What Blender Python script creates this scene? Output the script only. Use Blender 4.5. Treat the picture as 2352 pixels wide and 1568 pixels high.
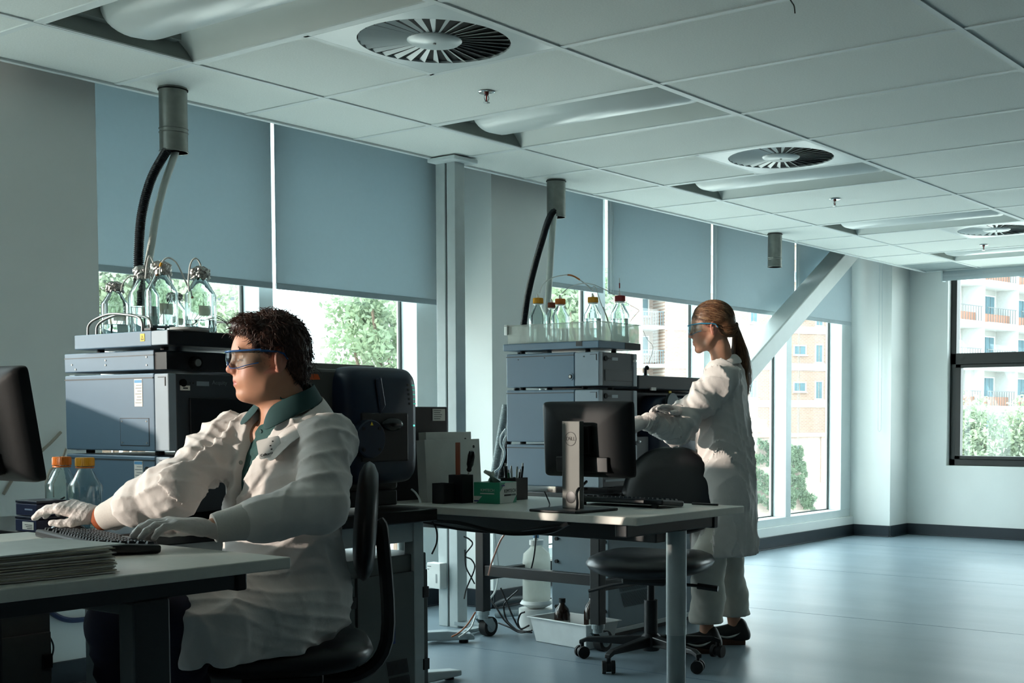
import bpy, bmesh, math, random
import numpy as np
from mathutils import Vector, Matrix

for o in list(bpy.data.objects): bpy.data.objects.remove(o)
random.seed(7)
scene = bpy.context.scene
col = scene.collection
PI = math.pi

# ------------------------------------------------------------------ camera
YAW, PITCH = math.radians(35.587), math.radians(-2.839)
FPX, PPX, PPY = 2959.185, 1450.383, 1104.371
H = 2.345                                   # ceiling height
CAM = Vector((-2.348, -4.082, H - 1.285))
FWD = Vector((math.cos(YAW)*math.cos(PITCH), math.sin(YAW)*math.cos(PITCH), math.sin(PITCH)))
RGT = Vector((math.sin(YAW), -math.cos(YAW), 0))
UPV = RGT.cross(FWD)
cd = bpy.data.cameras.new('camera')
cd.sensor_width = 36.0
cd.lens = FPX/2352*36.0
cd.shift_x = -(PPX-1176)/2352
cd.shift_y = (PPY-784)/2352
cd.clip_end = 400
cam = bpy.data.objects.new('camera', cd); col.objects.link(cam)
cam.matrix_world = Matrix(((RGT.x, UPV.x, -FWD.x, CAM.x), (RGT.y, UPV.y, -FWD.y, CAM.y), (RGT.z, UPV.z, -FWD.z, CAM.z), (0, 0, 0, 1)))
scene.camera = cam
LFT = -RGT

# measuring helpers: where the line of sight of a photo pixel meets a real plane
def _ray(u, v): return RGT*((u-PPX)/FPX) - UPV*((v-PPY)/FPX) + FWD
def onz(u, v, z): d = _ray(u, v); return CAM + d*((z-CAM.z)/d.z)
def ony(u, v, y): d = _ray(u, v); return CAM + d*((y-CAM.y)/d.y)
def onx(u, v, x): d = _ray(u, v); return CAM + d*((x-CAM.x)/d.x)
def ond(u, v, D): return CAM + _ray(u, v)*D

# ------------------------------------------------------------------ view, sky, sun
vs = scene.view_settings
vs.view_transform = 'Standard'; vs.look = 'None'; vs.exposure = 0.86; vs.gamma = 1.0
try: vs.use_curve_mapping = False
except Exception: pass

SKY = 6.0
SUN = 3.6
w = bpy.data.worlds.new('sky'); scene.world = w; w.use_nodes = True
nt = w.node_tree; nt.nodes.clear()
out = nt.nodes.new('ShaderNodeOutputWorld'); bg = nt.nodes.new('ShaderNodeBackground')
tc = nt.nodes.new('ShaderNodeTexCoord'); nz = nt.nodes.new('ShaderNodeTexNoise'); rp = nt.nodes.new('ShaderNodeValToRGB')
nz.inputs['Scale'].default_value = 3.0; nz.inputs['Detail'].default_value = 5
rp.color_ramp.elements[0].position = .40; rp.color_ramp.elements[0].color = (.655, .795, .865, 1)
rp.color_ramp.elements[1].position = .66; rp.color_ramp.elements[1].color = (.875, .94, .965, 1)
nt.links.new(tc.outputs['Generated'], nz.inputs['Vector']); nt.links.new(nz.outputs['Fac'], rp.inputs['Fac'])
nt.links.new(rp.outputs['Color'], bg.inputs['Color']); bg.inputs['Strength'].default_value = SKY
nt.links.new(bg.outputs[0], out.inputs[0])

sd = bpy.data.lights.new('sun', 'SUN'); sd.energy = SUN; sd.color = (1.0, .80, .71); sd.angle = math.radians(.9)
sun = bpy.data.objects.new('sun', sd); col.objects.link(sun)
SUN_DIR = Vector((-.84, .543, .118)).normalized()          # towards the sun
sun.rotation_euler = (-SUN_DIR).to_track_quat('-Z', 'Y').to_euler()
sun.location = (-8, 8, 4)

# ------------------------------------------------------------------ materials
def lin(h):
    h = h.lstrip('#'); v = [int(h[i:i+2], 16)/255 for i in (0, 2, 4)]
    return [c/12.92 if c <= .04045 else ((c+.055)/1.055)**2.4 for c in v]
MATS = {}
def mat(name, hexc, rough=.5, metal=0.0, var=.06, scale=12.0, bump=0.0, bscale=80.0, spec=.5, emit=None, estr=0, sheen=0, stretch=None, coat=0, sss=0):
    if name in MATS: return MATS[name]
    m = bpy.data.materials.new(name); m.use_nodes = True
    nt = m.node_tree; b = nt.nodes['Principled BSDF']
    c = lin(hexc)
    tc = nt.nodes.new('ShaderNodeTexCoord'); n = nt.nodes.new('ShaderNodeTexNoise'); r = nt.nodes.new('ShaderNodeValToRGB')
    n.inputs['Scale'].default_value = scale; n.inputs['Detail'].default_value = 4
    src = tc.outputs['Object']
    if stretch:
        mp = nt.nodes.new('ShaderNodeMapping'); mp.inputs['Scale'].default_value = stretch
        nt.links.new(src, mp.inputs['Vector']); src = mp.outputs['Vector']
    nt.links.new(src, n.inputs['Vector']); nt.links.new(n.outputs['Fac'], r.inputs['Fac'])
    r.color_ramp.elements[0].position = .3; r.color_ramp.elements[1].position = .7
    r.color_ramp.elements[0].color = (*[max(0, x*(1-var)) for x in c], 1)
    r.color_ramp.elements[1].color = (*[min(1, x*(1+var)) for x in c], 1)
    nt.links.new(r.outputs['Color'], b.inputs['Base Color'])
    b.inputs['Roughness'].default_value = rough; b.inputs['Metallic'].default_value = metal
    b.inputs['Specular IOR Level'].default_value = spec
    if coat: b.inputs['Coat Weight'].default_value = coat; b.inputs['Coat Roughness'].default_value = .15
    if sheen: b.inputs['Sheen Weight'].default_value = sheen
    if sss:
        b.inputs['Subsurface Weight'].default_value = sss; b.inputs['Subsurface Radius'].default_value = (.012, .004, .002)
    if bump:
        n2 = nt.nodes.new('ShaderNodeTexNoise'); n2.inputs['Scale'].default_value = bscale; n2.inputs['Detail'].default_value = 3
        bp = nt.nodes.new('ShaderNodeBump'); bp.inputs['Strength'].default_value = bump; bp.inputs['Distance'].default_value = .004
        nt.links.new(src, n2.inputs['Vector']); nt.links.new(n2.outputs['Fac'], bp.inputs['Height']); nt.links.new(bp.outputs[0], b.inputs['Normal'])
    if emit:
        b.inputs['Emission Color'].default_value = (*lin(emit), 1); b.inputs['Emission Strength'].default_value = estr
    MATS[name] = m
    return m

def glassmat(name, tint='F2FAFA', refl=1.0, rough=0.0, body=0.0, bodycol='FFFFFF'):
    """thin clear sheet: passes light straight through, mirrors by Fresnel; body adds a milky diffuse share"""
    if name in MATS: return MATS[name]
    m = bpy.data.materials.new(name); m.use_nodes = True; nt = m.node_tree; nt.nodes.clear()
    o = nt.nodes.new('ShaderNodeOutputMaterial'); t = nt.nodes.new('ShaderNodeBsdfTransparent'); g = nt.nodes.new('ShaderNodeBsdfGlossy')
    fr = nt.nodes.new('ShaderNodeLayerWeight'); fr.inputs['Blend'].default_value = .5      # Schlick: .04 + .9 * (1 - cos)^5
    pw = nt.nodes.new('ShaderNodeMath'); pw.operation = 'POWER'; pw.inputs[1].default_value = 5; nt.links.new(fr.outputs['Facing'], pw.inputs[0])
    mu = nt.nodes.new('ShaderNodeMath'); mu.operation = 'MULTIPLY_ADD'; mu.inputs[1].default_value = .9*refl; mu.inputs[2].default_value = .04*refl
    t.inputs['Color'].default_value = (*lin(tint), 1); g.inputs['Roughness'].default_value = rough
    mx = nt.nodes.new('ShaderNodeMixShader')
    nt.links.new(pw.outputs[0], mu.inputs[0]); nt.links.new(mu.outputs[0], mx.inputs[0])
    base = t.outputs[0]
    if body:
        d = nt.nodes.new('ShaderNodeBsdfTranslucent'); d2 = nt.nodes.new('ShaderNodeBsdfDiffuse')
        n = nt.nodes.new('ShaderNodeTexNoise'); n.inputs['Scale'].default_value = 9; r = nt.nodes.new('ShaderNodeValToRGB')
        c = lin(bodycol); r.color_ramp.elements[0].color = (*[x*.92 for x in c], 1); r.color_ramp.elements[1].color = (*c, 1)
        nt.links.new(n.outputs['Fac'], r.inputs[0])
        for q in (d, d2): nt.links.new(r.outputs[0], q.inputs['Color'])
        m1 = nt.nodes.new('ShaderNodeMixShader'); m1.inputs[0].default_value = .5
        nt.links.new(d.outputs[0], m1.inputs[1]); nt.links.new(d2.outputs[0], m1.inputs[2])
        m2 = nt.nodes.new('ShaderNodeMixShader'); m2.inputs[0].default_value = body
        nt.links.new(t.outputs[0], m2.inputs[1]); nt.links.new(m1.outputs[0], m2.inputs[2]); base = m2.outputs[0]
    nt.links.new(base, mx.inputs[1]); nt.links.new(g.outputs[0], mx.inputs[2]); nt.links.new(mx.outputs[0], o.inputs[0])
    MATS[name] = m
    return m

# ------------------------------------------------------------------ mesh helpers
WM = {}
def _m(v): return v if isinstance(v, Matrix) else Matrix.Identity(4)
class MB:
    """collects shapes in world coordinates, then links them as ONE mesh object"""
    def __init__(s): s.v = []; s.f = []; s.mi = []; s.cur = 0
    def add(s, vs, fs, M=None):
        b = len(s.v)
        for p in vs: s.v.append(tuple(M @ Vector(p)) if M else tuple(p))
        for f in fs: s.f.append([b+i for i in f]); s.mi.append(s.cur)
        return s
    def box(s, a, b, M=None):
        x0, x1 = sorted((a[0], b[0])); y0, y1 = sorted((a[1], b[1])); z0, z1 = sorted((a[2], b[2]))
        return s.add([(x0,y0,z0),(x1,y0,z0),(x1,y1,z0),(x0,y1,z0),(x0,y0,z1),(x1,y0,z1),(x1,y1,z1),(x0,y1,z1)],
                     [(0,3,2,1),(4,5,6,7),(0,1,5,4),(1,2,6,5),(2,3,7,6),(3,0,4,7)], M)
    def cbox(s, c, d, M=None):
        return s.box((c[0]-d[0]/2, c[1]-d[1]/2, c[2]-d[2]/2), (c[0]+d[0]/2, c[1]+d[1]/2, c[2]+d[2]/2), M)
    def cyl(s, p0, p1, r0, r1=None, n=20, caps=True):
        p0 = Vector(p0); p1 = Vector(p1); r1 = r0 if r1 is None else r1
        d = (p1-p0).normalized(); a = d.orthogonal().normalized(); b = d.cross(a)
        vs = [p0+(a*math.cos(2*PI*i/n)+b*math.sin(2*PI*i/n))*r0 for i in range(n)] + [p1+(a*math.cos(2*PI*i/n)+b*math.sin(2*PI*i/n))*r1 for i in range(n)]
        fs = [(i, (i+1) % n, n+(i+1) % n, n+i) for i in range(n)]
        if caps: fs += [tuple(range(n-1, -1, -1)), tuple(range(n, 2*n))]
        return s.add(vs, fs)
    def tube(s, pts, r, n=8, closed=False, caps=True):
        pts = [Vector(p) for p in pts]; k = len(pts); rr = r if hasattr(r, '__len__') else [r]*k
        vs = []; prev = None
        for i, p in enumerate(pts):
            d = (pts[(i+1) % k]-pts[i-1]) if closed else (pts[min(i+1, k-1)]-pts[max(i-1, 0)])
            d.normalize()
            if prev is None: a = d.orthogonal().normalized()
            else:
                a = prev-d*prev.dot(d)
                a = a.normalized() if a.length > 1e-6 else d.orthogonal().normalized()
            prev = a; b = d.cross(a)
            vs += [p+(a*math.cos(2*PI*j/n)+b*math.sin(2*PI*j/n))*rr[i] for j in range(n)]
        fs = []
        for i in range(k if closed else k-1):
            i2 = (i+1) % k
            fs += [(i*n+j, i*n+(j+1) % n, i2*n+(j+1) % n, i2*n+j) for j in range(n)]
        if caps and not closed: fs += [tuple(range(n-1, -1, -1)), tuple(range((k-1)*n, k*n))]
        return s.add(vs, fs)
    def lathe(s, prof, c=(0, 0, 0), n=28, M=None):
        """prof = [(r, z)...] turned about the vertical through c"""
        k = len(prof); vs = []
        for r, z in prof: vs += [(c[0]+r*math.cos(2*PI*j/n), c[1]+r*math.sin(2*PI*j/n), c[2]+z) for j in range(n)]
        fs = [(i*n+j, i*n+(j+1) % n, (i+1)*n+(j+1) % n, (i+1)*n+j) for i in range(k-1) for j in range(n)]
        if prof[0][0] > 1e-5: fs.append(tuple(range(n-1, -1, -1)))
        if prof[-1][0] > 1e-5: fs.append(tuple(range((k-1)*n, k*n)))
        return s.add(vs, fs, M)
    def prism(s, poly, axis, a, b, M=None):
        """polygon in the plane across axis ('x': (y,z), 'y': (x,z), 'z': (x,y)), swept from a to b"""
        k = len(poly)
        mk = {'x': lambda p, t: (t, p[0], p[1]), 'y': lambda p, t: (p[0], t, p[1]), 'z': lambda p, t: (p[0], p[1], t)}[axis]
        vs = [mk(p, a) for p in poly]+[mk(p, b) for p in poly]
        return s.add(vs, [(i, (i+1) % k, k+(i+1) % k, k+i) for i in range(k)]+[tuple(range(k-1, -1, -1)), tuple(range(k, 2*k))], M)
    def sphere(s, c, r, n=16, m=10, M=None):
        rx, ry, rz = r if hasattr(r, '__len__') else (r, r, r)
        vs = [(c[0], c[1], c[2]-rz)]
        for i in range(1, m):
            t = -PI/2+PI*i/m
            vs += [(c[0]+rx*math.cos(t)*math.cos(2*PI*j/n), c[1]+ry*math.cos(t)*math.sin(2*PI*j/n), c[2]+rz*math.sin(t)) for j in range(n)]
        vs.append((c[0], c[1], c[2]+rz)); L = len(vs)-1
        fs = [(0, 1+(j+1) % n, 1+j) for j in range(n)]
        fs += [(1+i*n+j, 1+i*n+(j+1) % n, 1+(i+1)*n+(j+1) % n, 1+(i+1)*n+j) for i in range(m-2) for j in range(n)]
        fs += [(L, 1+(m-2)*n+j, 1+(m-2)*n+(j+1) % n) for j in range(n)]
        return s.add(vs, fs, M)
    def build(s, name, m, parent=None, loc=None, smooth=False, bevel=0, seg=2, mats=None, angle=40):
        me = bpy.data.meshes.new(name)
        o = bpy.data.objects.new(name, me); col.objects.link(o)
        if parent is not None:
            W = WM[parent.name]; inv = W.inverted(); vs = [tuple(inv @ Vector(p)) for p in s.v]; o.parent = parent; WM[o.name] = W
        elif loc is not None:
            L = Vector(loc); vs = [tuple(Vector(p)-L) for p in s.v]; o.location = L; WM[o.name] = Matrix.Translation(L)
        else: vs = s.v; WM[o.name] = Matrix.Identity(4)
        me.from_pydata(vs, [], s.f)
        for q in ([m] if not mats else mats): me.materials.append(q)
        if mats: me.polygons.foreach_set('material_index', s.mi)
        bm = bmesh.new(); bm.from_mesh(me); bmesh.ops.recalc_face_normals(bm, faces=bm.faces); bm.to_mesh(me); bm.free()
        if smooth:
            me.polygons.foreach_set('use_smooth', [True]*len(me.polygons))
            try: me.set_sharp_from_angle(angle=math.radians(angle))
            except Exception: pass
        if bevel:
            bv = o.modifiers.new('bevel', 'BEVEL'); bv.width = bevel; bv.segments = seg; bv.limit_method = 'ANGLE'; bv.angle_limit = math.radians(50)
            bv.harden_normals = False
        me.update()
        return o

def tag(o, label=None, cat=None, group=None, kind=None):
    if label: o['label'] = label
    if cat: o['category'] = cat
    if group: o['group'] = group
    if kind: o['kind'] = kind
    return o
def thing(name, label, cat, loc=(0, 0, 0), rotz=0, group=None):
    o = bpy.data.objects.new(name, None); col.objects.link(o); o.empty_display_size = .05
    o.location = loc; o.rotation_euler = (0, 0, rotz)
    WM[o.name] = Matrix.Translation(Vector(loc)) @ Matrix.Rotation(rotz, 4, 'Z')
    return tag(o, label, cat, group)
def kids(o): return [c for c in o.children]
def dup(root, loc, rotz=None, label=None, group=None):
    def cp(o, par):
        c = o.copy(); col.objects.link(c); c.parent = par
        for ch in kids(o): cp(ch, c)
        return c
    r = cp(root, None); r.location = loc
    if rotz is not None: r.rotation_euler = (0, 0, rotz)
    WM[r.name] = Matrix.Translation(Vector(loc)) @ Matrix.Rotation(r.rotation_euler.z, 4, 'Z')
    if label: r['label'] = label
    if group: r['group'] = group
    return r
def one(mb, name, m, label, cat, group=None, loc=None, **k):
    if loc is None:
        xs = np.array(mb.v); loc = ((xs[:, 0].min()+xs[:, 0].max())/2, (xs[:, 1].min()+xs[:, 1].max())/2, xs[:, 2].min())
    return tag(mb.build(name, m, loc=loc, **k), label, cat, group)
def smoothpath(ctrl, n=8):
    """Catmull-Rom through the control points"""
    P = [Vector(p) for p in ctrl]; P = [P[0]*2-P[1]]+P+[P[-1]*2-P[-2]]; o = []
    for i in range(1, len(P)-2):
        a, b, c, d = P[i-1], P[i], P[i+1], P[i+2]
        for j in range(n):
            t = j/n
            o.append(.5*((2*b)+(c-a)*t+(2*a-5*b+4*c-d)*t*t+(3*b-a-3*c+d)*t**3))
    o.append(P[-2]); return o
def textobj(txt, size, M, m, parent, name='lettering', depth=.0004):
    cu = bpy.data.curves.new(name, 'FONT'); cu.body = txt; cu.size = size; cu.extrude = depth; cu.align_x = 'CENTER'; cu.align_y = 'CENTER'; cu.resolution_u = 3
    t = bpy.data.objects.new('tmp', cu); col.objects.link(t); dg = bpy.context.evaluated_depsgraph_get()
    me = bpy.data.meshes.new_from_object(t.evaluated_get(dg)); bpy.data.objects.remove(t)
    o = bpy.data.objects.new(name, me); col.objects.link(o); me.materials.clear(); me.materials.append(m)
    W = WM[parent.name]; me.transform(W.inverted() @ M); o.parent = parent; WM[o.name] = W
    return o
def frame(p, xdir, zdir):
    """matrix whose local x, y span a face (x along xdir, y up), local z = outward normal zdir"""
    x = Vector(xdir).normalized(); z = Vector(zdir).normalized(); y = z.cross(x)
    return Matrix(((x.x, y.x, z.x, p[0]), (x.y, y.y, z.y, p[1]), (x.z, y.z, z.z, p[2]), (0, 0, 0, 1)))
# ================================================================== ROOM
WHITE = mat('wall_paint', 'ECEFEC', .75, var=.02, scale=3, bump=.05, bscale=300)
TRIMW = mat('white_aluminium', 'DDE6E6', .35, var=.02)
BASEB = mat('vinyl_base', '1E2830', .45, var=.08)
# floor: blue-grey sheet vinyl with fine flecks
def floor_mat():
    m = mat('floor_vinyl', '76868F', .33, var=.07, scale=3.0)
    nt = m.node_tree; b = nt.nodes['Principled BSDF']
    ramp = [n for n in nt.nodes if n.type == 'VALTORGB'][0]
    tc = [n for n in nt.nodes if n.type == 'TEX_COORD'][0]
    f = nt.nodes.new('ShaderNodeTexNoise'); f.inputs['Scale'].default_value = 260; f.inputs['Detail'].default_value = 2
    nt.links.new(tc.outputs['Object'], f.inputs['Vector'])
    mx = nt.nodes.new('ShaderNodeMixRGB'); mx.blend_type = 'OVERLAY'; mx.inputs[0].default_value = .28
    nt.links.new(ramp.outputs[0], mx.inputs[1]); nt.links.new(f.outputs['Fac'], mx.inputs[2])
    sc = nt.nodes.new('ShaderNodeTexNoise'); sc.inputs['Scale'].default_value = 4; sc.inputs['Detail'].default_value = 8
    mp = nt.nodes.new('ShaderNodeMapping'); mp.inputs['Scale'].default_value = (1, .12, 1)
    nt.links.new(tc.outputs['Object'], mp.inputs[0]); nt.links.new(mp.outputs[0], sc.inputs['Vector'])
    mr = nt.nodes.new('ShaderNodeMapRange'); mr.inputs[3].default_value = .24; mr.inputs[4].default_value = .42
    nt.links.new(sc.outputs['Fac'], mr.inputs[0]); nt.links.new(mr.outputs[0], b.inputs['Roughness'])
    nt.links.new(mx.outputs[0], b.inputs['Base Color'])
    return m
XN, XF = -6.2, 8.60          # near and far end walls
YB, YP, YW = -8.0, .675, 1.03   # back wall, pier faces, window wall face
def S(o): o['kind'] = 'structure'; return o
fl = S(MB().box((XN-.3, YB-.3, -.12), (XF+.3, 1.3, 0)).build('floor', floor_mat()))
for i, xs in enumerate((-3.44, -1.62, .20, 2.02, 3.84, 5.66, 7.48)):       # welded seams of the sheet vinyl
    MB().box((xs-.002, YB, 0), (xs+.002, YW, .0006)).build('floor_seam', mat('weld_bead', '5C7280', .4), fl)

# window wall: sill wall, piers and head
ww = S(MB().box((XN-.3, YW, 0), (XF+.3, 1.30, .17)).box((XN-.3, 1.06, 2.62), (XF+.3, 1.30, 2.95)).build('wall_window', WHITE))
PIERS = [(XN-.3, -4.9), (.05, .634), (2.984, 3.47), (8.226, XF+.3)]
for i, (a, b) in enumerate(PIERS): S(MB().box((a, YP, 0), (b, 1.30, 2.95)).build('wall_pier_%d' % (i+1), WHITE))
# far end wall with an opening, near end wall, back wall
FW = (-2.35, .31, .63, 2.55)          # y0, y1, z0, z1 of the far window
fw = MB(); fw.box((XF, YB, 0), (XF+.3, FW[0], 2.95)).box((XF, FW[1], 0), (XF+.3, YP+.01, 2.95)).box((XF, FW[0], 0), (XF+.3, FW[1], FW[2])).box((XF, FW[0], FW[3]), (XF+.3, FW[1], 2.95))
S(fw.build('wall_far', WHITE))
DARKW = mat('dark_unseen_wall', '3B4144', .7, var=.1, scale=2)  # for the walls out of view, darkened to cut the fill light
S(MB().box((XN-.3, YB, 0), (XN, 1.3, 2.95)).build('wall_near', DARKW))
S(MB().box((XN-.3, YB-.3, 0), (XF+.3, YB, 2.95)).build('wall_back', DARKW))
# skirting
def skirt(name, a, b, nrm):
    n = Vector(nrm)*.012; m = MB()
    p0 = Vector((min(a[0], b[0]), min(a[1], b[1]), 0)); p1 = Vector((max(a[0], b[0]), max(a[1], b[1]), .1))
    q0 = Vector((min(p0.x, p0.x+n.x), min(p0.y, p0.y+n.y), 0)); q1 = Vector((max(p1.x, p1.x+n.x), max(p1.y, p1.y+n.y), .1))
    m.box(q0, q1); n2 = n*1.9
    m.box((min(p0.x, p0.x+n2.x), min(p0.y, p0.y+n2.y), 0), (max(p1.x, p1.x+n2.x), max(p1.y, p1.y+n2.y), .008))
    return S(m.build(name, BASEB, bevel=.003))
skirt('baseboard_window', (3.47, YW), (8.226, YW), (0, -1, 0)); skirt('baseboard_window_bay', (.634, YW), (2.984, YW), (0, -1, 0))
skirt('baseboard_corner_return', (8.226, YP), (8.226, YW), (-1, 0, 0)); skirt('baseboard_corner', (8.226, YP), (XF, YP), (0, -1, 0))
skirt('baseboard_far', (XF, YB), (XF, YP), (-1, 0, 0)); skirt('baseboard_pier', (.05, YP), (.634, YP), (0, -1, 0))
skirt('baseboard_middle_pier', (2.984, YP), (3.47, YP), (0, -1, 0)); skirt('baseboard_middle_return', (2.984, YP), (2.984, YW), (-1, 0, 0))

# windows in the window wall
GLASS = glassmat('window_glass', 'F0F5F4', 1.0)
GASK = mat('gasket', '2B3532', .6)
def window(n, x0, x1, mulls, wid=.085):
    fr = MB(); yf, yb = 1.06, 1.22
    fr.box((x0, yf, .17), (x1, yb, .235)); fr.box((x0, yf, 2.55), (x1, yb, 2.62))
    o = S(fr.build('window_%d' % n, TRIMW, bevel=.003))
    edges = [x0]+list(mulls)+[x1]
    for i, xm in enumerate(edges):
        a, b = (xm, xm+wid) if 0 < i < len(edges)-1 else ((xm, xm+.05) if i == 0 else (xm-.19, xm))
        MB().box((a, yf, .235), (b, yb, 2.55)).build('mullion', TRIMW, o, bevel=.003)
    for i in range(len(edges)-1):
        a = edges[i]+(wid if i else .05); b = edges[i+1]-(.19 if i == len(edges)-2 else 0)
        g = MB().box((a, 1.195, .235), (b, 1.203, 2.55)).build('pane', GLASS, o)
        MB().box((b-.012, 1.18, .235), (b-.001, 1.195, 2.55)).box((a+.001, 1.18, .235), (a+.008, 1.195, 2.55)).box((a, 1.18, .236), (b, 1.195, .243)).build('gasket', GASK, o)
    return o
window(1, -4.9, .05, (-4.45, -3.1, -1.75, -.35))
window(2, .634, 2.984, (1.725,))
window(3, 3.47, 8.226, (4.455, 5.765, 7.03))

# far window: black aluminium hopper frame
BLACKAL = mat('black_aluminium', '131817', .4)
fx = XF+.07
fo = S(MB().box((fx, FW[0], FW[2]), (fx+.09, FW[1], FW[2]+.058)).box((fx, FW[0], FW[3]-.06), (fx+.09, FW[1], FW[3])).box((fx, FW[1]-.055, FW[2]), (fx+.09, FW[1], FW[3])).box((fx, FW[0], FW[2]), (fx+.09, FW[0]+.055, FW[3])).build('window_4', BLACKAL, bevel=.004))
MB().box((fx, FW[0], 1.525), (fx+.09, FW[1], 1.625)).build('transom', BLACKAL, fo, bevel=.004)
MB().box((fx, -1.07, FW[2]), (fx+.09, -1.0, FW[3])).build('mullion', BLACKAL, fo, bevel=.004)
for (a, b) in ((-1.0, FW[1]-.055),):          # the opening sash
    z0, z1 = FW[2]+.058, 1.525
    MB().box((fx-.015, a, z0), (fx+.05, b, z0+.03)).box((fx-.015, a, z1-.03), (fx+.05, b, z1)).box((fx-.015, b-.05, z0), (fx+.05, b, z1)).box((fx-.015, a, z0), (fx+.05, a+.05, z1)).build('sash', BLACKAL, fo, bevel=.003)
for (a, b, c, d) in ((-1.0, FW[1]-.055, FW[2]+.05, 1.525), (-1.0, FW[1]-.055, 1.625, FW[3]-.05), (FW[0]+.05, -1.07, FW[2]+.05, 1.525), (FW[0]+.05, -1.07, 1.625, FW[3]-.05)):
    MB().box((fx+.035, a, c), (fx+.041, b, d)).build('pane', GLASS, fo)
# diagonal steel brace across the far bay
p0 = Vector((4.05, .85, .22)); p1 = Vector((7.86, .85, 2.565)); dr = (p1-p0).normalized(); ang = math.atan2(dr.z, dr.x)
M = Matrix.Translation(p0) @ Matrix.Rotation(-ang, 4, 'Y'); L = (p1-p0).length
br = MB().box((-.1, -.09, -.07), (L+.1, .09, .075), M)
o = S(br.build('trim_1', mat('brace_paint', 'E6EBE8', .45, var=.02), bevel=.012, seg=3))
o['label'] = 'white diagonal steel brace rising across the far windows'

# roller blinds
BLIND = mat('blind_fabric', 'CCD4D6', .85, var=.015, scale=40, bump=.08, bscale=900)
_nt = BLIND.node_tree; _tr = _nt.nodes.new('ShaderNodeBsdfTranslucent'); _tr.inputs[0].default_value = (.42, .50, .53, 1); _mx = _nt.nodes.new('ShaderNodeMixShader'); _mx.inputs[0].default_value = .36
_nt.links.new(_nt.nodes['Principled BSDF'].outputs[0], _mx.inputs[1]); _nt.links.new(_tr.outputs[0], _mx.inputs[2]); _nt.links.new(_mx.outputs[0], _nt.nodes['Material Output'].inputs[0])
def blind(label, x0, x1, zb, y=.985, chain=True):
    t = thing('roller_blind', label, 'blind', (x0, y, zb), group='roller blinds')
    MB().box((x0, y, zb+.02), (x1, y+.0025, 2.52)).build('fabric', BLIND, t)
    MB().box((x0, y-.004, zb), (x1, y+.007, zb+.03)).build('hem_bar', mat('hem_bar', '9FAEB3', .6), t, bevel=.003)
    MB().cyl((x0, y+.03, 2.54), (x1, y+.03, 2.54), .028).build('roller_tube', TRIMW, t, smooth=True)
    if chain:
        xc = x0+.018; MB().tube([(xc, y-.012, 2.5), (xc, y-.012, .82), (xc+.012, y-.012, .8), (xc+.024, y-.012, .82), (xc+.024, y-.012, 2.5)], .0016, 5).build('pull_chain', TRIMW, t)
    return t
blind('blue-grey roller blind beside the left pier, behind the clear-lined duct', .66, 1.745, 1.681, chain=False)
blind('wide blue-grey roller blind left of the tall white service post', 1.768, 2.875, 1.681, chain=False)
blind('roller blind behind the second hanging duct, half hidden by the pier', 3.50, 4.415, 1.865, chain=False)
blind('widest roller blind of the far bay, left of the standing woman', 4.468, 5.735, 1.865)
blind('roller blind above the standing woman beside the short steel duct', 5.765, 7.015, 1.865)
blind('last roller blind in the corner, behind the diagonal brace', 7.045, 8.06, 1.865)
ch = one(MB().tube([(8.19, .78, 2.4), (8.19, .78, .95), (8.19, .765, .93), (8.19, .75, .95), (8.19, .75, 2.4)], .0022, 6), 'blind_chain', TRIMW, 'long white bead chain loop hanging against the corner pier', 'chain', smooth=True)
t = thing('rolled_blind', 'rolled-up roller blind across the top of the black-framed window', 'blind', (XF-.03, FW[1], 2.24))
MB().cyl((XF-.045, FW[0], 2.31), (XF-.045, FW[1]+.02, 2.31), .034, n=24).build('roller_tube', BLIND, t, smooth=True)
MB().box((XF-.075, FW[0], 2.255), (XF-.07, FW[1]+.02, 2.32)).build('fabric', BLIND, t)
MB().box((XF-.08, FW[1]+.02, 2.25), (XF-.0, FW[1]+.035, 2.345)).build('bracket', TRIMW, t, bevel=.003)

# ------------------------------------------------------------------ suspended ceiling
CX1, CY1 = 8.557, .50
TILE = mat('ceiling_tile', 'ECF0EB', .9, var=.05, scale=160, bump=.25, bscale=500)
RAIL = mat('ceiling_grid', 'E4EAE8', .5, var=.02)
ce = S(MB().box((XN-.3, YB-.3, 2.95), (XF+.3, 1.3, 3.1)).build('ceiling', mat('slab', '8E9290', .9)))
T = .61
xs = [T*i for i in range(-10, 14)]
rows = [(0.0, CY1)]+[(-1.22*(k+1), -1.22*k) for k in range(8)]
LIGHTS = {-3: 0, 0: 0, 3: 0, 6: 0, 9: 0, 12: 0, -6: 0}
DIFFS = {1, 5, 10}
tile_me = {}
def tile(x0, x1, y0, y1, m=TILE):
    key = (round(x1-x0, 3), round(y1-y0, 3), m.name)
    if key not in tile_me:
        a, b = x1-x0-.016, y1-y0-.016
        o = MB().box((0, 0, .0), (a, b, .016)).build('ceiling_tile', m, ce, bevel=.0015, seg=1)
        tile_me[key] = o.data; o.location = (x0+.008, y0+.008, H+.005)
    else:
        o = bpy.data.objects.new('ceiling_tile', tile_me[key]); col.objects.link(o); o.parent = ce; o.location = (x0+.008, y0+.008, H+.005)
    return o
GRID = mat('grille_tile', '8C9A9B', .8)
for ri, (y0, y1) in enumerate(rows):
    for i in range(-10, 15):
        x0 = i*T; x1 = min(x0+T, CX1)
        if x1-x0 < .02: continue
        lit = ri == 1 and i in (0, 3, 6, 9, 12)
        if lit: continue
        if ri == 1 and i in DIFFS: tile(x0, x1, -.61, 0); continue
        tile(x0, x1, y0, y1, GRID if (ri == 0 and i == 13) else TILE)
def rail(a, b): MB().box(a, b).build('grid_rail', RAIL, ce)
zr0, zr1 = H, H+.008
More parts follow.
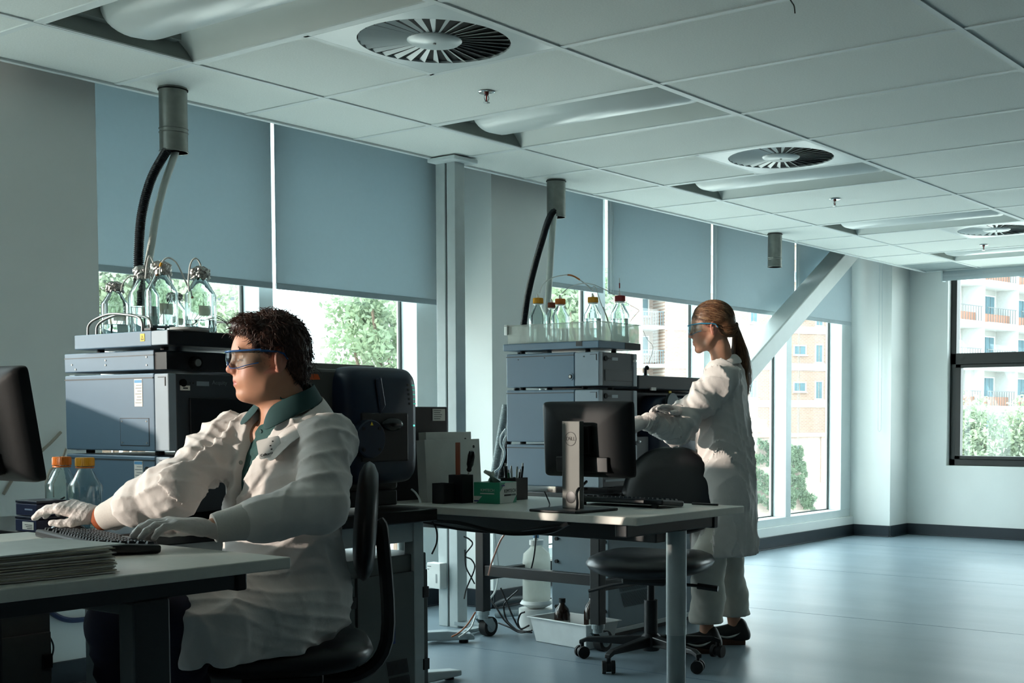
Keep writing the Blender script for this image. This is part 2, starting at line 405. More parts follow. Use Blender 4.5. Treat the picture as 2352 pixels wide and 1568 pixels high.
for y in [0.0]+[-1.22*k for k in range(1, 9)]: rail((XN, y-.012, zr0), (CX1, y+.012, zr1))
rail((XN, CY1-.012, zr0-.004), (CX1, CY1+.012, zr1+.03)); rail((CX1-.012, YB, zr0-.004), (CX1+.012, CY1, zr1+.03))
for i in range(-10, 15):
    rail((i*T-.012, YB, zr0+.001), (i*T+.012, CY1, zr1))
for i in DIFFS: rail((i*T, -.622, zr0+.001), (i*T+T, -.598, zr1))

# light troffers (off): curved reflectors, opal basket, perforated end plates
REFL = mat('troffer_reflector', 'DADFD9', .35, var=.01)
OPAL = mat('opal_lens', 'D8DFDD', .28, var=.01)
ENDP = mat('troffer_end', '8F9791', .7, var=.05, scale=300)
def troffer():
    t = thing('ceiling_light', 'x', 'ceiling light', (0, 0, 0), group='recessed ceiling lights')
    a, b = .022, .59; y0, y1 = -1.20, -.02; m = MB()
    def sheet(pts):
        k = len(pts); vs = [(p[0], y0, p[1]) for p in pts]+[(p[0], y1, p[1]) for p in pts]+[(p[0], y0, p[1]+.003) for p in pts]+[(p[0], y1, p[1]+.003) for p in pts]
        m.add(vs, [(i, i+1, k+i+1, k+i) for i in range(k-1)]+[(2*k+i, 2*k+i+1, 3*k+i+1, 3*k+i) for i in range(k-1)])
    arc = [(a+.17*q, .004+.10*math.sin(q*PI/2)**.8) for q in [j/8 for j in range(9)]]
    sheet(arc); sheet([(.612-p[0], p[1]) for p in arc])
    m.build('reflector', REFL, t, smooth=True)
    MB().box((a, y0-.002, .004), (b, y0, .125)).box((a, y1, .004), (b, y1+.002, .125)).box((a, y0, .118), (b, y1, .122)).build('housing', ENDP, t)
    n = 14; vs = []
    for y, k in ((y0+.012, .82), (y0+.05, 1), (y1-.10, 1), (y1-.05, .86)):
        for j in range(n+1):
            th = PI*j/n; vs.append((.306-.135*math.cos(th)*(k if k < 1 else 1), y, .103-.099*(math.sin(th)**.85)*k))
    fs = [(i*(n+1)+j, i*(n+1)+j+1, (i+1)*(n+1)+j+1, (i+1)*(n+1)+j) for i in range(3) for j in range(n)]
    fs += [tuple(range(n+1)), tuple(range(3*(n+1), 4*(n+1)))]
    MB().add(vs, fs).build('lens', OPAL, t, smooth=True, angle=60)
    MB().box((.1, y1-.045, .055), (.51, y1-.005, .1)).build('lamp_end_plate', ENDP, t)
    m = MB()
    for sx in (a-.004, b+.004): m.box((sx-.006, y0-.006, .001), (sx+.006, y1+.006, .006))
    for sy in (y0-.004, y1+.004): m.box((a, sy-.006, .001), (b, sy+.006, .006))
    m.build('frame', RAIL, t)
    return t
tl = troffer()
LBL = {0: 'largest recessed ceiling light, cut by the top edge at the left', 3: 'recessed ceiling light with rounded lens between the nearest two round diffusers',
       6: 'recessed ceiling light with rounded lens directly beyond the middle round diffuser', 9: 'recessed ceiling light just before the farthest round diffuser', 12: 'smallest recessed ceiling light at the far end of the ceiling'}
first = True
for i in (0, 3, 6, 9, 12):
    if first: o = tl; o.location = (i*T, 0, H); o['label'] = LBL[i]; first = False
    else: o = dup(tl, (i*T, 0, H), label=LBL[i])
# swirl diffusers
DIFM = mat('diffuser_enamel', 'D3DBDA', .28, var=.02)
VOID = mat('plenum_black', '0B0E0E', .9)
def diffuser():
    t = thing('air_diffuser', 'x', 'air diffuser', (0, 0, 0), group='round swirl diffusers')
    n = 48; m = MB(); R = .262; vs = []; fs = []
    for j in range(n):
        a = 2*PI*j/n; c, s_ = math.cos(a), math.sin(a); k = .292/max(abs(c), abs(s_)); vs += [(k*c, k*s_, 0), (R*c, R*s_, 0), (k*c, k*s_, .004), (R*c, R*s_, .008)]
    for j in range(n):
        q, p = 4*j, 4*((j+1) % n); fs += [(q, p, p+1, q+1), (q+2, p+2, p+3, q+3), (q+1, p+1, p+3, q+3), (q, p, p+2, q+2)]
    m.add(vs, fs).build('face_plate', DIFM, t)
    hub = MB().lathe([(0, -.004), (.085, -.003), (.094, .004), (.094, .012)], n=40).build('hub', DIFM, t, smooth=True)
    MB().lathe([(0, -.008), (.005, -.008), (.006, -.003)], n=12).build('screw', mat('steel', '9A9A96', .3, 1), hub)
    MB().lathe([(R+.002, .008), (R+.002, .16), (0, .16)], n=40).build('plenum', VOID, t)
    k = 32; base = None
    for j in range(k):
        if base is None:
            w = .0185; ca, sa = math.cos(math.radians(27)), math.sin(math.radians(27)); vs = []
            for r, ww in ((.09, .4), (.258, 1.15)):
                for sgn in (-1, 1):
                    for dz in (0, .0014): vs.append((r, sgn*w*ww*ca, .0075+sgn*w*ww*sa*.9+dz))
            o = MB().add(vs, [(0, 4, 6, 2), (1, 3, 7, 5), (0, 2, 3, 1), (4, 5, 7, 6), (0, 1, 5, 4), (2, 6, 7, 3)]).build('vane', DIFM, t); base = o.data
        else:
            o = bpy.data.objects.new('vane', base); col.objects.link(o); o.parent = t
        o.rotation_euler = (0, 0, 2*PI*j/k)
    return t
td = diffuser(); td.location = (.915, -.915, H+.001); td['label'] = 'large round swirl air diffuser nearest the camera'
dup(td, (3.355, -.915, H+.001), label='round swirl air diffuser in the middle of the ceiling row')
dup(td, (6.405, -.915, H+.001), label='farthest round swirl air diffuser, cut by the right edge')
# sprinklers
CHROME = mat('chrome', 'C9CCCB', .12, 1.0, var=.03)
def sprinkler():
    t = thing('fire_sprinkler', 'x', 'sprinkler', group='ceiling sprinklers')
    MB().lathe([(0, .003), (.03, .0), (.034, -.003), (.030, -.006), (.017, -.004), (0, .001)], n=26).build('escutcheon', CHROME, t, smooth=True)
    MB().lathe([(.009, 0), (.009, -.012), (.006, -.016), (0, -.016)], n=14).build('body', mat('brass_red', '7A2B22', .4), t, smooth=True)
    MB().tube(smoothpath([(-.007, 0, -.012), (-.013, 0, -.024), (-.006, 0, -.038), (0, 0, -.041), (.006, 0, -.038), (.013, 0, -.024), (.007, 0, -.012)], 4), .0022, 6).build('yoke', CHROME, t, smooth=True)
    MB().cyl((0, 0, -.016), (0, 0, -.038), .0025, n=8).build('bulb', mat('red_glass', 'A8261C', .15), t)
    MB().lathe([(0, -.041), (.013, -.042), (.014, -.044), (0, -.045)], n=14).build('deflector', CHROME, t)
    return t
ts = sprinkler(); ts.location = (1.53, -.60, H+.004); ts['label'] = 'chrome fire sprinkler nearest the camera, below the largest round diffuser'
dup(ts, (4.605, -.585, H+.004), label='chrome fire sprinkler in the middle of the ceiling'); dup(ts, (7.09, -.57, H+.004), label='small fire sprinkler below the farthest round diffuser')
one(MB().tube(smoothpath([onz(1812, -6, H), onz(1818, 4, H-.02), onz(1824, 14, H-.035), onz(1826, 30, H-.06)], 4), .0022, 6), 'loose_wire', mat('grey_wire', '3A3A34', .5), 'short bent wire poking out of the ceiling joint at the top', 'wire', smooth=True)

# daylight portals in the real window openings
def portal(x, y, z, sx, sy, rot):
    l = bpy.data.lights.new('window_daylight', 'AREA'); l.shape = 'RECTANGLE'; l.size = sx; l.size_y = sy; l.cycles.is_portal = True
    o = bpy.data.objects.new('window_daylight', l); col.objects.link(o); o.location = (x, y, z); o.rotation_euler = rot
portal(-2.42, 1.27, 1.4, 4.95, 2.4, (-PI/2, 0, 0)); portal(1.81, 1.27, 1.4, 2.35, 2.4, (-PI/2, 0, 0)); portal(5.85, 1.27, 1.4, 4.76, 2.4, (-PI/2, 0, 0))
portal(XF+.28, -1.02, 1.59, 1.92, 2.66, (PI/2, 0, PI/2))

# unseen cabinet added to block low sun from the standing woman
t = thing('added_shade_cabinet', 'tall grey cabinet added out of view to shade the lower half of the woman', 'cabinet', (-.75, .65, 0))
GC_ = mat('cabinet_pale', 'B9C0BF', .45)
MB().box((-1.45, .36, 0), (-.10, .95, 1.22)).build('carcass', GC_, t, bevel=.004)
for k in range(3): d_ = MB().box((-1.44+.45*k, .345, .06), (-1.0+.45*k, .36, 1.20)).build('door', GC_, t, bevel=.003); MB().box((-1.03+.45*k, .33, .7), (-1.02+.45*k, .345, .85)).build('handle', mat('steel', '9A9A96', .3, 1), d_)

t = thing('added_shade_cabinet_row', 'long low grey cabinet row added out of view to keep sun from under the desk', 'cabinet', (-3.15, .65, 0))  # unseen row, added to stop sun reaching the lap and legs
MB().box((-4.85, .36, 0), (-1.46, .95, .96)).build('carcass', GC_, t, bevel=.004)
MB().box((-4.86, .34, .96), (-1.455, .96, .99)).build('worktop', mat('worktop_black', '16191B', .3), t, bevel=.003)
for k in range(6): MB().box((-4.84+.563*k, .345, .06), (-4.29+.563*k, .36, .94)).build('door', GC_, t, bevel=.003)
# ================================================================== FURNITURE
LAM = mat('desk_laminate', 'D9D8CF', .32, var=.03, scale=60)
DGREY = mat('dark_grey_steel', '33383A', .42)
MGREY = mat('grey_steel', '9AA5A8', .4)
LGREY = mat('light_grey_steel', 'B9C2C2', .4)
BLACKP = mat('black_plastic', '0E1012', .42, bump=.04, bscale=600)
BLACKG = mat('black_gloss', '0A0C0E', .2)
BLACKM = mat('black_steel', '0D1013', .38)
BTOP = mat('black_epoxy_top', '121416', .22, var=.1)
RUB = mat('rubber', '101112', .7)
WPL = mat('white_plastic', 'E4E6E2', .4)
NAVY = mat('navy_plastic', '16263A', .38)
STEEL = mat('brushed_steel', 'A8A8A2', .32, 1.0, var=.08, scale=30, stretch=(1, 1, .1))
BLUEG = mat('instrument_blue', '5D7689', .36, var=.03, scale=4)
BEZ = mat('instrument_bezel', '8C9BA5', .4, var=.03)
FRONT = mat('instrument_front', '3B4248', .35, var=.04)
FRONT2 = mat('instrument_front_dark', '14191D', .28)
PAPER = mat('paper', 'E9E4DB', .8, var=.03)
PRINT = mat('print_black', '20211F', .6)
WPRINT = mat('print_white', 'D5DCDC', .6)
YEL = mat('warning_yellow', 'E5C21C', .5)
CAPY = mat('cap_yellow', 'E3A21F', .42, var=.05)
CAPO = mat('cap_orange', 'DB7A1E', .42, var=.05)
CAPB = mat('cap_brown', '7A3A1C', .42, var=.05)
CAPR = mat('cap_red', '9A1D22', .42, var=.05)

def desk(name, label, x0, x1, y0, y1, lxs, ly, zt=.74, feet=((.32, .30), (.32, .30)), col_r=None):
    t = thing(name, label, 'desk', ((x0+x1)/2, (y0+y1)/2, 0))
    MB().box((x0, y0, zt-.027), (x1, y1, zt)).build('desktop', LAM, t, bevel=.003)
    for y, lx, foot in zip(ly, lxs, feet):
        bx0, bx1 = (x0+.07, x1-.07)
        MB().box((bx0, y-.025, zt-.075), (bx1, y+.025, zt-.029)).build('support_arm', DGREY, t, bevel=.004)
        MB().box((bx1, y-.03, zt-.08), (bx1+.03, y+.03, zt-.0285)).build('end_cap', BLACKP, t, bevel=.005)
        if col_r:
            MB().cyl((lx, y, .3), (lx, y, zt-.075), col_r, n=32).build('leg', LGREY, t, smooth=True)
            MB().cyl((lx, y, .055), (lx, y, .3), col_r*.93, n=32).build('lower_leg', MGREY, t, smooth=True)
        else:
            MB().box((lx-.045, y-.03, .3), (lx+.045, y+.03, zt-.075)).build('leg', DGREY, t, bevel=.006)
            MB().box((lx-.038, y-.024, .055), (lx+.038, y+.024, .3)).build('lower_leg', DGREY, t, bevel=.004)
        MB().prism([(lx-foot[0], .012), (lx-foot[0], .035), (lx-.05, .06), (lx+.05, .06), (lx+foot[1], .035), (lx+foot[1], .012)], 'y', y-.035, y+.035).build('foot', LGREY, t, bevel=.006)
        for fx_ in (lx-foot[0]+.04, lx+foot[1]-.04): MB().cyl((fx_, y, 0), (fx_, y, .013), .02, n=14).build('foot_pad', RUB, t)
    lx = sum(lxs)/2; MB().box((lx-.03, ly[0], zt-.11), (lx+.03, ly[1], zt-.05)).build('crossbar', DGREY, t, bevel=.004)
    return t
desk('work_desk', 'pale laminate desk the seated man is working at', -1.20, -.41, -1.735, -.62, (-.70, -.70), (-1.6, -.90))
desk('work_desk', 'pale laminate desk with the black monitor seen from behind and a green tissue box', .99, 1.66, -1.715, -.40, (1.39, 1.2), (-1.6, -.47), col_r=.036, feet=((.35, .36), (.2, .27)))

# laboratory bench 1: black top on a grey frame
def bench(name, label, x0, x1, y0, y1, zt, legm, th=.045, leg=.05, skirtm=None):
    t = thing(name, label, 'bench', ((x0+x1)/2, (y0+y1)/2, 0))
    MB().box((x0, y0, zt-th), (x1, y1, zt)).build('bench_top', BTOP, t, bevel=.004)
    for lx in (x0+.09, x1-.06):
        for ly in (y0+.06, y1-.06): MB().box((lx-leg/2, ly-leg/2, 0), (lx+leg/2, ly+leg/2, zt-th)).build('leg', legm, t, bevel=.004)
    for ly in (y0+.06, y1-.06): MB().box((x0+.06+leg/2, ly-leg/2+.004, zt-th-.07), (x1-.06-leg/2, ly+leg/2-.004, zt-th)).build('rail', legm, t, bevel=.003)
    for lx in (x0+.06, x1-.06): MB().box((lx-leg/2+.004, y0+.06+leg/2, zt-th-.07), (lx+leg/2-.004, y1-.06-leg/2, zt-th)).build('rail', legm, t, bevel=.003)
    return t
B1Z = .735
bench('lab_bench', 'black-topped lab bench on a grey frame behind the seated man', -.395, .985, -.845, .05, B1Z, LGREY)
B2Z = .715
B2 = (2.235, 3.46, -.625, .13)
t2 = thing('instrument_cart', 'black wheeled cart carrying the far instrument stack', 'cart', (2.9, -.25, 0))
MB().box((B2[0], B2[2], B2Z-.03), (B2[1], B2[3], B2Z)).build('cart_top', BTOP, t2, bevel=.004)
LEGS = [(x, y) for x in (B2[0]+.03, B2[1]-.03) for y in (B2[2]+.03, B2[3]-.03)]
for x, y in LEGS:
    MB().box((x-.026, y-.026, .125), (x+.026, y+.026, B2Z-.03)).build('leg', BLACKM, t2, bevel=.003)
    c = thing('caster', None, None); bpy.data.objects.remove(c)
    ck = MB().cyl((x, y, .105), (x, y, .127), .03, n=20).cyl((x, y, .085), (x, y, .106), .024, n=20)
    ck.prism([(x-.03, .09), (x+.035, .09), (x+.058, .05), (x+.035, .03), (x+.012, .05)], 'y', y-.03, y-.024).prism([(x-.03, .09), (x+.035, .09), (x+.058, .05), (x+.035, .03), (x+.012, .05)], 'y', y+.024, y+.03)
    ck = ck.build('caster', MGREY, t2, bevel=.002)
    MB().cyl((x+.036, y-.02, .047), (x+.036, y+.02, .047), .047, n=30).build('wheel', RUB, ck, smooth=True)
    MB().cyl((x+.036, y-.023, .047), (x+.036, y+.023, .047), .028, n=20).build('wheel_hub', MGREY, ck, smooth=True)
for y in (B2[2]+.03, B2[3]-.03): MB().box((B2[0]+.056, y-.02, .275), (B2[1]-.056, y+.02, .325)).build('stretcher', BLACKM, t2, bevel=.003)
for x in (B2[0]+.03, B2[1]-.03): MB().box((x-.02, B2[2]+.056, .30), (x+.02, B2[3]-.056, .35)).build('stretcher', BLACKM, t2, bevel=.003)

# slanted slot vents on a face; the face is given by a frame matrix (x right, y up)
SLOT = mat('vent_slot', '060707', .9)
def vents(parent, M, cx, cy, w, h, n=16, lean=.35, m=SLOT):
    mb = MB()
    for i in range(n):
        x = cx-w/2+w*(i+.5)/n
        for (a, b) in ((cy-h/2, cy-.004), (cy+.004, cy+h/2)):
            mb.add([(x+lean*(a-cy)*-.5-.0016, a, .0006), (x+lean*(a-cy)*-.5+.0016, a, .0006), (x+lean*(b-cy)*-.5+.0016, b, .0006), (x+lean*(b-cy)*-.5-.0016, b, .0006)], [(0, 1, 2, 3)], M)
    mb.build('vent_slots', m, parent)['kind'] = 'stuff'

def pump_box(name, label, x0, x1, y0, y1, z1, m, doors, z0=.035):
    t = thing(name, label, 'cabinet', ((x0+x1)/2, (y0+y1)/2, 0))
    MB().box((x0, y0+.004, z0), (x1, y1, z1)).build('body', m, t, bevel=.004)
    MB().box((x0+.02, y0+.03, 0), (x1-.02, y1-.02, z0)).build('plinth', BLACKM, t)
    F = frame((0, y0, 0), (1, 0, 0), (0, -1, 0))
    for (a, b) in doors:
        d = MB().box((a+.006, y0-.008, z0+.02), (b-.006, y0+.004, z1-.06)).build('door', m, t, bevel=.002)
        for hz in (z1-.14, z0+.14): MB().box((b-.034, y0-.016, hz-.02), (b-.006, y0-.007, hz+.02)).build('hinge', BLACKM, d, bevel=.002)
        MB().cyl((a+.035, y0-.008, z0+.16), (a+.035, y0-.018, z0+.16), .012, n=18).build('knob', BLACKM, d, smooth=True)
        vents(d, frame((0, y0-.0085, 0), (1, 0, 0), (0, -1, 0)), (a+b)/2+.02, z0+.12, .1, .11)
    return t
CABG = mat('cabinet_grey', '565C5A', .45)
c1 = pump_box('pump_cabinet', 'dark grey two-door pump cabinet under the near bench, behind the chair', .19, .975, -.80, -.06, .575, CABG, ((.19, .63), (.63, .975)))
d = [o for o in kids(c1) if o.name.startswith('door')][-1]
p = MB().box((.755, -.8115, .27), (.805, -.808, .40)).build('control_panel', mat('panel_blue', '2E3F73', .4), d)
MB().box((.763, -.8125, .42), (.79, -.808, .44)).build('rating_label', PAPER, d)
for (dx, dz, r) in ((.012, .36, .005), (.036, .36, .005), (.025, .31, .008)): MB().cyl((.755+dx, -.8115, dz), (.755+dx, -.818, dz), r, n=12).build('switch', STEEL, p)
textobj('PUMP', .0001, frame((.78, -.812, .39), (1, 0, 0), (0, -1, 0)), WPRINT, p) if False else None
MB().box((.76, -.8118, .38), (.80, -.8112, .386)).build('panel_print', WPRINT, p)
c2 = pump_box('pump_cabinet', 'dark cabinet with black top at the bottom left corner, under the desk', -.92, -.405, -.72, -.16, .53, CABG, ((-.92, -.405),))
MB().box((-.93, -.735, .531), (-.372, -.145, .572)).build('cabinet_top', BTOP, c2, bevel=.004)
x0, x1, y0, y1 = 2.52, 3.38, -.465, -.12
PUMP2 = mat('pump_blue_grey', '7C8E97', .38, var=.03)
t = thing('pump_enclosure', 'blue-grey floor pump enclosure with slanted vents under the far cart', 'cabinet', ((x0+x1)/2, (y0+y1)/2, 0))
MB().box((x0, y0, .05), (x1, y1, .60)).build('body', PUMP2, t, bevel=.004)
MB().box((x0-.006, y0-.006, .03), (x1+.006, y1+.006, .052)).build('base_tray', LGREY, t, bevel=.003)
MB().box((x0+.04, y0+.04, 0), (x1-.04, y1-.04, .03)).build('plinth', BLACKM, t)
MB().box((x0+.56, y0-.008, .09), (x1-.03, y0+.001, .56)).build('door', PUMP2, t, bevel=.002)
vents(t, frame((0, y0-.001, 0), (1, 0, 0), (0, -1, 0)), x0+.22, .22, .26, .15, n=30, lean=.9)
for z in (.14, .36, .47): MB().cyl((x0, y1-.035, z), (x0-.012, y1-.035, z), .009, n=14).build('bolt', BLACKM, t)
for z in (.14, .36, .47): MB().cyl((x0, y0+.02, z), (x0-.012, y0+.02, z), .009, n=14).build('bolt', BLACKM, t)

# ------------------------------------------------------------------ task chairs
VINYL = mat('black_vinyl', '0C0E12', .33, bump=.03, bscale=300)
def rounded(mb, prof_pts, th, M):
    """soft cushion from an outline: domed front and back"""
    n = len(prof_pts); c = Vector((sum(p[0] for p in prof_pts)/n, sum(p[1] for p in prof_pts)/n)); rings = []
    for (s, z) in ((.0, th*.5), (.55, th*.5), (.82, th*.44), (.95, th*.25), (1, 0), (.95, -th*.25), (.82, -th*.44), (.55, -th*.5), (0, -th*.5)):
        rings.append([(c.x+(p[0]-c.x)*max(s, .001), c.y+(p[1]-c.y)*max(s, .001), z) for p in prof_pts])
    vs = [p for r in rings for p in r]; k = len(rings)
    fs = [(i*n+j, i*n+(j+1) % n, (i+1)*n+(j+1) % n, (i+1)*n+j) for i in range(k-1) for j in range(n)]
    mb.add(vs, fs, M); return mb
def superell(w, h, e, n=40, taper=0):
    o = []
    for j in range(n):
        a = 2*PI*j/n; c, s = math.cos(a), math.sin(a)
        x = w/2*math.copysign(abs(c)**(2/e), c); y = h/2*math.copysign(abs(s)**(2/e), s)
        o.append((x*(1-taper*(y/h+.5)), y))
    return o
def chair(label, loc, rotz, seat_z, base_rot=0, back=(.40, .36, .80), tilt=8, backoff=.24):
    """local frame: sitter faces +x"""
    t = thing('task_chair', label, 'chair', (0, 0, 0))
    MB()
    m = rounded(MB(), superell(.50, .53, 3.0), .09, Matrix.Translation((.0, 0, seat_z-.045)))
    # waterfall and saddle shape
    m.v = [(x, y, z+.018*math.sin(y*6.5+.4)*0-.05*max(0, x-.12)*1.2+.03*max(0, -x-.08)*1.5+.012*abs(y)/.25) for x, y, z in m.v]
    m.build('seat', VINYL, t, smooth=True, angle=80)
    MB().box((-.11, -.1, seat_z-.125), (.11, .1, seat_z-.088)).build('mechanism', BLACKP, t, bevel=.012)
    MB().tube([(.03, .06, seat_z-.12), (.03, .2, seat_z-.125), (.03, .24, seat_z-.128)], .007, 8).tube([(.03, .22, seat_z-.127), (.03, .31, seat_z-.135)], .013, 8).build('lever', BLACKP, t, smooth=True)
    MB().tube([(-.03, -.06, seat_z-.12), (-.03, -.2, seat_z-.15), (-.03, -.30, seat_z-.18)], .008, 8).build('lever', BLACKP, t, smooth=True)
    MB().cyl((0, 0, .05), (0, 0, .27), .03, n=20).build('gas_lift_sleeve', BLACKP, t, smooth=True)
    MB().cyl((0, 0, .27), (0, 0, seat_z-.12), .0165, n=16).build('gas_lift', BLACKM, t, smooth=True)
    w, h, zc = back
    m = rounded(MB(), superell(w, h, 2.5, taper=.26), .055, Matrix.Translation((-backoff, 0, zc)) @ Matrix.Rotation(math.radians(-tilt), 4, 'Y') @ Matrix(((0, 0, 1, 0), (1, 0, 0, 0), (0, 1, 0, 0), (0, 0, 0, 1))))
    m.v = [(x+.2*y*y, y, z) for x, y, z in m.v]
    m.build('backrest', VINYL, t, smooth=True, angle=80)
    MB().tube(smoothpath([(-.05, 0, seat_z-.11), (-.2, 0, seat_z-.12), (-backoff-.055, 0, seat_z-.02), (-backoff-.045, 0, zc-.05), (-backoff-.03, 0, zc)], 5), .02, 8).build('back_stem', BLACKP, t, smooth=True)
    MB().lathe([(.035, .05), (.045, .07), (.045, .11), (.03, .125)], n=20).build('hub', BLACKP, t, smooth=True)
    for k in range(5):
        a = base_rot+2*PI*k/5; c, s = math.cos(a), math.sin(a); R = Matrix.Rotation(a, 4, 'Z')
        arm = MB(); arm.add([R @ Vector(p) for p in [(.03, -.022, .07), (.03, .022, .07), (.03, .022, .115), (.03, -.022, .115), (.29, -.015, .075), (.29, .015, .075), (.29, .015, .095), (.29, -.015, .095), (.325, -.014, .062), (.325, .014, .062), (.325, .014, .08), (.325, -.014, .08)]],
              [(0, 1, 2, 3), (0, 4, 5, 1), (1, 5, 6, 2), (2, 6, 7, 3), (3, 7, 4, 0), (4, 8, 9, 5), (5, 9, 10, 6), (6, 10, 11, 7), (7, 11, 8, 4), (8, 11, 10, 9)])
        ao = arm.build('base_arm', BLACKP, t, bevel=.004)
        cx, cy = .315*c, .315*s; tw = a+.7
        dx, dy = -math.sin(tw), math.cos(tw)
        cm = MB().cyl((cx, cy, .045), (cx, cy, .068), .009, n=10)
        cm.cyl((cx-dx*.01, cy-dy*.01, .028), (cx+dx*.01, cy+dy*.01, .028), .022, n=16)
        cm.build('caster', BLACKP, ao, smooth=True)
        for sg in (-1, 1): MB().cyl((cx+dx*.012*sg, cy+dy*.012*sg, .027), (cx+dx*.027*sg, cy+dy*.027*sg, .027), .027, n=20).build('wheel', RUB, ao, smooth=True)
    t.location = loc; t.rotation_euler = (0, 0, rotz); WM[t.name] = Matrix.Translation(Vector(loc)) @ Matrix.Rotation(rotz, 4, 'Z')
    return t
chair('empty black vinyl task chair pushed up to the desk with the rear-facing monitor', (2.215, -.92, 0), math.radians(196), .47, base_rot=math.radians(-15), back=(.52, .40, .73), backoff=.27)
chair('black task chair the seated man is sitting on', (.015, -1.18, 0), math.radians(140), .44, base_rot=.2, back=(.40, .34, .765), backoff=.235, tilt=4)

# ------------------------------------------------------------------ tall service post
t = thing('service_post', 'tall white service post from floor to ceiling left of the middle pier', 'post', (2.42, .445, 0))
MB().box((2.385, .45, 0), (2.455, .512, H-.004)).build('post_profile', LGREY, t, bevel=.003)
MB().box((2.385, .38, 0), (2.455, .438, H-.004)).build('post_profile', LGREY, t, bevel=.003)
MB().box((2.395, .438, 0), (2.445, .45, H-.01)).build('cable_groove', DGREY, t)
MB().box((2.33, .33, H-.022), (2.50, .515, H-.002)).build('ceiling_collar', TRIMW, t, bevel=.004)
so = MB().box((2.335, .452, .195), (2.384, .545, .325)).build('outlet_box', WPL, t, bevel=.004)
MB().box((2.3335, .475, .225), (2.3352, .483, .27)).build('slot', mat('slot_grey', '9A9FA0', .6), so)
MB().box((2.3335, .515, .305), (2.3352, .54, .309)).box((2.3335, .53, .29), (2.3352, .54, .294)).build('print', mat('print_grey', '6F7476', .6), so)
a, b = Vector((1.86, .29, .0)), Vector((2.13, .035, .0)); dr = (b-a).normalized(); nn = Vector((-dr.y, dr.x, 0))*.03
vs = []
for p, z in ((a, .055), ((a+b)/2+dr*.06, .06), (b-dr*.02, .045), (b, .03)):
    for sg in (-1, 1):
        for zz in (.016, z): vs.append(tuple(p+nn*sg+Vector((0, 0, zz))))
fs = []
for i in range(3):
    q = i*4; fs += [(q, q+4, q+6, q+2), (q+1, q+3, q+7, q+5), (q, q+1, q+5, q+4), (q+2, q+6, q+7, q+3)]
fs += [(0, 2, 3, 1), (12, 13, 15, 14)]
MB().add(vs, fs).build('foot', MGREY, t, bevel=.004)
MB().cyl(b-dr*.05, b-dr*.05+Vector((0, 0, .018)), .022, n=16).build('foot_pad', RUB, t)
# link from foot to post
MB().box((2.0, .17, .012), (2.43, .22, .03)).box((2.38, .17, .012), (2.43, .40, .03)).build('foot_brace', MGREY, t)

# ------------------------------------------------------------------ ceiling ducts with hoses
GALV = mat('galvanised_steel', '7E817C', .42, .85, var=.12, scale=25)
def ring(mb, c, r, z, rr=.003, n=28): mb.tube([(c[0]+r*math.cos(2*PI*j/n), c[1]+r*math.sin(2*PI*j/n), z) for j in range(n)], rr, 6, closed=True)
def duct(label, x, y, r, h, rings=()):
    t = thing('ceiling_duct', label, 'duct', (x, y, H-h), group='ceiling exhaust ducts')
    MB().lathe([(r, 0), (r, h+.05), (r-.002, h+.05), (r-.002, 0)], (x, y, H-h), n=36).build('duct_pipe', GALV, t, smooth=True)
    MB().lathe([(r+.004, 0), (r+.004, .004), (r-.001, .004)], (x, y, H-.006), n=36).build('ceiling_cut', VOID, t)
    for z in list(rings)+[.002]:
        m = MB(); ring(m, (x, y), r, H-h+z, .003); m.build('bead', GALV, t, smooth=True)
    return t
duct('nearest galvanised exhaust duct stub hanging from the ceiling at the left', .775, .367, .0535, .245, (.075, .09))
duct('middle galvanised exhaust duct stub with blue paint marks', 3.178, .377, .051, .197)
duct('short galvanised exhaust duct stub near the far corner without any hose', 5.66, .409, .0495, .232, (.055, .065))
def corr(ctrl, r, pitch=.008, amp=.0022, n=10):
    P = smoothpath(ctrl, 14); L = [0]
    for a, b in zip(P, P[1:]): L.append(L[-1]+(b-a).length)
    k = int(L[-1]/(pitch/2)); pts = []; rr = []; i = 0
    for q in range(k+1):
        s = L[-1]*q/k
        while i < len(L)-2 and L[i+1] < s: i += 1
        f = (s-L[i])/max(1e-9, L[i+1]-L[i]); pts.append(P[i].lerp(P[i+1], f)); rr.append(r+amp*(1 if q % 2 else -1))
    return MB().tube(pts, rr, n)
def px(path, y): return [ony(u, v, y if not isinstance(y, (list, tuple)) else y[i]) for i, (u, v) in enumerate(path)]
HB = mat('black_hose', '11161A', .35); HW = mat('clear_hose', 'C3CBC5', .35)
Yh = [.36, .35, .33, .30, .28, .26, .2]
one(corr([(.76, .36, H-.2)]+px([(383, 345), (348, 410), (326, 490), (319, 570), (317, 640), (312, 730), (306, 850)], Yh), .0165), 'exhaust_hose', HB, 'black corrugated hose hanging from the nearest ceiling duct', 'hose', smooth=True, angle=80)
one(corr([(.79, .37, H-.2)]+px([(402, 352), (377, 425), (357, 505), (346, 575), (335, 640), (325, 730), (322, 850)], Yh), .014, .006, .0012), 'exhaust_hose', HW, 'pale translucent corrugated hose hanging from the nearest ceiling duct', 'hose', smooth=True, angle=80)
one(corr([(3.17, .36, H-.15)]+px([(1262, 500), (1243, 560), (1226, 620), (1212, 680), (1203, 745), (1197, 800), (1180, 950), (1150, 1100)], [.36, .35, .34, .32, .3, .3, .32, .35]), .0165), 'exhaust_hose', HB, 'black ribbed hose hanging from the middle ceiling duct', 'hose', smooth=True, angle=80)
one(corr([(3.19, .37, H-.15)]+px([(1272, 500), (1267, 560), (1262, 640), (1256, 720), (1252, 790), (1245, 900)], [.36, .35, .34, .32, .3, .3]), .018, .006, .0006), 'exhaust_hose', HW, 'smooth pale hose hanging from the middle ceiling duct', 'hose', smooth=True, angle=80)
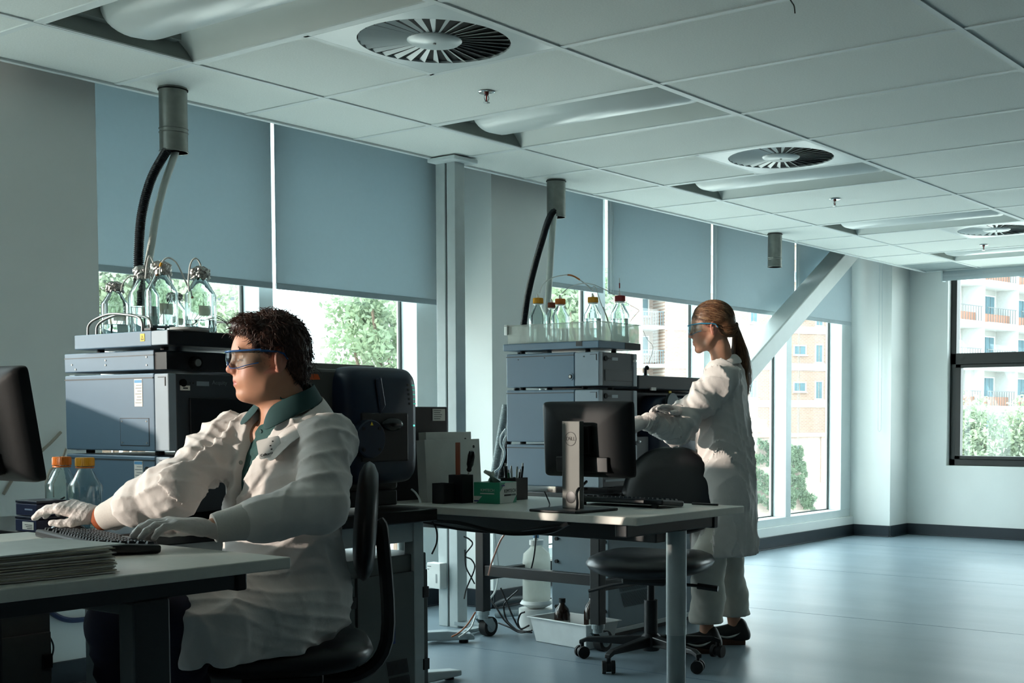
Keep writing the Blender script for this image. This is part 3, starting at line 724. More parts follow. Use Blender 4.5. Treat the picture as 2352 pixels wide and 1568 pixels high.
one(corr(px([(1162, 930), (1150, 1000), (1140, 1060), (1130, 1120)], .40), .02, .006, .0014), 'waste_hose', mat('grey_hose', '8B9699', .4), 'grey corrugated hose slanting down beside the far instrument stack', 'hose', smooth=True, angle=80)
# ================================================================== INSTRUMENTS
def lc_module(stack, x0, x1, y0, y1, z0, z1, bez, kind='plain'):
    """one chromatography module: side panels, bevelled bezel, dark front facing -y"""
    b = MB().box((x0, y0+bez, z0), (x1, y1, z1)).build('module', BLUEG, stack, bevel=.004)
    MB().box((x0-.0015, y0+bez+.003, z1-.016), (x0+.001, y1, z1-.012)).build('panel_seam', DGREY, b)
    MB().box((x0+.001, y0, z0+.002), (x0+.03, y0+bez-.001, z1-.002)).build('bezel', BEZ, b, bevel=.004)
    MB().box((x1-.03, y0, z0+.002), (x1-.001, y0+bez-.001, z1-.002)).build('bezel', BEZ, b, bevel=.004)
    MB().box((x0-.0008, y0+.012, z1-.04), (x0+.003, y0+.016, z1-.012)).box((x0-.0008, y0+.016, z1-.014), (x0+.003, y0+.05, z1-.012)).build('bezel_notch', BLACKP, b)
    MB().box((x0+.03, y0+.004, z0+.002), (x1-.03, y0+bez, z1-.002)).build('front_panel', FRONT, b, bevel=.003)
    for fx_ in (x0+.05, x1-.05):
        for fy in (y0+.12, y1-.06): MB().cyl((fx_, fy, z0-.012), (fx_, fy, z0), .014, n=12).build('foot', RUB, b)
    F = frame((0, y0+.0035, 0), (1, 0, 0), (0, -1, 0))
    MB().cyl((x0+.055, y0+.004, z1-.03), (x0+.055, y0-.001, z1-.03), .012, n=20).build('power_button', BLACKG, b)
    for k in range(2): MB().cyl((x0+.08+.012*k, y0+.004, z1-.03), (x0+.08+.012*k, y0+.0025, z1-.03), .003, n=10).build('status_light', BLACKP, b)
    MB().box((x0+.105, y0+.0028, z1-.038), (x0+.15, y0+.0042, z1-.024)).build('name_strip', BEZ, b)
    return b
def side_label(parent, x, y0, y1, z0, z1, blue=True):
    l = MB().box((x-.0012, y0, z0), (x, y1, z1)).build('inspection_label', PAPER, parent)
    if blue: MB().box((x-.0018, y0+.002, z1-.012), (x-.001, y1-.002, z1-.003)).build('label_header', mat('label_blue', '5B9BC8', .6), l)
    m = MB()
    for k in range(7):
        z = z1-.02-(z1-z0-.026)*k/6.5; m.box((x-.0018, y0+.004, z), (x-.001, y1-.004-random.random()*.02, z+.0018))
    m.build('print', mat('print_soft', '7C8183', .7), l)
    return l
# near stack
LX0, LX1, LY0, LY1 = .022, .385, -.655, -.095
st = thing('chromatography_stack', 'near blue-grey chromatography instrument stack behind the seated man', 'instrument', ((LX0+LX1)/2, (LY0+LY1)/2, B1Z))
mA = lc_module(st, LX0, LX1, LY0, LY1, .762, .940, .072)
mB_ = lc_module(st, LX0, LX1, LY0, LY1, .954, 1.195, .072)
mC = MB().box((LX0, LY0+.07, 1.205), (LX1, LY1, 1.266)).build('module', BLUEG, st, bevel=.003)
MB().box((LX0-.001, LY0+.07, 1.249), (LX0+.001, LY1, 1.252)).build('panel_seam', DGREY, mC)
MB().box((LX0+.004, LY0+.01, 1.206), (LX1-.004, LY0+.07, 1.258)).build('front_recess', FRONT2, mC)
v = MB().cyl((LX0+.10, LY0+.012, 1.228), (LX0+.10, LY0-.008, 1.228), .02, n=24).build('valve', BLACKG, mC, smooth=True)
MB().cyl((LX0+.10, LY0-.008, 1.228), (LX0+.10, LY0-.014, 1.228), .011, n=16).build('valve_face', STEEL, v)
for (y, z) in ((-.33, 1.225), (-.33, 1.24), (-.14, 1.23), (-.16, 1.215), (-.55, 1.22), (-.55, 1.245)): MB().cyl((LX0, y, z), (LX0-.002, y, z), .003, n=8).build('screw', STEEL, mC)
side_label(mB_, LX0, -.525, -.483, 1.093, 1.178)
side_label(mA, LX0, -.52, -.475, .84, .925)
MB().cyl((LX0, -.545, .893), (LX0-.004, -.545, .893), .014, n=20).build('lock', BLACKP, mA)
MB().cyl((LX0-.003, -.545, .893), (LX0-.006, -.545, .893), .007, n=14).build('lock_barrel', STEEL, mA)
pl = MB().box((LX0-.0015, -.555, .972), (LX0, -.405, 1.055)).build('access_plate', BLUEG, mB_, bevel=.0008, seg=1)
MB().box((LX0-.0008, -.557, .970), (LX0+.0003, -.403, .972)).box((LX0-.0008, -.557, 1.055), (LX0+.0003, -.403, 1.0572)).box((LX0-.0008, -.557, .970), (LX0+.0003, -.555, 1.057)).box((LX0-.0008, -.405, .970), (LX0+.0003, -.403, 1.057)).build('plate_gap', BLACKP, mB_)
for (y, z) in ((-.545, 1.047), (-.415, 1.047), (-.545, .98), (-.415, .98)): MB().cyl((LX0-.001, y, z), (LX0-.003, y, z), .0025, n=8).build('screw', STEEL, pl)
dd = MB().box((LX0+.075, LY0-.003, .985), (LX1-.02, LY0+.005, 1.12)).build('door', FRONT2, mB_, bevel=.003)
textobj('Acquity', .018, frame((LX0+.19, LY0+.0038, 1.168), (1, 0, 0), (0, -1, 0)), mat('print_dim', '77828A', .5), mB_)
MB().box((LX0+.045, LY0-.0005, 1.142), (LX0+.078, LY0+.004, 1.157)).build('asset_tag', PAPER, mB_)
MB().box((LX0+.053, LY0-.001, 1.147), (LX0+.07, LY0, 1.151)).build('tag_print', PRINT, mB_)
MB().box((LX1+.004, LY0+.01, B1Z), (LX1+.078, LY0+.12, 1.07)).build('column_heater', BLUEG, st, bevel=.006)
MB().box((LX1+.004, LY0+.14, B1Z), (LX1+.078, LY1-.06, 1.07)).build('column_manager', FRONT2, st, bevel=.005)
# back panel standing beside stack
one(MB().box((.06, -.09, .95), (.34, -.055, 1.20)), 'backing_panel', WPL, 'white panel edge behind the near instrument stack', 'panel', bevel=.003)
# solvent tray of the near stack
tr = thing('solvent_tray', 'blue-grey solvent tray with yellow warning label under foil-topped bottles', 'tray', (.2, -.4, 1.268))
tx0, tx1, ty0, ty1 = -.005, .40, -.70, -.20
MB().box((tx0, ty0+.085, 1.276), (tx1, ty1, 1.322)).build('tray_body', BLUEG, tr, bevel=.003)
MB().box((tx0, ty0, 1.276), (tx1, ty0+.083, 1.322)).build('tray_front', FRONT2, tr, bevel=.004)
MB().box((tx0-.001, ty0+.002, 1.277), (tx0+.02, ty0+.084, 1.321)).build('tray_corner', BEZ, tr, bevel=.003)
for fx_ in (.05, .34):
    for fy in (-.6, -.26): MB().cyl((fx_, fy, 1.266), (fx_, fy, 1.277), .012, n=12).build('foot', RUB, tr)
wl = MB().box((tx0-.0012, -.582, 1.291), (tx0, -.56, 1.314)).build('warning_label', YEL, tr)
MB().add([(tx0-.0016, -.578, 1.295), (tx0-.0016, -.564, 1.295), (tx0-.0016, -.571, 1.31), (tx0-.0016, -.575, 1.2968), (tx0-.0016, -.567, 1.2968), (tx0-.0016, -.571, 1.3065)], [(0, 1, 4, 3), (1, 2, 5, 4), (2, 0, 3, 5)]).build('warning_triangle', PRINT, wl)
for k, x in enumerate((.0, .03)):
    MB().tube(smoothpath([(x, -.27, 1.322), (x, -.275, 1.35), (x, -.31, 1.368), (x, -.39, 1.382), (x, -.48, 1.376), (x, -.545, 1.365), (x, -.563, 1.345), (x, -.563, 1.322)], 5), .0042, 10).build('tray_handle', STEEL, tr, smooth=True)
MB().tube(smoothpath([(.37, -.33, 1.322), (.37, -.35, 1.36), (.37, -.42, 1.378), (.37, -.52, 1.368), (.37, -.56, 1.345), (.37, -.565, 1.322)], 5), .0042, 10).build('tray_handle', STEEL, tr, smooth=True)
MB().box((-.003, -.61, 1.322), (.02, -.575, 1.332)).build('handle_clip', BLACKP, tr, bevel=.002)
one(MB().lathe([(0, 0), (.05, 0), (.058, .004), (.06, .011), (.052, .012), (.048, .007), (0, .006)], (.10, -.66, 1.3225), n=36), 'petri_dish', mat('dish_grey', 'A9AFAD', .4), 'shallow grey dish on the front of the near solvent tray', 'dish', smooth=True)

# ------------------------------------------------------------------ reagent bottles
def clearglass(name, hexc, ior=1.47, rough=0.0):
    if name in MATS: return MATS[name]
    m = bpy.data.materials.new(name); m.use_nodes = True; b = m.node_tree.nodes['Principled BSDF']
    n = m.node_tree.nodes.new('ShaderNodeTexNoise'); n.inputs['Scale'].default_value = 6; r = m.node_tree.nodes.new('ShaderNodeValToRGB')
    c = lin(hexc); r.color_ramp.elements[0].color = (*[x*.97 for x in c], 1); r.color_ramp.elements[1].color = (*c, 1)
    m.node_tree.links.new(n.outputs['Fac'], r.inputs[0]); m.node_tree.links.new(r.outputs[0], b.inputs['Base Color'])
    b.inputs['Transmission Weight'].default_value = 1; b.inputs['IOR'].default_value = ior; b.inputs['Roughness'].default_value = rough
    MATS[name] = m; return m
BGLASS = clearglass('bottle_glass', 'EEF7F5'); WATER = clearglass('water', 'F4FBFB', 1.33); AMBER = clearglass('amber_glass', '5A2408', 1.5)
FOIL = mat('crumpled_foil', 'B9B7B2', .28, 1.0, var=.25, scale=60, bump=.9, bscale=140)
TUBEM = mat('ptfe_tube', 'D9DCD8', .35)
def bottle(label, c, r, h, fill=.5, cap=None, foil=False, group=None, tilt=0, ring=None, label_patch=True, ports=False, name='reagent_bottle'):
    x, y, z = c; t = thing(name, label, 'bottle', c, group=group)
    nr = r*.42; sh = h*.60                    # neck radius, shoulder height
    outp = [(0, .001), (r*.92, 0), (r, .006)]+[(r, sh*k) for k in (.3, .7, 1)]
    outp += [(r*.975, sh+h*.02), (r*.92, sh+h*.045), (nr+(r*.92-nr)*.62, sh+h*.115), (nr+(r*.92-nr)*.25, sh+h*.195), (nr+(r*.92-nr)*.07, sh+h*.235)]+[(nr, h*.865), (nr*1.12, h*.885), (nr, h*.90), (nr*.98, h*.985), (nr*.88, h*.985)]
    th = .0028; inp = [(max(rr-th, .001), zz) for rr, zz in outp[-2:2:-1]]+[(r*.9-th, .004), (0, .0045)]
    MB().lathe(outp+inp, c, n=40).build('glass', BGLASS, t, smooth=True, angle=50)
    if fill > 0:
        fz = sh*fill; ri = r-th-.0004
        MB().lathe([(0, .005), (ri*.93, .005), (ri, .01), (ri, fz), (ri-.001, fz+.0008), (0, fz)], c, n=36).build('liquid', WATER, t, smooth=True, angle=50)
    if cap:
        n = 40; m = MB(); cz0, cz1 = h*.90, h*1.02; rc = nr*1.32; prof = []
        vs = []
        for zz, rr in ((cz0, rc*.985), (cz0+.002, rc), (cz1-.004, rc), (cz1, rc*.93)):
            for j in range(n*2):
                a = PI*j/n; q = rr+(.0006 if j % 2 else -.0006); vs.append((x+q*math.cos(a), y+q*math.sin(a), z+zz))
        k = n*2; fs = [(i*k+j, i*k+(j+1) % k, (i+1)*k+(j+1) % k, (i+1)*k+j) for i in range(3) for j in range(k)]+[tuple(range(3*k, 4*k)), tuple(range(k-1, -1, -1))]
        m.add(vs, fs); co = m.build('cap', cap, t, smooth=True, angle=30)
        if ports:
            MB().cyl((x-.004, y, z+cz1), (x-.004, y, z+cz1+.018), .0045, n=10).cyl((x+.008, y+.004, z+cz1), (x+.008, y+.004, z+cz1+.012), .0045, n=10).build('tube_port', WPL, co)
    if ring: MB().lathe([(nr*1.05, h*.868), (nr*1.3, h*.87), (nr*1.3, h*.888), (nr*1.05, h*.89)], c, n=30).build('pouring_ring', ring, t, smooth=True)
    if foil:
        rnd = random.Random(hash(label) % 1000); n = 30; vs = []; K = 9
        for i in range(K):
            f = i/(K-1); zz = h*.86+(h*.19)*f; rr = nr*(1.5-.05*f) if f < .8 else nr*(1.5-.05*f)*(1-(f-.8)*3.4)
            for j in range(n):
                a = 2*PI*j/n; q = rr*(1+rnd.uniform(-.11, .11)); vs.append((x+q*math.cos(a), y+q*math.sin(a), z+zz+rnd.uniform(-.003, .003)*(1 if 0 < i else 2)))
        fs = [(i*n+j, i*n+(j+1) % n, (i+1)*n+(j+1) % n, (i+1)*n+j) for i in range(K-1) for j in range(n)]+[tuple(range((K-1)*n, K*n))]
        MB().add(vs, fs).build('foil_cover', FOIL, t)
    if label_patch:
        n = 8; a0 = math.atan2(CAM.y-y, CAM.x-x)+label_patch*.5*(1 if label_patch is not True else .3); vs = []
        for j in range(n+1):
            a = a0-.42+.84*j/n; vs += [(x+(r+.0006)*math.cos(a), y+(r+.0006)*math.sin(a), z+sh*.46), (x+(r+.0006)*math.cos(a), y+(r+.0006)*math.sin(a), z+sh*.72)]
        MB().add(vs, [(2*j, 2*j+2, 2*j+3, 2*j+1) for j in range(n)]).build('label_tape', glassmat('tape_white', 'E8E8E4', .2, .3, body=.85, bodycol='C9C5BE'), t)
    return t
TZ = 1.3225
bt = [('short foil-topped bottle at the left end of the near solvent tray', (264, 1), .043, .165, .35, True),
      ('tall foil-topped solvent bottle in front of the hanging hoses', (330, 1), .047, .215, .72, True),
      ('tallest foil-topped bottle at the centre of the near solvent tray', (371, 1), .050, .222, .22, True),
      ('small foil-topped bottle half hidden behind the tallest bottle', (402, 1), .038, .140, .4, True),
      ('foil-topped bottle with a slanted tape label at the right of the near tray', (461, 1), .048, .205, .36, True)]
B1P = [(.105, -.365), (.21, -.415), (.075, -.525), (.245, -.52), (.195, -.625)]
def xy_at(u, yv, z): p = ony(u, 700, yv); return (p.x, yv, z)
for (lab, (u, _), r, h, f, fo_), yv in zip(bt, (-.29, -.355, -.46, -.37, -.565)):
    bottle(lab, xy_at(u, yv, TZ), r, h, f, foil=fo_, group='foil-topped solvent bottles', label_patch=.6)
def tubing(label, path, y, r=.0028, m=None, marks=(), name='solvent_tube'):
    pts = smoothpath([ony(u, v, y if not isinstance(y, (list, tuple)) else y[i]) for i, (u, v) in enumerate(path)], 10)
    t = thing(name, label, 'tube', tuple(pts[0]), group='solvent tubes')
    MB().tube(pts, r, 8).build('tube', m or TUBEM, t, smooth=True)
    for (f, mm, ln) in marks:
        i = int(f*(len(pts)-1)); j = min(len(pts)-1, i+ln); MB().tube(pts[i:j+1], r*1.5, 8).build('colour_sleeve', mm, t, smooth=True)
    return t
SL_O = mat('sleeve_orange', 'D9771E', .5); SL_R = mat('sleeve_red', '8A1B22', .5); SL_Y = mat('sleeve_yellow', 'E0A21C', .5)
tubing('white tube arching from the hose bottle to the tallest foil bottle', [(334, 640), (337, 610), (343, 588), (352, 602), (358, 625), (361, 634)], -.45, marks=((.8, SL_O, 9),))
tubing('white tube arching between the tallest foil bottle and the right bottle', [(367, 630), (370, 606), (385, 592), (404, 602), (420, 632), (436, 668), (441, 685)], -.5, marks=((.13, SL_Y, 4), (.95, SL_O, 4)))
tubing('white tube looping over the rightmost foil-topped bottle', [(434, 670), (433, 640), (438, 605), (449, 593), (459, 604), (463, 622), (464, 640)], -.565, marks=((.82, SL_R, 5),))
tubing('thin white tube arching from the short foil bottle', [(278, 668), (282, 652), (296, 636), (312, 634)], -.35, r=.0023)
tubing('thin pale tube curling behind the tallest foil bottle', [(366, 632), (376, 625), (388, 632), (394, 650), (395, 668)], -.44, r=.0023)
tubing('bundle of thin wires falling over the right end of the near tray', [(495, 728), (512, 736), (524, 748), (530, 766), (532, 790)], -.55, r=.0016, m=mat('grey_wire', '3A3A34', .5), name='wire_bundle')
tubing('second thin wire arcing down at the right end of the near tray', [(490, 722), (505, 728), (520, 740), (528, 760), (529, 785)], -.57, r=.0013, m=STEEL, name='wire_bundle')

# ------------------------------------------------------------------ far stack
KX0, KX1, KY0, KY1 = 2.30, 2.60, -.575, -.025
st = thing('chromatography_stack', 'far blue-grey chromatography stack behind the rear-facing monitor', 'instrument', ((KX0+KX1)/2, (KY0+KY1)/2, B2Z))
m3 = lc_module(st, KX0, KX1, KY0, KY1, .738, .93, .14)
m2 = lc_module(st, KX0, KX1, KY0, KY1, .944, 1.186, .14)
m1 = lc_module(st, KX0, KX1, KY0, KY1, 1.200, 1.357, .14)
MB().cyl((KX0, -.415, 1.245), (KX0-.003, -.415, 1.245), .017, n=22).build('lock', BLUEG, m1, smooth=True)
MB().cyl((KX0-.003, -.415, 1.245), (KX0-.006, -.415, 1.245), .010, n=18).build('lock_barrel', BLACKP, m1)
MB().cyl((KX0-.005, -.415, 1.245), (KX0-.008, -.415, 1.245), .006, n=14).build('lock_face', STEEL, m1)
for (y, z) in ((-.1, 1.33), (-.26, 1.335), (-.49, 1.335)): MB().cyl((KX0, y, z), (KX0-.002, y, z), .003, n=8).build('screw', DGREY, m1)
MB().box((KX0+.05, KY0+.0015, 1.225), (KX1-.035, KY0+.005, 1.275)).build('drawer', FRONT, m1, bevel=.0012)
MB().sphere((KX1-.022, KY0-.001, 1.322), (.016, .003, .008)).build('badge', mat('badge_silver', 'C9CDCB', .25, .6), m1, smooth=True)
MB().box((KX0+.035, KY0+.002, 1.09), (KX0+.055, KY0+.005, 1.11)).build('tag', PAPER, m2)
for k in range(4): MB().box((KX0+.05, KY0+.001, .765+.022*k), (KX1-.04, KY0+.005, .775+.022*k)).build('vent_slat', BEZ, m3)
MB().box((KX0-.012, KY0-.008, 1.372), (KX1+.012, KY1+.01, 1.404)).build('tray_plate', BLUEG, st, bevel=.004)
MB().box((KX0-.0135, KY0+.085, 1.382), (KX0-.011, KY0+.12, 1.404)).build('hand_recess', BLACKP, st)
MB().box((KX0+.19, KY0-.0095, 1.373), (KX1+.013, KY0-.0075, 1.403)).build('dark_front', FRONT2, st)
for fx_ in (KX0+.05, KX1-.05):
    for fy in (KY0+.1, KY1-.06): MB().cyl((fx_, fy, 1.356), (fx_, fy, 1.373), .012, n=12).build('foot', RUB, st)
# translucent tote with bottles
TOTE = glassmat('frosted_plastic', 'F4F6F4', .5, .3, body=.30, bodycol='F1F1EC')
tt = thing('plastic_tote', 'frosted translucent plastic tote on top of the far instrument stack', 'box', (2.46, -.3, 1.405))
ax0, ax1, ay0, ay1, az0, az1, th = 2.30, 2.615, -.575, -.035, 1.4055, 1.492, .003
MB().box((ax0, ay0, az0), (ax1, ay1, az0+th)).build('tote_base', TOTE, tt)
MB().box((ax0, ay0, az0+th), (ax0+th, ay1, az1)).build('tote_side', TOTE, tt); MB().box((ax1-th, ay0, az0+th), (ax1, ay1, az1)).build('tote_side', TOTE, tt)
MB().box((ax0+th, ay0, az0+th), (ax1-th, ay0+th, az1)).build('tote_end', TOTE, tt); MB().box((ax0+th, ay1-th, az0+th), (ax1-th, ay1, az1)).build('tote_end', TOTE, tt)
m = MB()
for (a, b) in (((ax0-.012, ay0-.012), (ax1+.012, ay0)), ((ax0-.012, ay1), (ax1+.012, ay1+.012)), ((ax0-.012, ay0), (ax0, ay1)), ((ax1, ay0), (ax1+.012, ay1))): m.box((a[0], a[1], az1-.004), (b[0], b[1], az1))
m.build('tote_rim', TOTE, tt)
MB().box((ax0-.006, ay1, az1-.045), (ax0+.03, ay1+.018, az1+.004)).build('latch', WPL, tt, bevel=.002); MB().box((ax1-.03, ay1, az1-.04), (ax1+.006, ay1+.012, az1+.002)).build('latch', WPL, tt, bevel=.002)
CB = [('yellow-capped bottle at the left end of the frosted tote', 1236, -.13, .2, .54, CAPY), ('orange-capped bottle beside the yellow-capped one at the left of the tote', 1287, -.19, .2, .55, CAPO),
      ('brown-capped bottle half hidden behind the orange-capped bottle', 1309, -.09, .192, .4, CAPB), ('yellow-capped bottle in the middle of the frosted tote', 1362, -.37, .2, .9, CAPY), ('red-capped bottle at the right end of the frosted tote', 1424, -.515, .2, .85, CAPR)]
for (lab, u, yv, h, f, cm) in CB:
    p = ony(u, 720, yv); x = min(max(p.x, 2.352), 2.562); bottle(lab, (x, yv, az0+th+.001), .044 if h > .195 else .034, h*1.06, f, cap=cm, group='capped bottles in the tote', label_patch=False, ring=WPL, ports=True)
Yt = -.3
tubing('white tube arching from the left yellow-capped bottle with an orange sleeve', [(1240, 672), (1246, 655), (1262, 641), (1287, 633), (1315, 633), (1345, 652), (1358, 664)], -.25, marks=((.6, SL_O, 9),))
tubing('white tube arching from the orange-capped bottle to the red cap', [(1290, 674), (1308, 660), (1335, 651), (1362, 653), (1390, 665), (1412, 678)], -.4, r=.002)
tubing('thin tube looping from the middle yellow cap down into the tote', [(1361, 670), (1363, 657), (1369, 662), (1378, 690), (1392, 725), (1402, 760)], -.45, r=.0018)
tubing('straight white tube standing up from the red-capped bottle', [(1423, 672), (1423, 655), (1422.5, 638)], -.515, r=.002, marks=((.3, SL_R, 7),))
tubing('thin wire bent out to the right of the red-capped bottle', [(1436, 694), (1452, 703), (1467, 712), (1464, 718), (1452, 732), (1444, 744)], -.55, r=.0012, m=STEEL)
tubing('white tube with a yellow sleeve dropping into the tote', [(1386, 705), (1391, 720), (1396, 735), (1404, 770)], -.45, r=.0018, marks=((.3, SL_Y, 12),))

# ------------------------------------------------------------------ mass spectrometers
PUTTY = mat('putty_grey', '585651', .5)
def superbox(w, h, e=8, n=56): return superell(w, h, e, n)
def cover(parent, name, cx, y0, y1, zc, w, h, m, e=7, dome=.03):
    """rounded-rectangle hood bulging towards -y"""
    P = superell(w, h, e, 64); rings = []
    for (s, y) in ((.02, y0), (.8, y0+dome*.12), (.93, y0+dome*.4), (.985, y0+dome), (1, y0+dome*1.8), (1, y1)):
        rings.append([(cx+p[0]*s, y, zc+p[1]*s) for p in P])
    n = 64; vs = [q for r in rings for q in r]; fs = [(i*n+j, i*n+(j+1) % n, (i+1)*n+(j+1) % n, (i+1)*n+j) for i in range(5) for j in range(n)]+[tuple(range(5*n, 6*n)), tuple(range(n))]
    return MB().add(vs, fs).build(name, m, parent, smooth=True, angle=50)
ms = thing('mass_spectrometer', 'navy-fronted mass spectrometer on the near bench behind the man', 'instrument', (.75, -.4, B1Z))
MB().box((.47, -.68, .80), (.955, -.10, 1.225)).build('body', PUTTY, ms, bevel=.012)
hd = cover(ms, 'front_hood', .815, -.765, -.67, 1.03, .335, .41, NAVY)
MB().box((.52, -.70, .745), (.93, -.15, .80)).build('base', BLACKP, ms, bevel=.006)
for fx_ in (.56, .87):
    for fy in (-.62, -.22): MB().cyl((fx_, fy, B1Z), (fx_, fy, .747), .016, n=14).build('foot', RUB, ms)
MB().box((.40, -.69, 1.165), (.465, -.55, 1.235)).build('gas_module', FRONT, ms, bevel=.004); MB().box((.40, -.70, 1.08), (.468, -.55, 1.160)).build('gas_module', FRONT2, ms, bevel=.004)
MB().add([(.525, -.6815, 1.205), (.585, -.6815, 1.205), (.593, -.683, 1.187), (.538, -.683, 1.185)], [(0, 1, 2, 3)]).build('orange_note', mat('note_orange', 'D0561E', .7), ms)
MB().add([(.80-.10, -.7675, .905), (.80+.12, -.7675, .905), (.80+.12, -.7675, 1.075), (.80-.10, -.7675, 1.075), (.80-.10, -.758, .905), (.80+.12, -.758, .905), (.80+.12, -.758, 1.075), (.80-.10, -.758, 1.075)], [(0, 1, 2, 3), (0, 4, 5, 1), (1, 5, 6, 2), (2, 6, 7, 3), (3, 7, 4, 0)]).build('door_panel', BLACKP, hd, bevel=.004)
MB().sphere((.84, -.772, 1.035), (.05, .012, .024)).build('handle', BLACKG, hd, smooth=True)
MB().prism([(.765, 1.19), (.79, 1.2), (.81, 1.1), (.785, 1.07)], 'y', -.772, -.763).build('hood_crease', NAVY, hd, bevel=.006)
for k in range(5):
    z = 1.172-.0165*k; MB().box((.934+.002*k, -.760, z), (.958+.002*k, -.752, z+.0035)).build('status_light', mat('led_green', '1F6F62', .3, emit='3FD8B4', estr=.35 if k < 3 else .12), hd)
    MB().lathe([(0, 0), (.0045, 0), (.0045, .002), (0, .002)], n=12, M=frame((.925+.002*k, -.7615, z+.002), (1, 0, 0), (0, -1, 0))).build('status_icon', DGREY, hd)
MB().cyl((.955, -.757, 1.03), (.955, -.762, 1.03), .003, n=10).build('power_light', mat('led_teal', '2FBFA0', .3, emit='4FF0C8', estr=2.0), hd)
# ion source: flanged ring with window, and the probe tower above it
FX, FZ = .715, .985
sr = MB(); R_ = frame((FX, -.80, FZ), (1, 0, 0), (0, -1, 0))
sr.lathe([(.037, 0), (.062, 0), (.066, -.004), (.066, -.03), (.06, -.034), (.06, -.13), (.037, -.13)], n=44, M=R_)
src_ = sr.build('source_flange', NAVY, ms, smooth=True)
MB().lathe([(0, -.012), (.036, -.012), (.037, -.016)], n=32, M=R_).build('source_window', mat('smoked_glass', '3A3C3B', .08, coat=.5), src_)
for k in range(4):
    a = PI/4+k*PI/2; MB().lathe([(0, .002), (.006, .002), (.006, -.004)], (.051*math.cos(a), .051*math.sin(a), 0), n=12, M=R_).build('bolt', BLACKP, src_)
MB().add([tuple(R_ @ Vector(p)) for p in ((-.007, .047, .001), (.007, .047, .001), (0, .060, .001))], [(0, 1, 2)]).build('warning_triangle', YEL, src_)
pt = MB().cyl((FX-.03, -.73, 1.05), (FX-.03, -.73, 1.13), .016, n=20)
pt = pt.build('probe_body', STEEL, ms, smooth=True)
for k in range(9): MB().lathe([(.0, 0), (.021, 0), (.021, .004), (0, .004)], (FX-.03, -.73, 1.052+.0085*k), n=22).build('cooling_fin', STEEL, pt)
MB().cyl((FX-.03, -.73, 1.13), (FX-.03, -.73, 1.15), .018, n=20).build('probe_collar', mat('brass', '8A6A2A', .3, .9), pt)
MB().cyl((FX-.034, -.73, 1.15), (FX-.034, -.73, 1.172), .013, n=16).build('probe_head', BLACKP, pt); MB().cyl((FX-.008, -.73, 1.13), (FX-.008, -.73, 1.195), .005, n=12).build('probe_needle', STEEL, pt)
MB().box((FX-.04, -.745, 1.045), (FX+.07, -.70, 1.055)).build('probe_bracket', mat('teal_anodised', '1E4A48', .35, .4), ms, bevel=.002)
one(MB().tube(smoothpath([(.60, -.70, 1.10), (.56, -.72, 1.07), (.54, -.71, 1.02), (.55, -.70, .95)], 8), .0022, 6), 'gas_line', BLACKP, 'thin black gas line looping beside the mass spectrometer probe', 'cable', smooth=True)
one(MB().box((.62, -.62, 1.2265), (.90, -.3, 1.2455)), 'equipment_lid', mat('lid_grey', '8C8A84', .5), 'flat grey lid lying on top of the near mass spectrometer', 'lid', bevel=.003)
# the far one, largely hidden behind the woman
ms2 = thing('mass_spectrometer', 'dark navy mass spectrometer behind the standing woman', 'instrument', (3.05, -.25, B2Z))
MB().box((2.74, -.40, .765), (3.56, .08, 1.19)).build('body', mat('navy_dark', '10161E', .4), ms2, bevel=.01)
MB().box((2.73, -.49, 1.195), (3.57, .085, 1.262)).build('top_ledge', FRONT2, ms2, bevel=.006)
h2 = cover(ms2, 'front_hood', 3.12, -.49, -.40, .97, .50, .40, NAVY)
MB().box((2.76, -.38, B2Z+.001), (3.54, .05, .765)).build('base', BLACKP, ms2)
MB().box((2.745, -.462, .77), (2.855, -.40, .965)).build('side_module', FRONT, ms2, bevel=.004)
MB().sphere((2.775, -.465, .94), (.012, .003, .007)).build('badge', mat('badge_silver', 'C9CDCB', .25, .6), ms2, smooth=True)
MB().box((2.83, -.497, 1.19), (2.87, -.488, 1.205)).build('tag', PAPER, ms2); MB().box((2.99, -.4935, 1.165), (3.01, -.4895, 1.19)).build('yellow_tag', YEL, ms2)
MB().cyl((2.86, -.44, 1.262), (2.86, -.44, 1.30), .008, n=12).sphere((2.872, -.44, 1.302), .012).build('inlet_valve', BLACKP, ms2, smooth=True)
MB().cyl((3.0, -.494, 1.13), (3.0, -.51, 1.13), .05, n=30).build('vacuum_port', mat('port_grey', '5B6468', .3, .5), ms2, smooth=True)
one(MB().tube(smoothpath([onx(1478, 760, 2.75)+Vector((0, 0, 0)), onx(1486, 778, 2.75), onx(1500, 800, 2.75), (2.87, -.44, 1.30)], 8), .0011, 6), 'gas_line', STEEL, 'hair-thin line arching down to the far mass spectrometer inlet', 'cable', smooth=True)

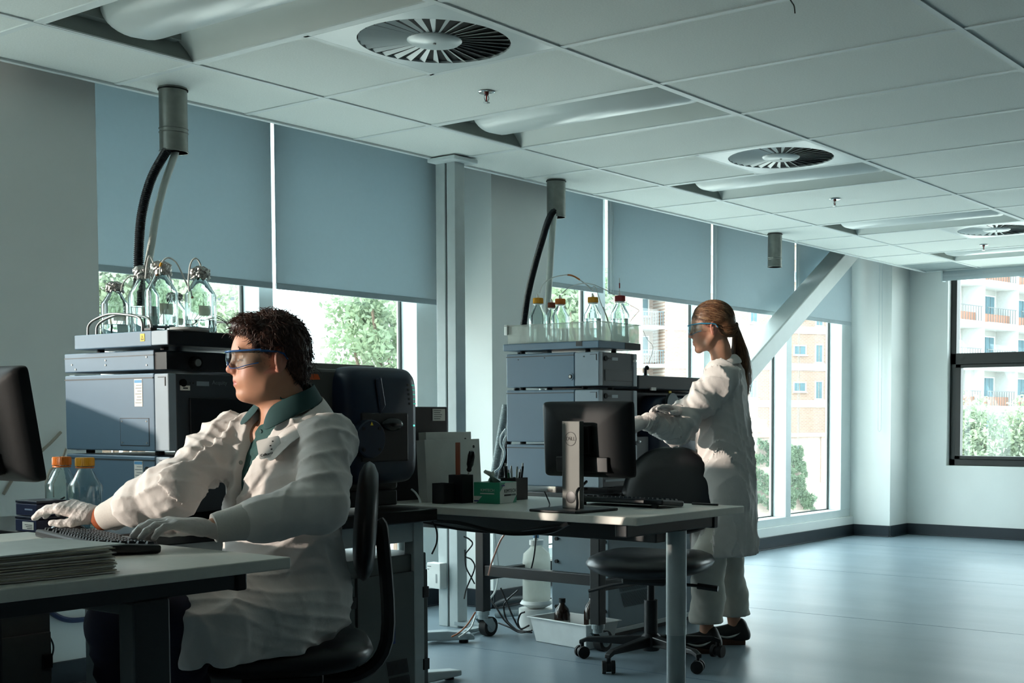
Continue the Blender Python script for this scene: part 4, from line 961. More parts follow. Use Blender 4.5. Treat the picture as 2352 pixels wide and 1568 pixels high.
# ================================================================== DESK ITEMS
ALU = mat('monitor_stand_silver', '5C5E5A', .55, .15, var=.05)
MBACK = mat('monitor_back', '17191B', .55, bump=.12, bscale=900, spec=.25)
def monitor(label, loc, rotz, w, h, zb, logo=False, tilt=4):
    """local frame: screen faces +x"""
    t = thing('computer_monitor', label, 'monitor', (0, 0, 0))
    T_ = Matrix.Translation((0, 0, zb+h/2)) @ Matrix.Rotation(math.radians(-tilt), 4, 'Y')
    P = superell(w, h, 26, 60); rings = []
    for (s, x) in ((1, .012), (1, -.002), (.975, -.012), (.92, -.021), (.83, -.029), (.70, -.035), (.5, -.039), (.25, -.041), (.01, -.0415)): rings.append([(x, p[0]*s, p[1]*s) for p in P])
    n = 60; vs = [q for r in rings for q in r]
    MB().add(vs, [(i*n+j, i*n+(j+1) % n, (i+1)*n+(j+1) % n, (i+1)*n+j) for i in range(8) for j in range(n)]+[tuple(range(n))], T_).build('housing', MBACK, t, smooth=True, angle=60)
    MB().box((.0122, -w/2+.008, -h/2+.014), (.0132, w/2-.008, h/2-.008), T_).build('screen', mat('screen_glass', '0B1524', .1, emit='24415E', estr=.25), t)
    MB().box((-.0278, -w*.36, h*.375), (-.022, w*.36, h*.39), T_).build('vent_slit', BLACKP, t)
    MB().box((-.0475, -w*.30, -h*.42), (-.030, w*.28, -h*.22), T_).build('port_bay', BLACKP, t, bevel=.003)
    MB().box((-.062, -.05, -.045), (-.040, .05, .05), T_).build('mount_plate', BLACKP, t, bevel=.004)
    nz0 = .008; nx = -.085
    MB().box((nx-.012, -.038, nz0), (nx+.012, .038, zb+h*.74)).build('stand_neck', ALU, t, bevel=.002)
    MB().box((nx+.012, -.022, zb+h*.35), (-.055, .022, zb+h*.65)).build('stand_arm', BLACKP, t, bevel=.003)
    R_ = frame((nx-.0122, 0, zb*.42), (0, -1, 0), (-1, 0, 0))
    MB().lathe([(0, .0012), (.018, .0012), (.021, .0005), (.021, 0)], n=28, M=R_).build('cable_hole', BLACKP, t, smooth=True)
    MB().prism([(-.20, -.10), (-.205, .0), (-.20, .10), (.015, .115), (.02, -.115)], 'z', .0, .009).build('stand_base', BLACKP, t, bevel=.003)
    if logo:
        M_ = frame((nx-.0122, 0, zb+h*.51), (0, -1, 0), (-1, 0, 0)); m = MB()
        n = 40; m.add([tuple(M_ @ Vector((r*math.cos(2*PI*j/n), r*math.sin(2*PI*j/n), .0008))) for r in (.0218, .0240) for j in range(n)], [(j, (j+1) % n, n+(j+1) % n, n+j) for j in range(n)])
        m.build('logo_ring', PRINT, t)
        textobj('D', .018, M_ @ Matrix.Translation((-.0132, 0, .0004)), PRINT, t, 'logo_letter'); textobj('LL', .018, M_ @ Matrix.Translation((.0106, 0, .0004)), PRINT, t, 'logo_letter')
        textobj('E', .017, M_ @ Matrix.Translation((-.0014, .0004, .0004)) @ Matrix.Rotation(math.radians(36), 4, 'Z'), PRINT, t, 'logo_letter')
    t.location = loc; t.rotation_euler = (0, 0, rotz); WM[t.name] = Matrix.Translation(Vector(loc)) @ Matrix.Rotation(rotz, 4, 'Z')
    return t
DZ = .7405
monitor('black monitor seen from behind on a silver stand with a round logo', (1.195, -1.362, DZ), 0, .385, .262, .112, logo=True, tilt=3)
monitor('black monitor cut by the left edge in front of the seated man', (-.80, -1.118, DZ), math.radians(2), .43, .262, .172, tilt=9)

KEYM = mat('key_cap', '1E2224', .4)
def keyboard(label, loc, rotz, L=.45, W=.15, lift=.012):
    t = thing('keyboard', label, 'keyboard', (0, 0, 0))
    tl_ = Matrix.Rotation(math.asin(lift/W), 4, 'X')     # local: length along x, back edge +y raised
    MB().box((-L/2, 0, .0), (L/2, W, .02), tl_).build('case', BLACKP, t, bevel=.006)
    me = None; rows_ = 5
    for r in range(rows_+1):
        nk = 20; y = .018+r*.0205+(.006 if r == rows_ else 0)
        for k in range(nk):
            if (k in (14, 17)) and r == rows_: continue
            x = -L/2+.02+(L-.04)*(k+.5)/nk+((.004*(r % 3)) if k < 14 else 0)
            if r == 0 and 4 <= k <= 8 and k != 6: continue
            wk = (.0155 if not (r == 0 and k == 6) else .09)
            if me is None or wk > .05:
                o = MB().add([(-wk/2, -.008, 0), (wk/2, -.008, 0), (wk/2, .008, 0), (-wk/2, .008, 0), (-wk/2+.0022, -.006, .006), (wk/2-.0022, -.006, .006), (wk/2-.0022, .0062, .006), (-wk/2+.0022, .0062, .006)], [(4, 5, 6, 7), (0, 1, 5, 4), (1, 2, 6, 5), (2, 3, 7, 6), (3, 0, 4, 7)]).build('key', KEYM, t)
                if wk < .05: me = o.data
            else: o = bpy.data.objects.new('key', me); col.objects.link(o); o.parent = t
            o.matrix_local = tl_ @ Matrix.Translation((x, y, .020))
    for sx in (-L/2+.04, L/2-.04): MB().box((sx-.012, W-.02, 0), (sx+.012, W-.01, lift+.0)).build('foot', BLACKP, t)
    t.location = loc; t.rotation_euler = (0, 0, rotz); WM[t.name] = Matrix.Translation(Vector(loc)) @ Matrix.Rotation(rotz, 4, 'Z')
    return t
keyboard("black keyboard under the seated man's gloved hands", (-.475, -1.19, DZ), math.radians(75), L=.50)
keyboard('black keyboard lying behind the rear-facing monitor', (1.50, -1.36, DZ), math.radians(90), L=.40, W=.14)
def mouse(label, loc, rotz):
    mb = MB().sphere((0, 0, 0), (.055, .031, .034), 24, 14); mb.v = [(x, y, max(z, 0)) for x, y, z in mb.v]
    mb.v = [(loc[0]+x*math.cos(rotz)-y*math.sin(rotz), loc[1]+x*math.sin(rotz)+y*math.cos(rotz), loc[2]+z) for x, y, z in mb.v]
    return one(mb, 'computer_mouse', BLACKG, label, 'mouse', smooth=True, loc=loc)
mouse("black computer mouse under the man's far gloved hand", (-.45, -.84+.12, B1Z+.001) if False else (-.392, -.790, DZ+.001), math.radians(125))
one(MB().prism(superell(.20, .16, 5, 40), 'z', 0, .003, Matrix.Translation((-.56, -.955, DZ))), 'mouse_pad', mat('pad_black', '0B0D0E', .6), 'thin black mouse pad at the end of the near keyboard', 'mouse pad') if False else None
# paper stack
ps = thing('document_stack', 'thick stack of papers in folders at the bottom left of the near desk', 'papers', (-.93, -1.56, DZ))
z = DZ
for k in range(26):
    th = random.uniform(.0012, .0032); w = random.uniform(.0, .02); a = random.uniform(-.05, .05)
    M_ = Matrix.Translation((-.965+random.uniform(-.006, .006), -1.565+random.uniform(-.006, .006), z)) @ Matrix.Rotation(a, 4, 'Z')
    MB().box((-.14-w, -.11-w*.4, 0), (.14+w*.5, .11, th), M_).build('sheet', PAPER if k % 3 else mat('folder_manila', 'B9B09A', .8), ps); z += th+.0001
MB().box((-.15, -.12, 0), (.165, .13, .003), Matrix.Translation((-.96, -1.56, z)) @ Matrix.Rotation(.12, 4, 'Z')).build('top_folder', mat('folder_white', 'CFD3CF', .6), ps)
# blue boxes on the bench end
def blue_box(label, x0, y0, z0, txt):
    t = thing('reagent_box', label, 'box', (x0+.06, y0+.05, z0), group='blue cartons')
    MB().box((x0, y0, z0), (x0+.09, y0+.11, z0+.034)).build('carton', mat('carton_blue', '141F42', .4), t, bevel=.002)
    MB().box((x0-.001, y0-.001, z0+.035), (x0+.091, y0+.111, z0+.043)).build('carton_lid', mat('carton_navy', '0F1830', .35), t, bevel=.002)
    if txt: MB().box((x0-.0016, y0+.012, z0+.006), (x0-.0002, y0+.07, z0+.028)).build('carton_label', PAPER, t); [MB().box((x0-.0022, y0+.018, z0+.009+.005*k), (x0-.0015, y0+.045+.006*k, z0+.0105+.005*k)).build('print', PRINT, t) for k in range(3)]
    else: MB().box((x0-.0016, y0+.02, z0+.016), (x0-.0002, y0+.06, z0+.02)).build('print', mat('print_pale', '8E9BB5', .6), t)
    return t
bx_ = onz(60, 1222, B1Z); BX = (bx_.x-.03, bx_.y-.05)
blue_box('lower dark blue carton with a white label on the near bench', -.385, -.62, B1Z+.001, True)
blue_box('upper dark blue carton stacked on the labelled one at the left edge', -.38, -.615, B1Z+.0455, False)
for (u, yv, lab, cm) in ((143, -.50, 'empty glass bottle with orange cap at the left of the pair on the bench', CAPO), (196, -.62, 'empty glass bottle with yellow cap nearer the instrument stack', CAPY)):
    p = ony(u, 1120, yv); bottle(lab, (p.x, yv, B1Z+.001), .047, .203, .16, cap=cm, group='empty bottles on the near bench', label_patch=False, ring=mat('ring_orange', 'C8702A', .4))

# far desk: binders, dark box, pen pots, tissue box
bi = thing('dark_panel_box', 'flat black box with a white label standing behind the binders', 'box', (1.30, -.47, DZ))
MB().box((1.03, -.50, DZ), (1.40, -.43, DZ+.36)).build('box_body', BLACKM, bi, bevel=.003)
lb = MB().box((1.315, -.5015, DZ+.305), (1.385, -.50, DZ+.352)).build('box_label', PAPER, bi)
for k in range(5): MB().box((1.322, -.5022, DZ+.312+.008*k), (1.322+.035+.005*(k % 3), -.5014, DZ+.314+.008*k)).build('print', PRINT, lb)
BIND = mat('binder_white', 'C6C9C4', .45)
def binder(label, x0, y, w, h, th, lean=0):
    t = thing('ring_binder', label, 'binder', (x0+w/2, y, DZ), group='white ring binders')
    M_ = Matrix.Translation((x0, y, DZ)) @ Matrix.Rotation(lean, 4, 'X')
    MB().box((0, 0, 0), (w, .003, h), M_).box((0, th-.003, 0), (w, th, h), M_).box((-.002, 0, 0), (.001, th, h), M_).build('cover', BIND, t, bevel=.001)
    MB().box((.006, .004, .004), (w-.012, th-.004, h-.01), M_).build('pages', PAPER, t)
    MB().cyl(M_ @ Vector((w-.035, -.001, h-.03)), M_ @ Vector((w-.035, .001, h-.03)), .006, n=12).build('finger_hole', BLACKP, t)
    return t
binder('front white ring binder leaning behind the pen holder', 1.125, -.66, .30, .235, .045, -.06)
binder('taller white binder standing between the front binder and the black box', 1.20, -.59, .25, .262, .04, -.04)
def pot(label, x, y, w, d, h):
    t = thing('pen_holder', label, 'pen holder', (x, y, DZ)); th = .003
    for (a, b, n_) in (((x-w/2, y-d/2, DZ), (x+w/2, y+d/2, DZ+th), 'pot_base'), ((x-w/2, y-d/2, DZ+th), (x-w/2+th, y+d/2, DZ+h), 'pot_side'), ((x+w/2-th, y-d/2, DZ+th), (x+w/2, y+d/2, DZ+h), 'pot_side'), ((x-w/2+th, y-d/2, DZ+th), (x+w/2-th, y-d/2+th, DZ+h), 'pot_side'), ((x-w/2+th, y+d/2-th, DZ+th), (x+w/2-th, y+d/2, DZ+h), 'pot_side')):
        MB().box(a, b).build(n_, BLACKP, t, bevel=.001)
    return t
P1 = (1.192, -.765); pot('tall black tool holder with a screwdriver and an orange ruler', P1[0], P1[1], .06, .07, .105)
pot('low black desk caddy with white marks left of the tool holder', 1.128, -.735, .055, .06, .075)
for k in range(3): pass
P2 = (1.455, -.80); pot('black pen pot full of pens behind the tissue box', P2[0], P2[1], .075, .075, .085)
sdv = thing('screwdriver', 'dark-handled screwdriver standing in the tool holder', 'screwdriver', (P1[0]+.014, P1[1]-.01, DZ+.004))
a = Vector((P1[0]+.012, P1[1]-.005, DZ+.006)); b = Vector((P1[0]+.03, P1[1]-.03, DZ+.195)); dd_ = b-a
MB().cyl(a, a+dd_*.58, .003, n=10).build('shaft', STEEL, sdv)
MB().tube([a+dd_*f for f in (.58, .61, .66, .72, .9, .98, 1)], [.006, .010, .0085, .013, .014, .011, .004], 14).build('handle', BLACKG, sdv, smooth=True)
MB().box((P1[0]-.018, P1[1]+.008, DZ+.004), (P1[0]+.006, P1[1]+.010, DZ+.225)).build('ruler', mat('ruler_orange', '9A4B2C', .4), None).name = 'ruler'
rl = bpy.data.objects['ruler']; tag(rl, 'translucent orange ruler standing upright in the tool holder', 'ruler')
pcols = ['1B1B1D', 'B9BDBA', '20242A', '2C6B4A', 'C9CCC8', '15171A']
for k in range(6):
    ang = k*1.05; r0 = .022; x, y = P2[0]+r0*math.cos(ang), P2[1]+r0*math.sin(ang)
    t = thing('pen', ['slim black pen at the back of the pen pot', 'silver pen leaning left in the pen pot', 'thick dark marker in the pen pot', 'green-tipped pen in the pen pot', 'white-capped pen at the right of the pen pot', 'short black pen in the pen pot'][k], 'pen', (x, y, DZ+.005), group='pens in the pot')
    top = Vector((x+.012*math.cos(ang), y+.012*math.sin(ang), DZ+.105+.012*(k % 3)))
    MB().cyl((x*.9+P2[0]*.1, y*.9+P2[1]*.1, DZ+.006), top, .0048 if k != 2 else .008, n=10).build('barrel', mat('pen_'+pcols[k], pcols[k], .35), t, smooth=True)
    MB().cyl(top, top+Vector((0, 0, .012)), .003, n=8).build('clip_end', STEEL, t)
# tissue box
kx, ky = 1.268, -.868; ka = math.radians(8)
kt = thing('tissue_box', 'green and white wipes carton with a tissue pulled out', 'tissue box', (kx, ky, DZ), ka)
K = Matrix.Translation((kx, ky, DZ)) @ Matrix.Rotation(ka, 4, 'Z'); KW, KD, KH = .115, .115, .078
GREEN = mat('carton_green', '2E8F70', .45); CWHITE = mat('carton_white', 'C9CFC8', .5)
MB().box((-KW/2, -KD/2, 0), (KW/2, KD/2, KH), K).build('carton', GREEN, kt, bevel=.0012)
FL = K @ frame((-KW/2-.0004, 0, KH/2), (0, -1, 0), (-1, 0, 0)); FR = K @ frame((0, -KD/2-.0004, KH/2), (1, 0, 0), (0, -1, 0))
MB().add([(-.0565, -.038, .0002), (-.0565, -.012, .0002), (-.02, -.012, .0002), (-.045, -.038, .0002)], [(3, 2, 1, 0)], FL).build('flash', CWHITE, kt)
MB().add([(-.0565, -.038, .0002), (-.0565, .005, .0002), (-.02, .038, .0002), (.0565, .038, .0002), (.0565, -.01, .0002), (.03, -.038, .0002)], [(0, 1, 2, 3, 4, 5)], FR).build('flash', CWHITE, kt)
textobj('KIMTECH', .0145, FL @ Matrix.Translation((.004, .010, .0003)), CWHITE, kt); MB().box((-.028, -.004, .0002), (.034, .0, .0006), FL).build('rule', CWHITE, kt)
textobj('KIMTECH', .0195, FR @ Matrix.Translation((.012, .006, .0005)), PRINT, kt); MB().box((-.028, -.012, .0003), (.018, -.0055, .0008), FR).build('rule', PRINT, kt)
MB().box((.020, -.012, .0003), (.05, -.0055, .0008), FR).build('rule', mat('rule_grey', '5F6A66', .6), kt)
for (Fm, x_, y_) in ((FL, -.045, -.03), (FR, -.035, .028)): MB().box((x_-.01, y_-.0025, .0004), (x_+.01, y_+.0025, .0009), Fm).build('maker_mark', mat('mark_blue', '2F3E86', .5), kt)
m = MB(); n = 14; vs = []
for i in range(9):
    f = i/8
    for j in range(n):
        g = j/(n-1)-.5; vs.append(K @ Vector((-.045*f*1.15+.012*math.sin(g*9+f*5)*(.3+f)+g*.05*(1-.3*f), g*.075*(1-.35*f)+.01*math.sin(f*7+g*4), KH-.004+.062*f*(1-.28*f)+.006*math.sin(g*14+f*3))))
MB().add(vs, [(i*n+j, i*n+j+1, (i+1)*n+j+1, (i+1)*n+j) for i in range(8) for j in range(n-1)]).build('tissue', mat('tissue', 'E7EAE4', .9), kt, smooth=True, angle=90)
one(MB().lathe([(0, 0), (.03, 0), (.03, .003), (0, .003)], (1.035, -1.43, DZ-.002), n=28), 'cable_grommet', MGREY, 'round grey cable grommet set in the far desk edge', 'grommet')
one(MB().cyl((1.60, -1.53, DZ+.004), (1.60, -1.64, DZ+.004), .004, n=10), 'loose_pen', BLACKG, 'dark pen lying on the corner of the far desk', 'pen', smooth=True)
one(MB().box((1.27, -.93, DZ), (1.36, -.905, DZ+.012)), 'sticky_pad', PAPER, 'small pale pad lying on the desk by the tissue box', 'pad') if False else None

# floor: white bin with amber bottles, carboy
bn = thing('plastic_bin', 'white plastic bin holding amber bottles on the floor under the cart', 'bin', (2.375, -.37, 0))
WB = mat('bin_white', 'E3E7E6', .38)
def tub(parent, cx, cy, w, d, h, rz, m, flare=.02, th=.003):
    R = Matrix.Translation((cx, cy, 0)) @ Matrix.Rotation(rz, 4, 'Z')
    def loop(s, z, inset): return [R @ Vector((sx*(w/2+s-inset), sy*(d/2+s-inset), z)) for sx, sy in ((-1, -1), (1, -1), (1, 1), (-1, 1))]
    L = [loop(-flare, .001, 0), loop(0, h, 0), loop(.012, h, 0), loop(.012, h+.005, 0), loop(0, h+.005, th), loop(-flare, .005, th)]
    vs = [p for l in L for p in l]; fs = [(i*4+j, i*4+(j+1) % 4, (i+1)*4+(j+1) % 4, (i+1)*4+j) for i in range(5) for j in range(4)]+[(3, 2, 1, 0), (20, 21, 22, 23)]
    return MB().add(vs, fs).build('tub', m, parent, bevel=.006, seg=3)
tub(bn, 2.475, -.505, .32, .20, .115, math.radians(-58), WB) if False else tub(bn, 2.375, -.37, .21, .38, .115, math.radians(-8), WB)
def amber(label, x, y, z, h, r):
    t = thing('amber_bottle', label, 'bottle', (x, y, z), group='amber bottles in the bin')
    MB().lathe([(0, 0), (r, 0), (r, h*.62), (r*.8, h*.76), (r*.36, h*.86), (r*.36, h*.95), (0, h*.95)], (x, y, z), n=28).build('glass', mat('amber_solid', '24120A', .12, coat=.4), t, smooth=True)
    MB().lathe([(r*.42, h*.9), (r*.42, h), (0, h)], (x, y, z), n=20).build('cap', BLACKP, t, smooth=True)
    a0 = math.atan2(CAM.y-y, CAM.x-x); vs = []
    for j in range(9):
        a = a0-.9+1.8*j/8+.5; vs += [(x+(r+.0006)*math.cos(a), y+(r+.0006)*math.sin(a), z+h*.12), (x+(r+.0006)*math.cos(a), y+(r+.0006)*math.sin(a), z+h*.5)]
    MB().add(vs, [(2*j, 2*j+2, 2*j+3, 2*j+1) for j in range(8)]).build('bottle_label', mat('label_amber', 'A9A7A0', .7, var=.15, scale=90), t)
amber('amber glass bottle at the near end of the white bin', 2.375, -.30, .007, .20, .038); amber('taller amber bottle with paper label at the far end of the white bin', 2.40, -.46, .007, .235, .040)
cb = thing('carboy', 'translucent white waste carboy with a white cap beside the pump enclosure', 'carboy', (2.58, .0, 0))
cx, cy = 2.62, .06
MB().cyl((cx, cy, 0), (cx, cy, .10), .09, n=30).build('carboy_stand', WPL, cb, smooth=True)
MB().lathe([(0, .0), (.066, 0), (.07, .006), (.07, .2), (.066, .235), (.035, .265), (.03, .27), (.03, .285), (0, .285)], (cx, cy, .14), n=36).build('carboy_body', glassmat('hdpe', 'F4F6F2', .4, .3, body=.75, bodycol='EEF0E8'), cb, smooth=True)
MB().lathe([(0, 0), (.036, 0), (.036, .024), (0, .024)], (cx, cy, .42), n=30).build('carboy_cap', WPL, cb, smooth=True)
m = MB(); ring(m, (cx, cy), .073, .25, .004); m.build('retaining_ring', WPL, cb, smooth=True)
MB().lathe([(.03, 0), (.085, .03), (.075, .045), (.0, .045)], (cx, cy, .095), n=30).build('funnel_base', WPL, cb, smooth=True)
MB().cyl((cx-.005, cy, .445), (cx+.005, cy, .60), .012, n=14).build('waste_pipe', TUBEM, cb, smooth=True)
MB().cyl((cx-.005, cy, .455), (cx-.004, cy, .485), .016, n=14).build('pipe_fitting', mat('fitting_blue', '3F6C8E', .4), cb)

# cables
CBL = mat('black_cable', '0B0D0F', .45); CBW = mat('white_cable', 'D3D8D6', .45); CBO = mat('copper_cable', 'A8603C', .4)
def cable(label, ctrl, r, m, name='cable', n=8, g=None):
    return tag(one(MB().tube(smoothpath(ctrl, n), r, 6), name, m, label, 'cable', g, smooth=True), group=g)
cable('thick black cable bundle sagging under the front edge of the far desk', [(1.0, -.66, .70), (1.02, -.75, .685), (1.03, -.9, .682), (1.035, -1.05, .662), (1.05, -1.15, .655), (1.06, -1.3, .67), (1.04, -1.40, .705)], .008, CBL)
cable('thinner black cable sagging below the bundle under the far desk', [(1.0, -.68, .69), (1.05, -.85, .66), (1.07, -1.0, .652), (1.08, -1.12, .66), (1.06, -1.25, .68), (1.05, -1.38, .70)], .005, CBL)
cable('orange-brown cable falling from the far desk towards the post', [Vector((1.62, -.62, .714)), onx(1172, 1205, 1.64), onx(1150, 1240, 1.7), onx(1130, 1290, 1.8), onx(1122, 1320, 1.9)], .004, CBO)
cable('orange cable lying across the foot of the service post', [onx(1092, 1405, 2.05), onx(1075, 1432, 2.03), onx(1055, 1452, 2.0), onx(1037, 1462, 1.97)], .004, CBO)
cable('white cable curving down beside the service post foot', [onx(1092, 1415, 2.15), onx(1082, 1440, 2.1), onx(1066, 1455, 2.06), onx(1054, 1463, 2.02)], .004, CBW)
cable('white cable hanging left of the far cart leg', [ony(1134, 1200, .3), ony(1140, 1260, .3), ony(1145, 1310, .3), ony(1138, 1355, .28), ony(1120, 1380, .25)], .005, CBW)
cable('thin black cable draped in front of the carboy', [onx(1233, 1196, 2.5), onx(1231, 1235, 2.5), onx(1226, 1280, 2.5), onx(1215, 1325, 2.5)], .004, CBL)
cable('black cable knotted down the right side of the service post', [ony(1066, 1232, .36), ony(1078, 1238, .36), ony(1085, 1250, .36), ony(1068, 1275, .36), ony(1083, 1285, .36), ony(1090, 1305, .35), ony(1072, 1350, .35), ony(1066, 1375, .35)], .004, CBL)
cable('second black cable looping beside the service post', [ony(1068, 1262, .34), ony(1070, 1300, .34), ony(1082, 1325, .33), ony(1090, 1340, .33)], .004, CBL)
for k, (pth, lab) in enumerate([([(1122, 1372), (1140, 1395), (1160, 1425), (1185, 1445), (1210, 1450)], 'black cable running along the floor behind the cart wheel'), ([(1145, 1430), (1170, 1440), (1195, 1452), (1222, 1447)], 'black cable lying flat on the floor beside the white bin'),
                              ([(1150, 1350), (1165, 1385), (1180, 1420), (1195, 1443), (1215, 1436)], 'black cable falling behind the cart crossbar to the floor'), ([(1190, 1355), (1165, 1378), (1157, 1395), (1165, 1425), (1190, 1450)], 'looped black cable crossing itself under the cart'), ([(1205, 1405), (1195, 1410), (1190, 1430), (1200, 1448), (1222, 1452)], 'small coil of black cable at the corner of the white bin')]):
    pts = [onz(u, v, .006) for u, v in pth]; pts = [Vector((2.6+(p.x-2.6)*.25, p.y*.5+.1, .006+max(0, (1440-pth[i][1]))*.0021)) if False else p for i, p in enumerate(pts)]
    pts = [onx(u, v, 2.36+.02*k) for u, v in pth]; pts = [Vector((p.x, p.y, max(p.z, .006))) for p in pts]
    cable(lab, pts, .0045, CBL)
one(corr([onx(1140, 1412, 2.75), onx(1180, 1408, 2.75), onx(1240, 1404, 2.78)], .016, .008, .002), 'floor_hose', mat('grey_hose', '8B9699', .4), 'grey corrugated hose lying on the floor behind the cart wheel', 'hose', smooth=True, angle=80)
one(MB().tube(smoothpath([onx(1120, 1400, 3.0), onx(1160, 1380, 3.0), onx(1220, 1372, 3.05)], 8), .018, 10), 'floor_hose', mat('dark_hose', '2C3336', .5), 'dark smooth hose lying along the skirting behind the cart', 'hose', smooth=True)
cable('white cables hanging between the far stack and the middle pier', [onx(1162, 985, 2.55), onx(1152, 1000, 2.55), onx(1150, 1020, 2.55), onx(1158, 1040, 2.55), onx(1150, 1070, 2.5), onx(1135, 1085, 2.45)], .006, CBW)
cable('thinner white cable curving behind the tissue box', [onx(1163, 1000, 2.6), onx(1156, 1015, 2.6), onx(1160, 1042, 2.6), onx(1152, 1068, 2.55), onx(1146, 1078, 2.5)], .004, CBW)
cable('pair of black cables falling from the silver monitor stand', [(1.15, -1.39, .84), (1.085, -1.40, .81), (1.06, -1.42, .77), (1.04, -1.43, .742)], .005, CBL)
cable('thin black cable curling left of the silver monitor stand', [(1.13, -1.22, .80), (1.12, -1.25, .76), (1.08, -1.28, .746), (1.07, -1.32, .745), (1.10, -1.38, .745)], .0025, CBL)
cable('beige cable sloping along the left wall behind the monitor', [ony(140, 992, .670), ony(115, 1018, .670), ony(88, 1042, .670), ony(40, 1085, .670), ony(8, 1135, .670)], .006, mat('beige_cable', 'A49A8C', .5))
cable('beige cable hanging behind the empty glass bottles', [ony(152, 1030, .3), ony(140, 1060, .3), ony(116, 1080, .28), ony(106, 1110, .25), ony(107, 1140, .2)], .005, mat('beige_cable', 'A49A8C', .5))
for k, (a, b) in enumerate((((92, 1188), (150, 1142)), ((96, 1192), (160, 1150)), ((100, 1196), (166, 1158)))):
    cable(['topmost', 'middle', 'lowest'][k]+' blue-black cable of the bundle behind the empty bottles', [onx(a[0], a[1], .0), onx((a[0]+b[0])/2, (a[1]+b[1])/2-6, .02), onx(b[0], b[1], .03)], .004, CBL)
cable('thick blue hose curving down below the near desk', [ony(84, 1350, .662), ony(100, 1388, .662), ony(130, 1414, .662), ony(165, 1424, .662), ony(222, 1418, .662)], .011, mat('blue_hose', '1C2C56', .4), name='blue_hose')
cable('thin black cable crossing the blue hose below the near desk', [ony(140, 1365, .645), ony(115, 1400, .645), ony(90, 1425, .645), ony(76, 1434, .645)], .003, CBL)
for k, pth in enumerate(([(78, 1440), (102, 1448), (122, 1480), (116, 1512), (92, 1530), (80, 1525)], [(78, 1444), (98, 1456), (109, 1485), (103, 1515), (86, 1532)], [(78, 1465), (88, 1485), (86, 1505), (78, 1515)])):
    cable(['largest', 'middle', 'smallest'][k]+' loop of the black cable coil beside the corner cabinet', [ony(u, v, .655-.012*k) for u, v in pth], .0035, CBL)
cable('white cable curving from the mass spectrometer base onto the bench', [ony(945, 1123, -.70), ony(955, 1132, -.72), ony(963, 1145, -.74), ony(966, 1154, -.75)], .0035, CBW)
cable('black cable hanging off the right end of the near bench', [onx(990, 1195, .99), onx(1002, 1215, 1.0), onx(1003, 1245, 1.0), onx(992, 1272, .99)], .0035, CBL)
cable('black cable of the near keyboard on the desk', [(-.66, -1.28, DZ+.004), (-.72, -1.2, DZ+.004), (-.80, -1.22, DZ+.004), (-.9, -1.15, DZ+.004)], .0025, CBL)
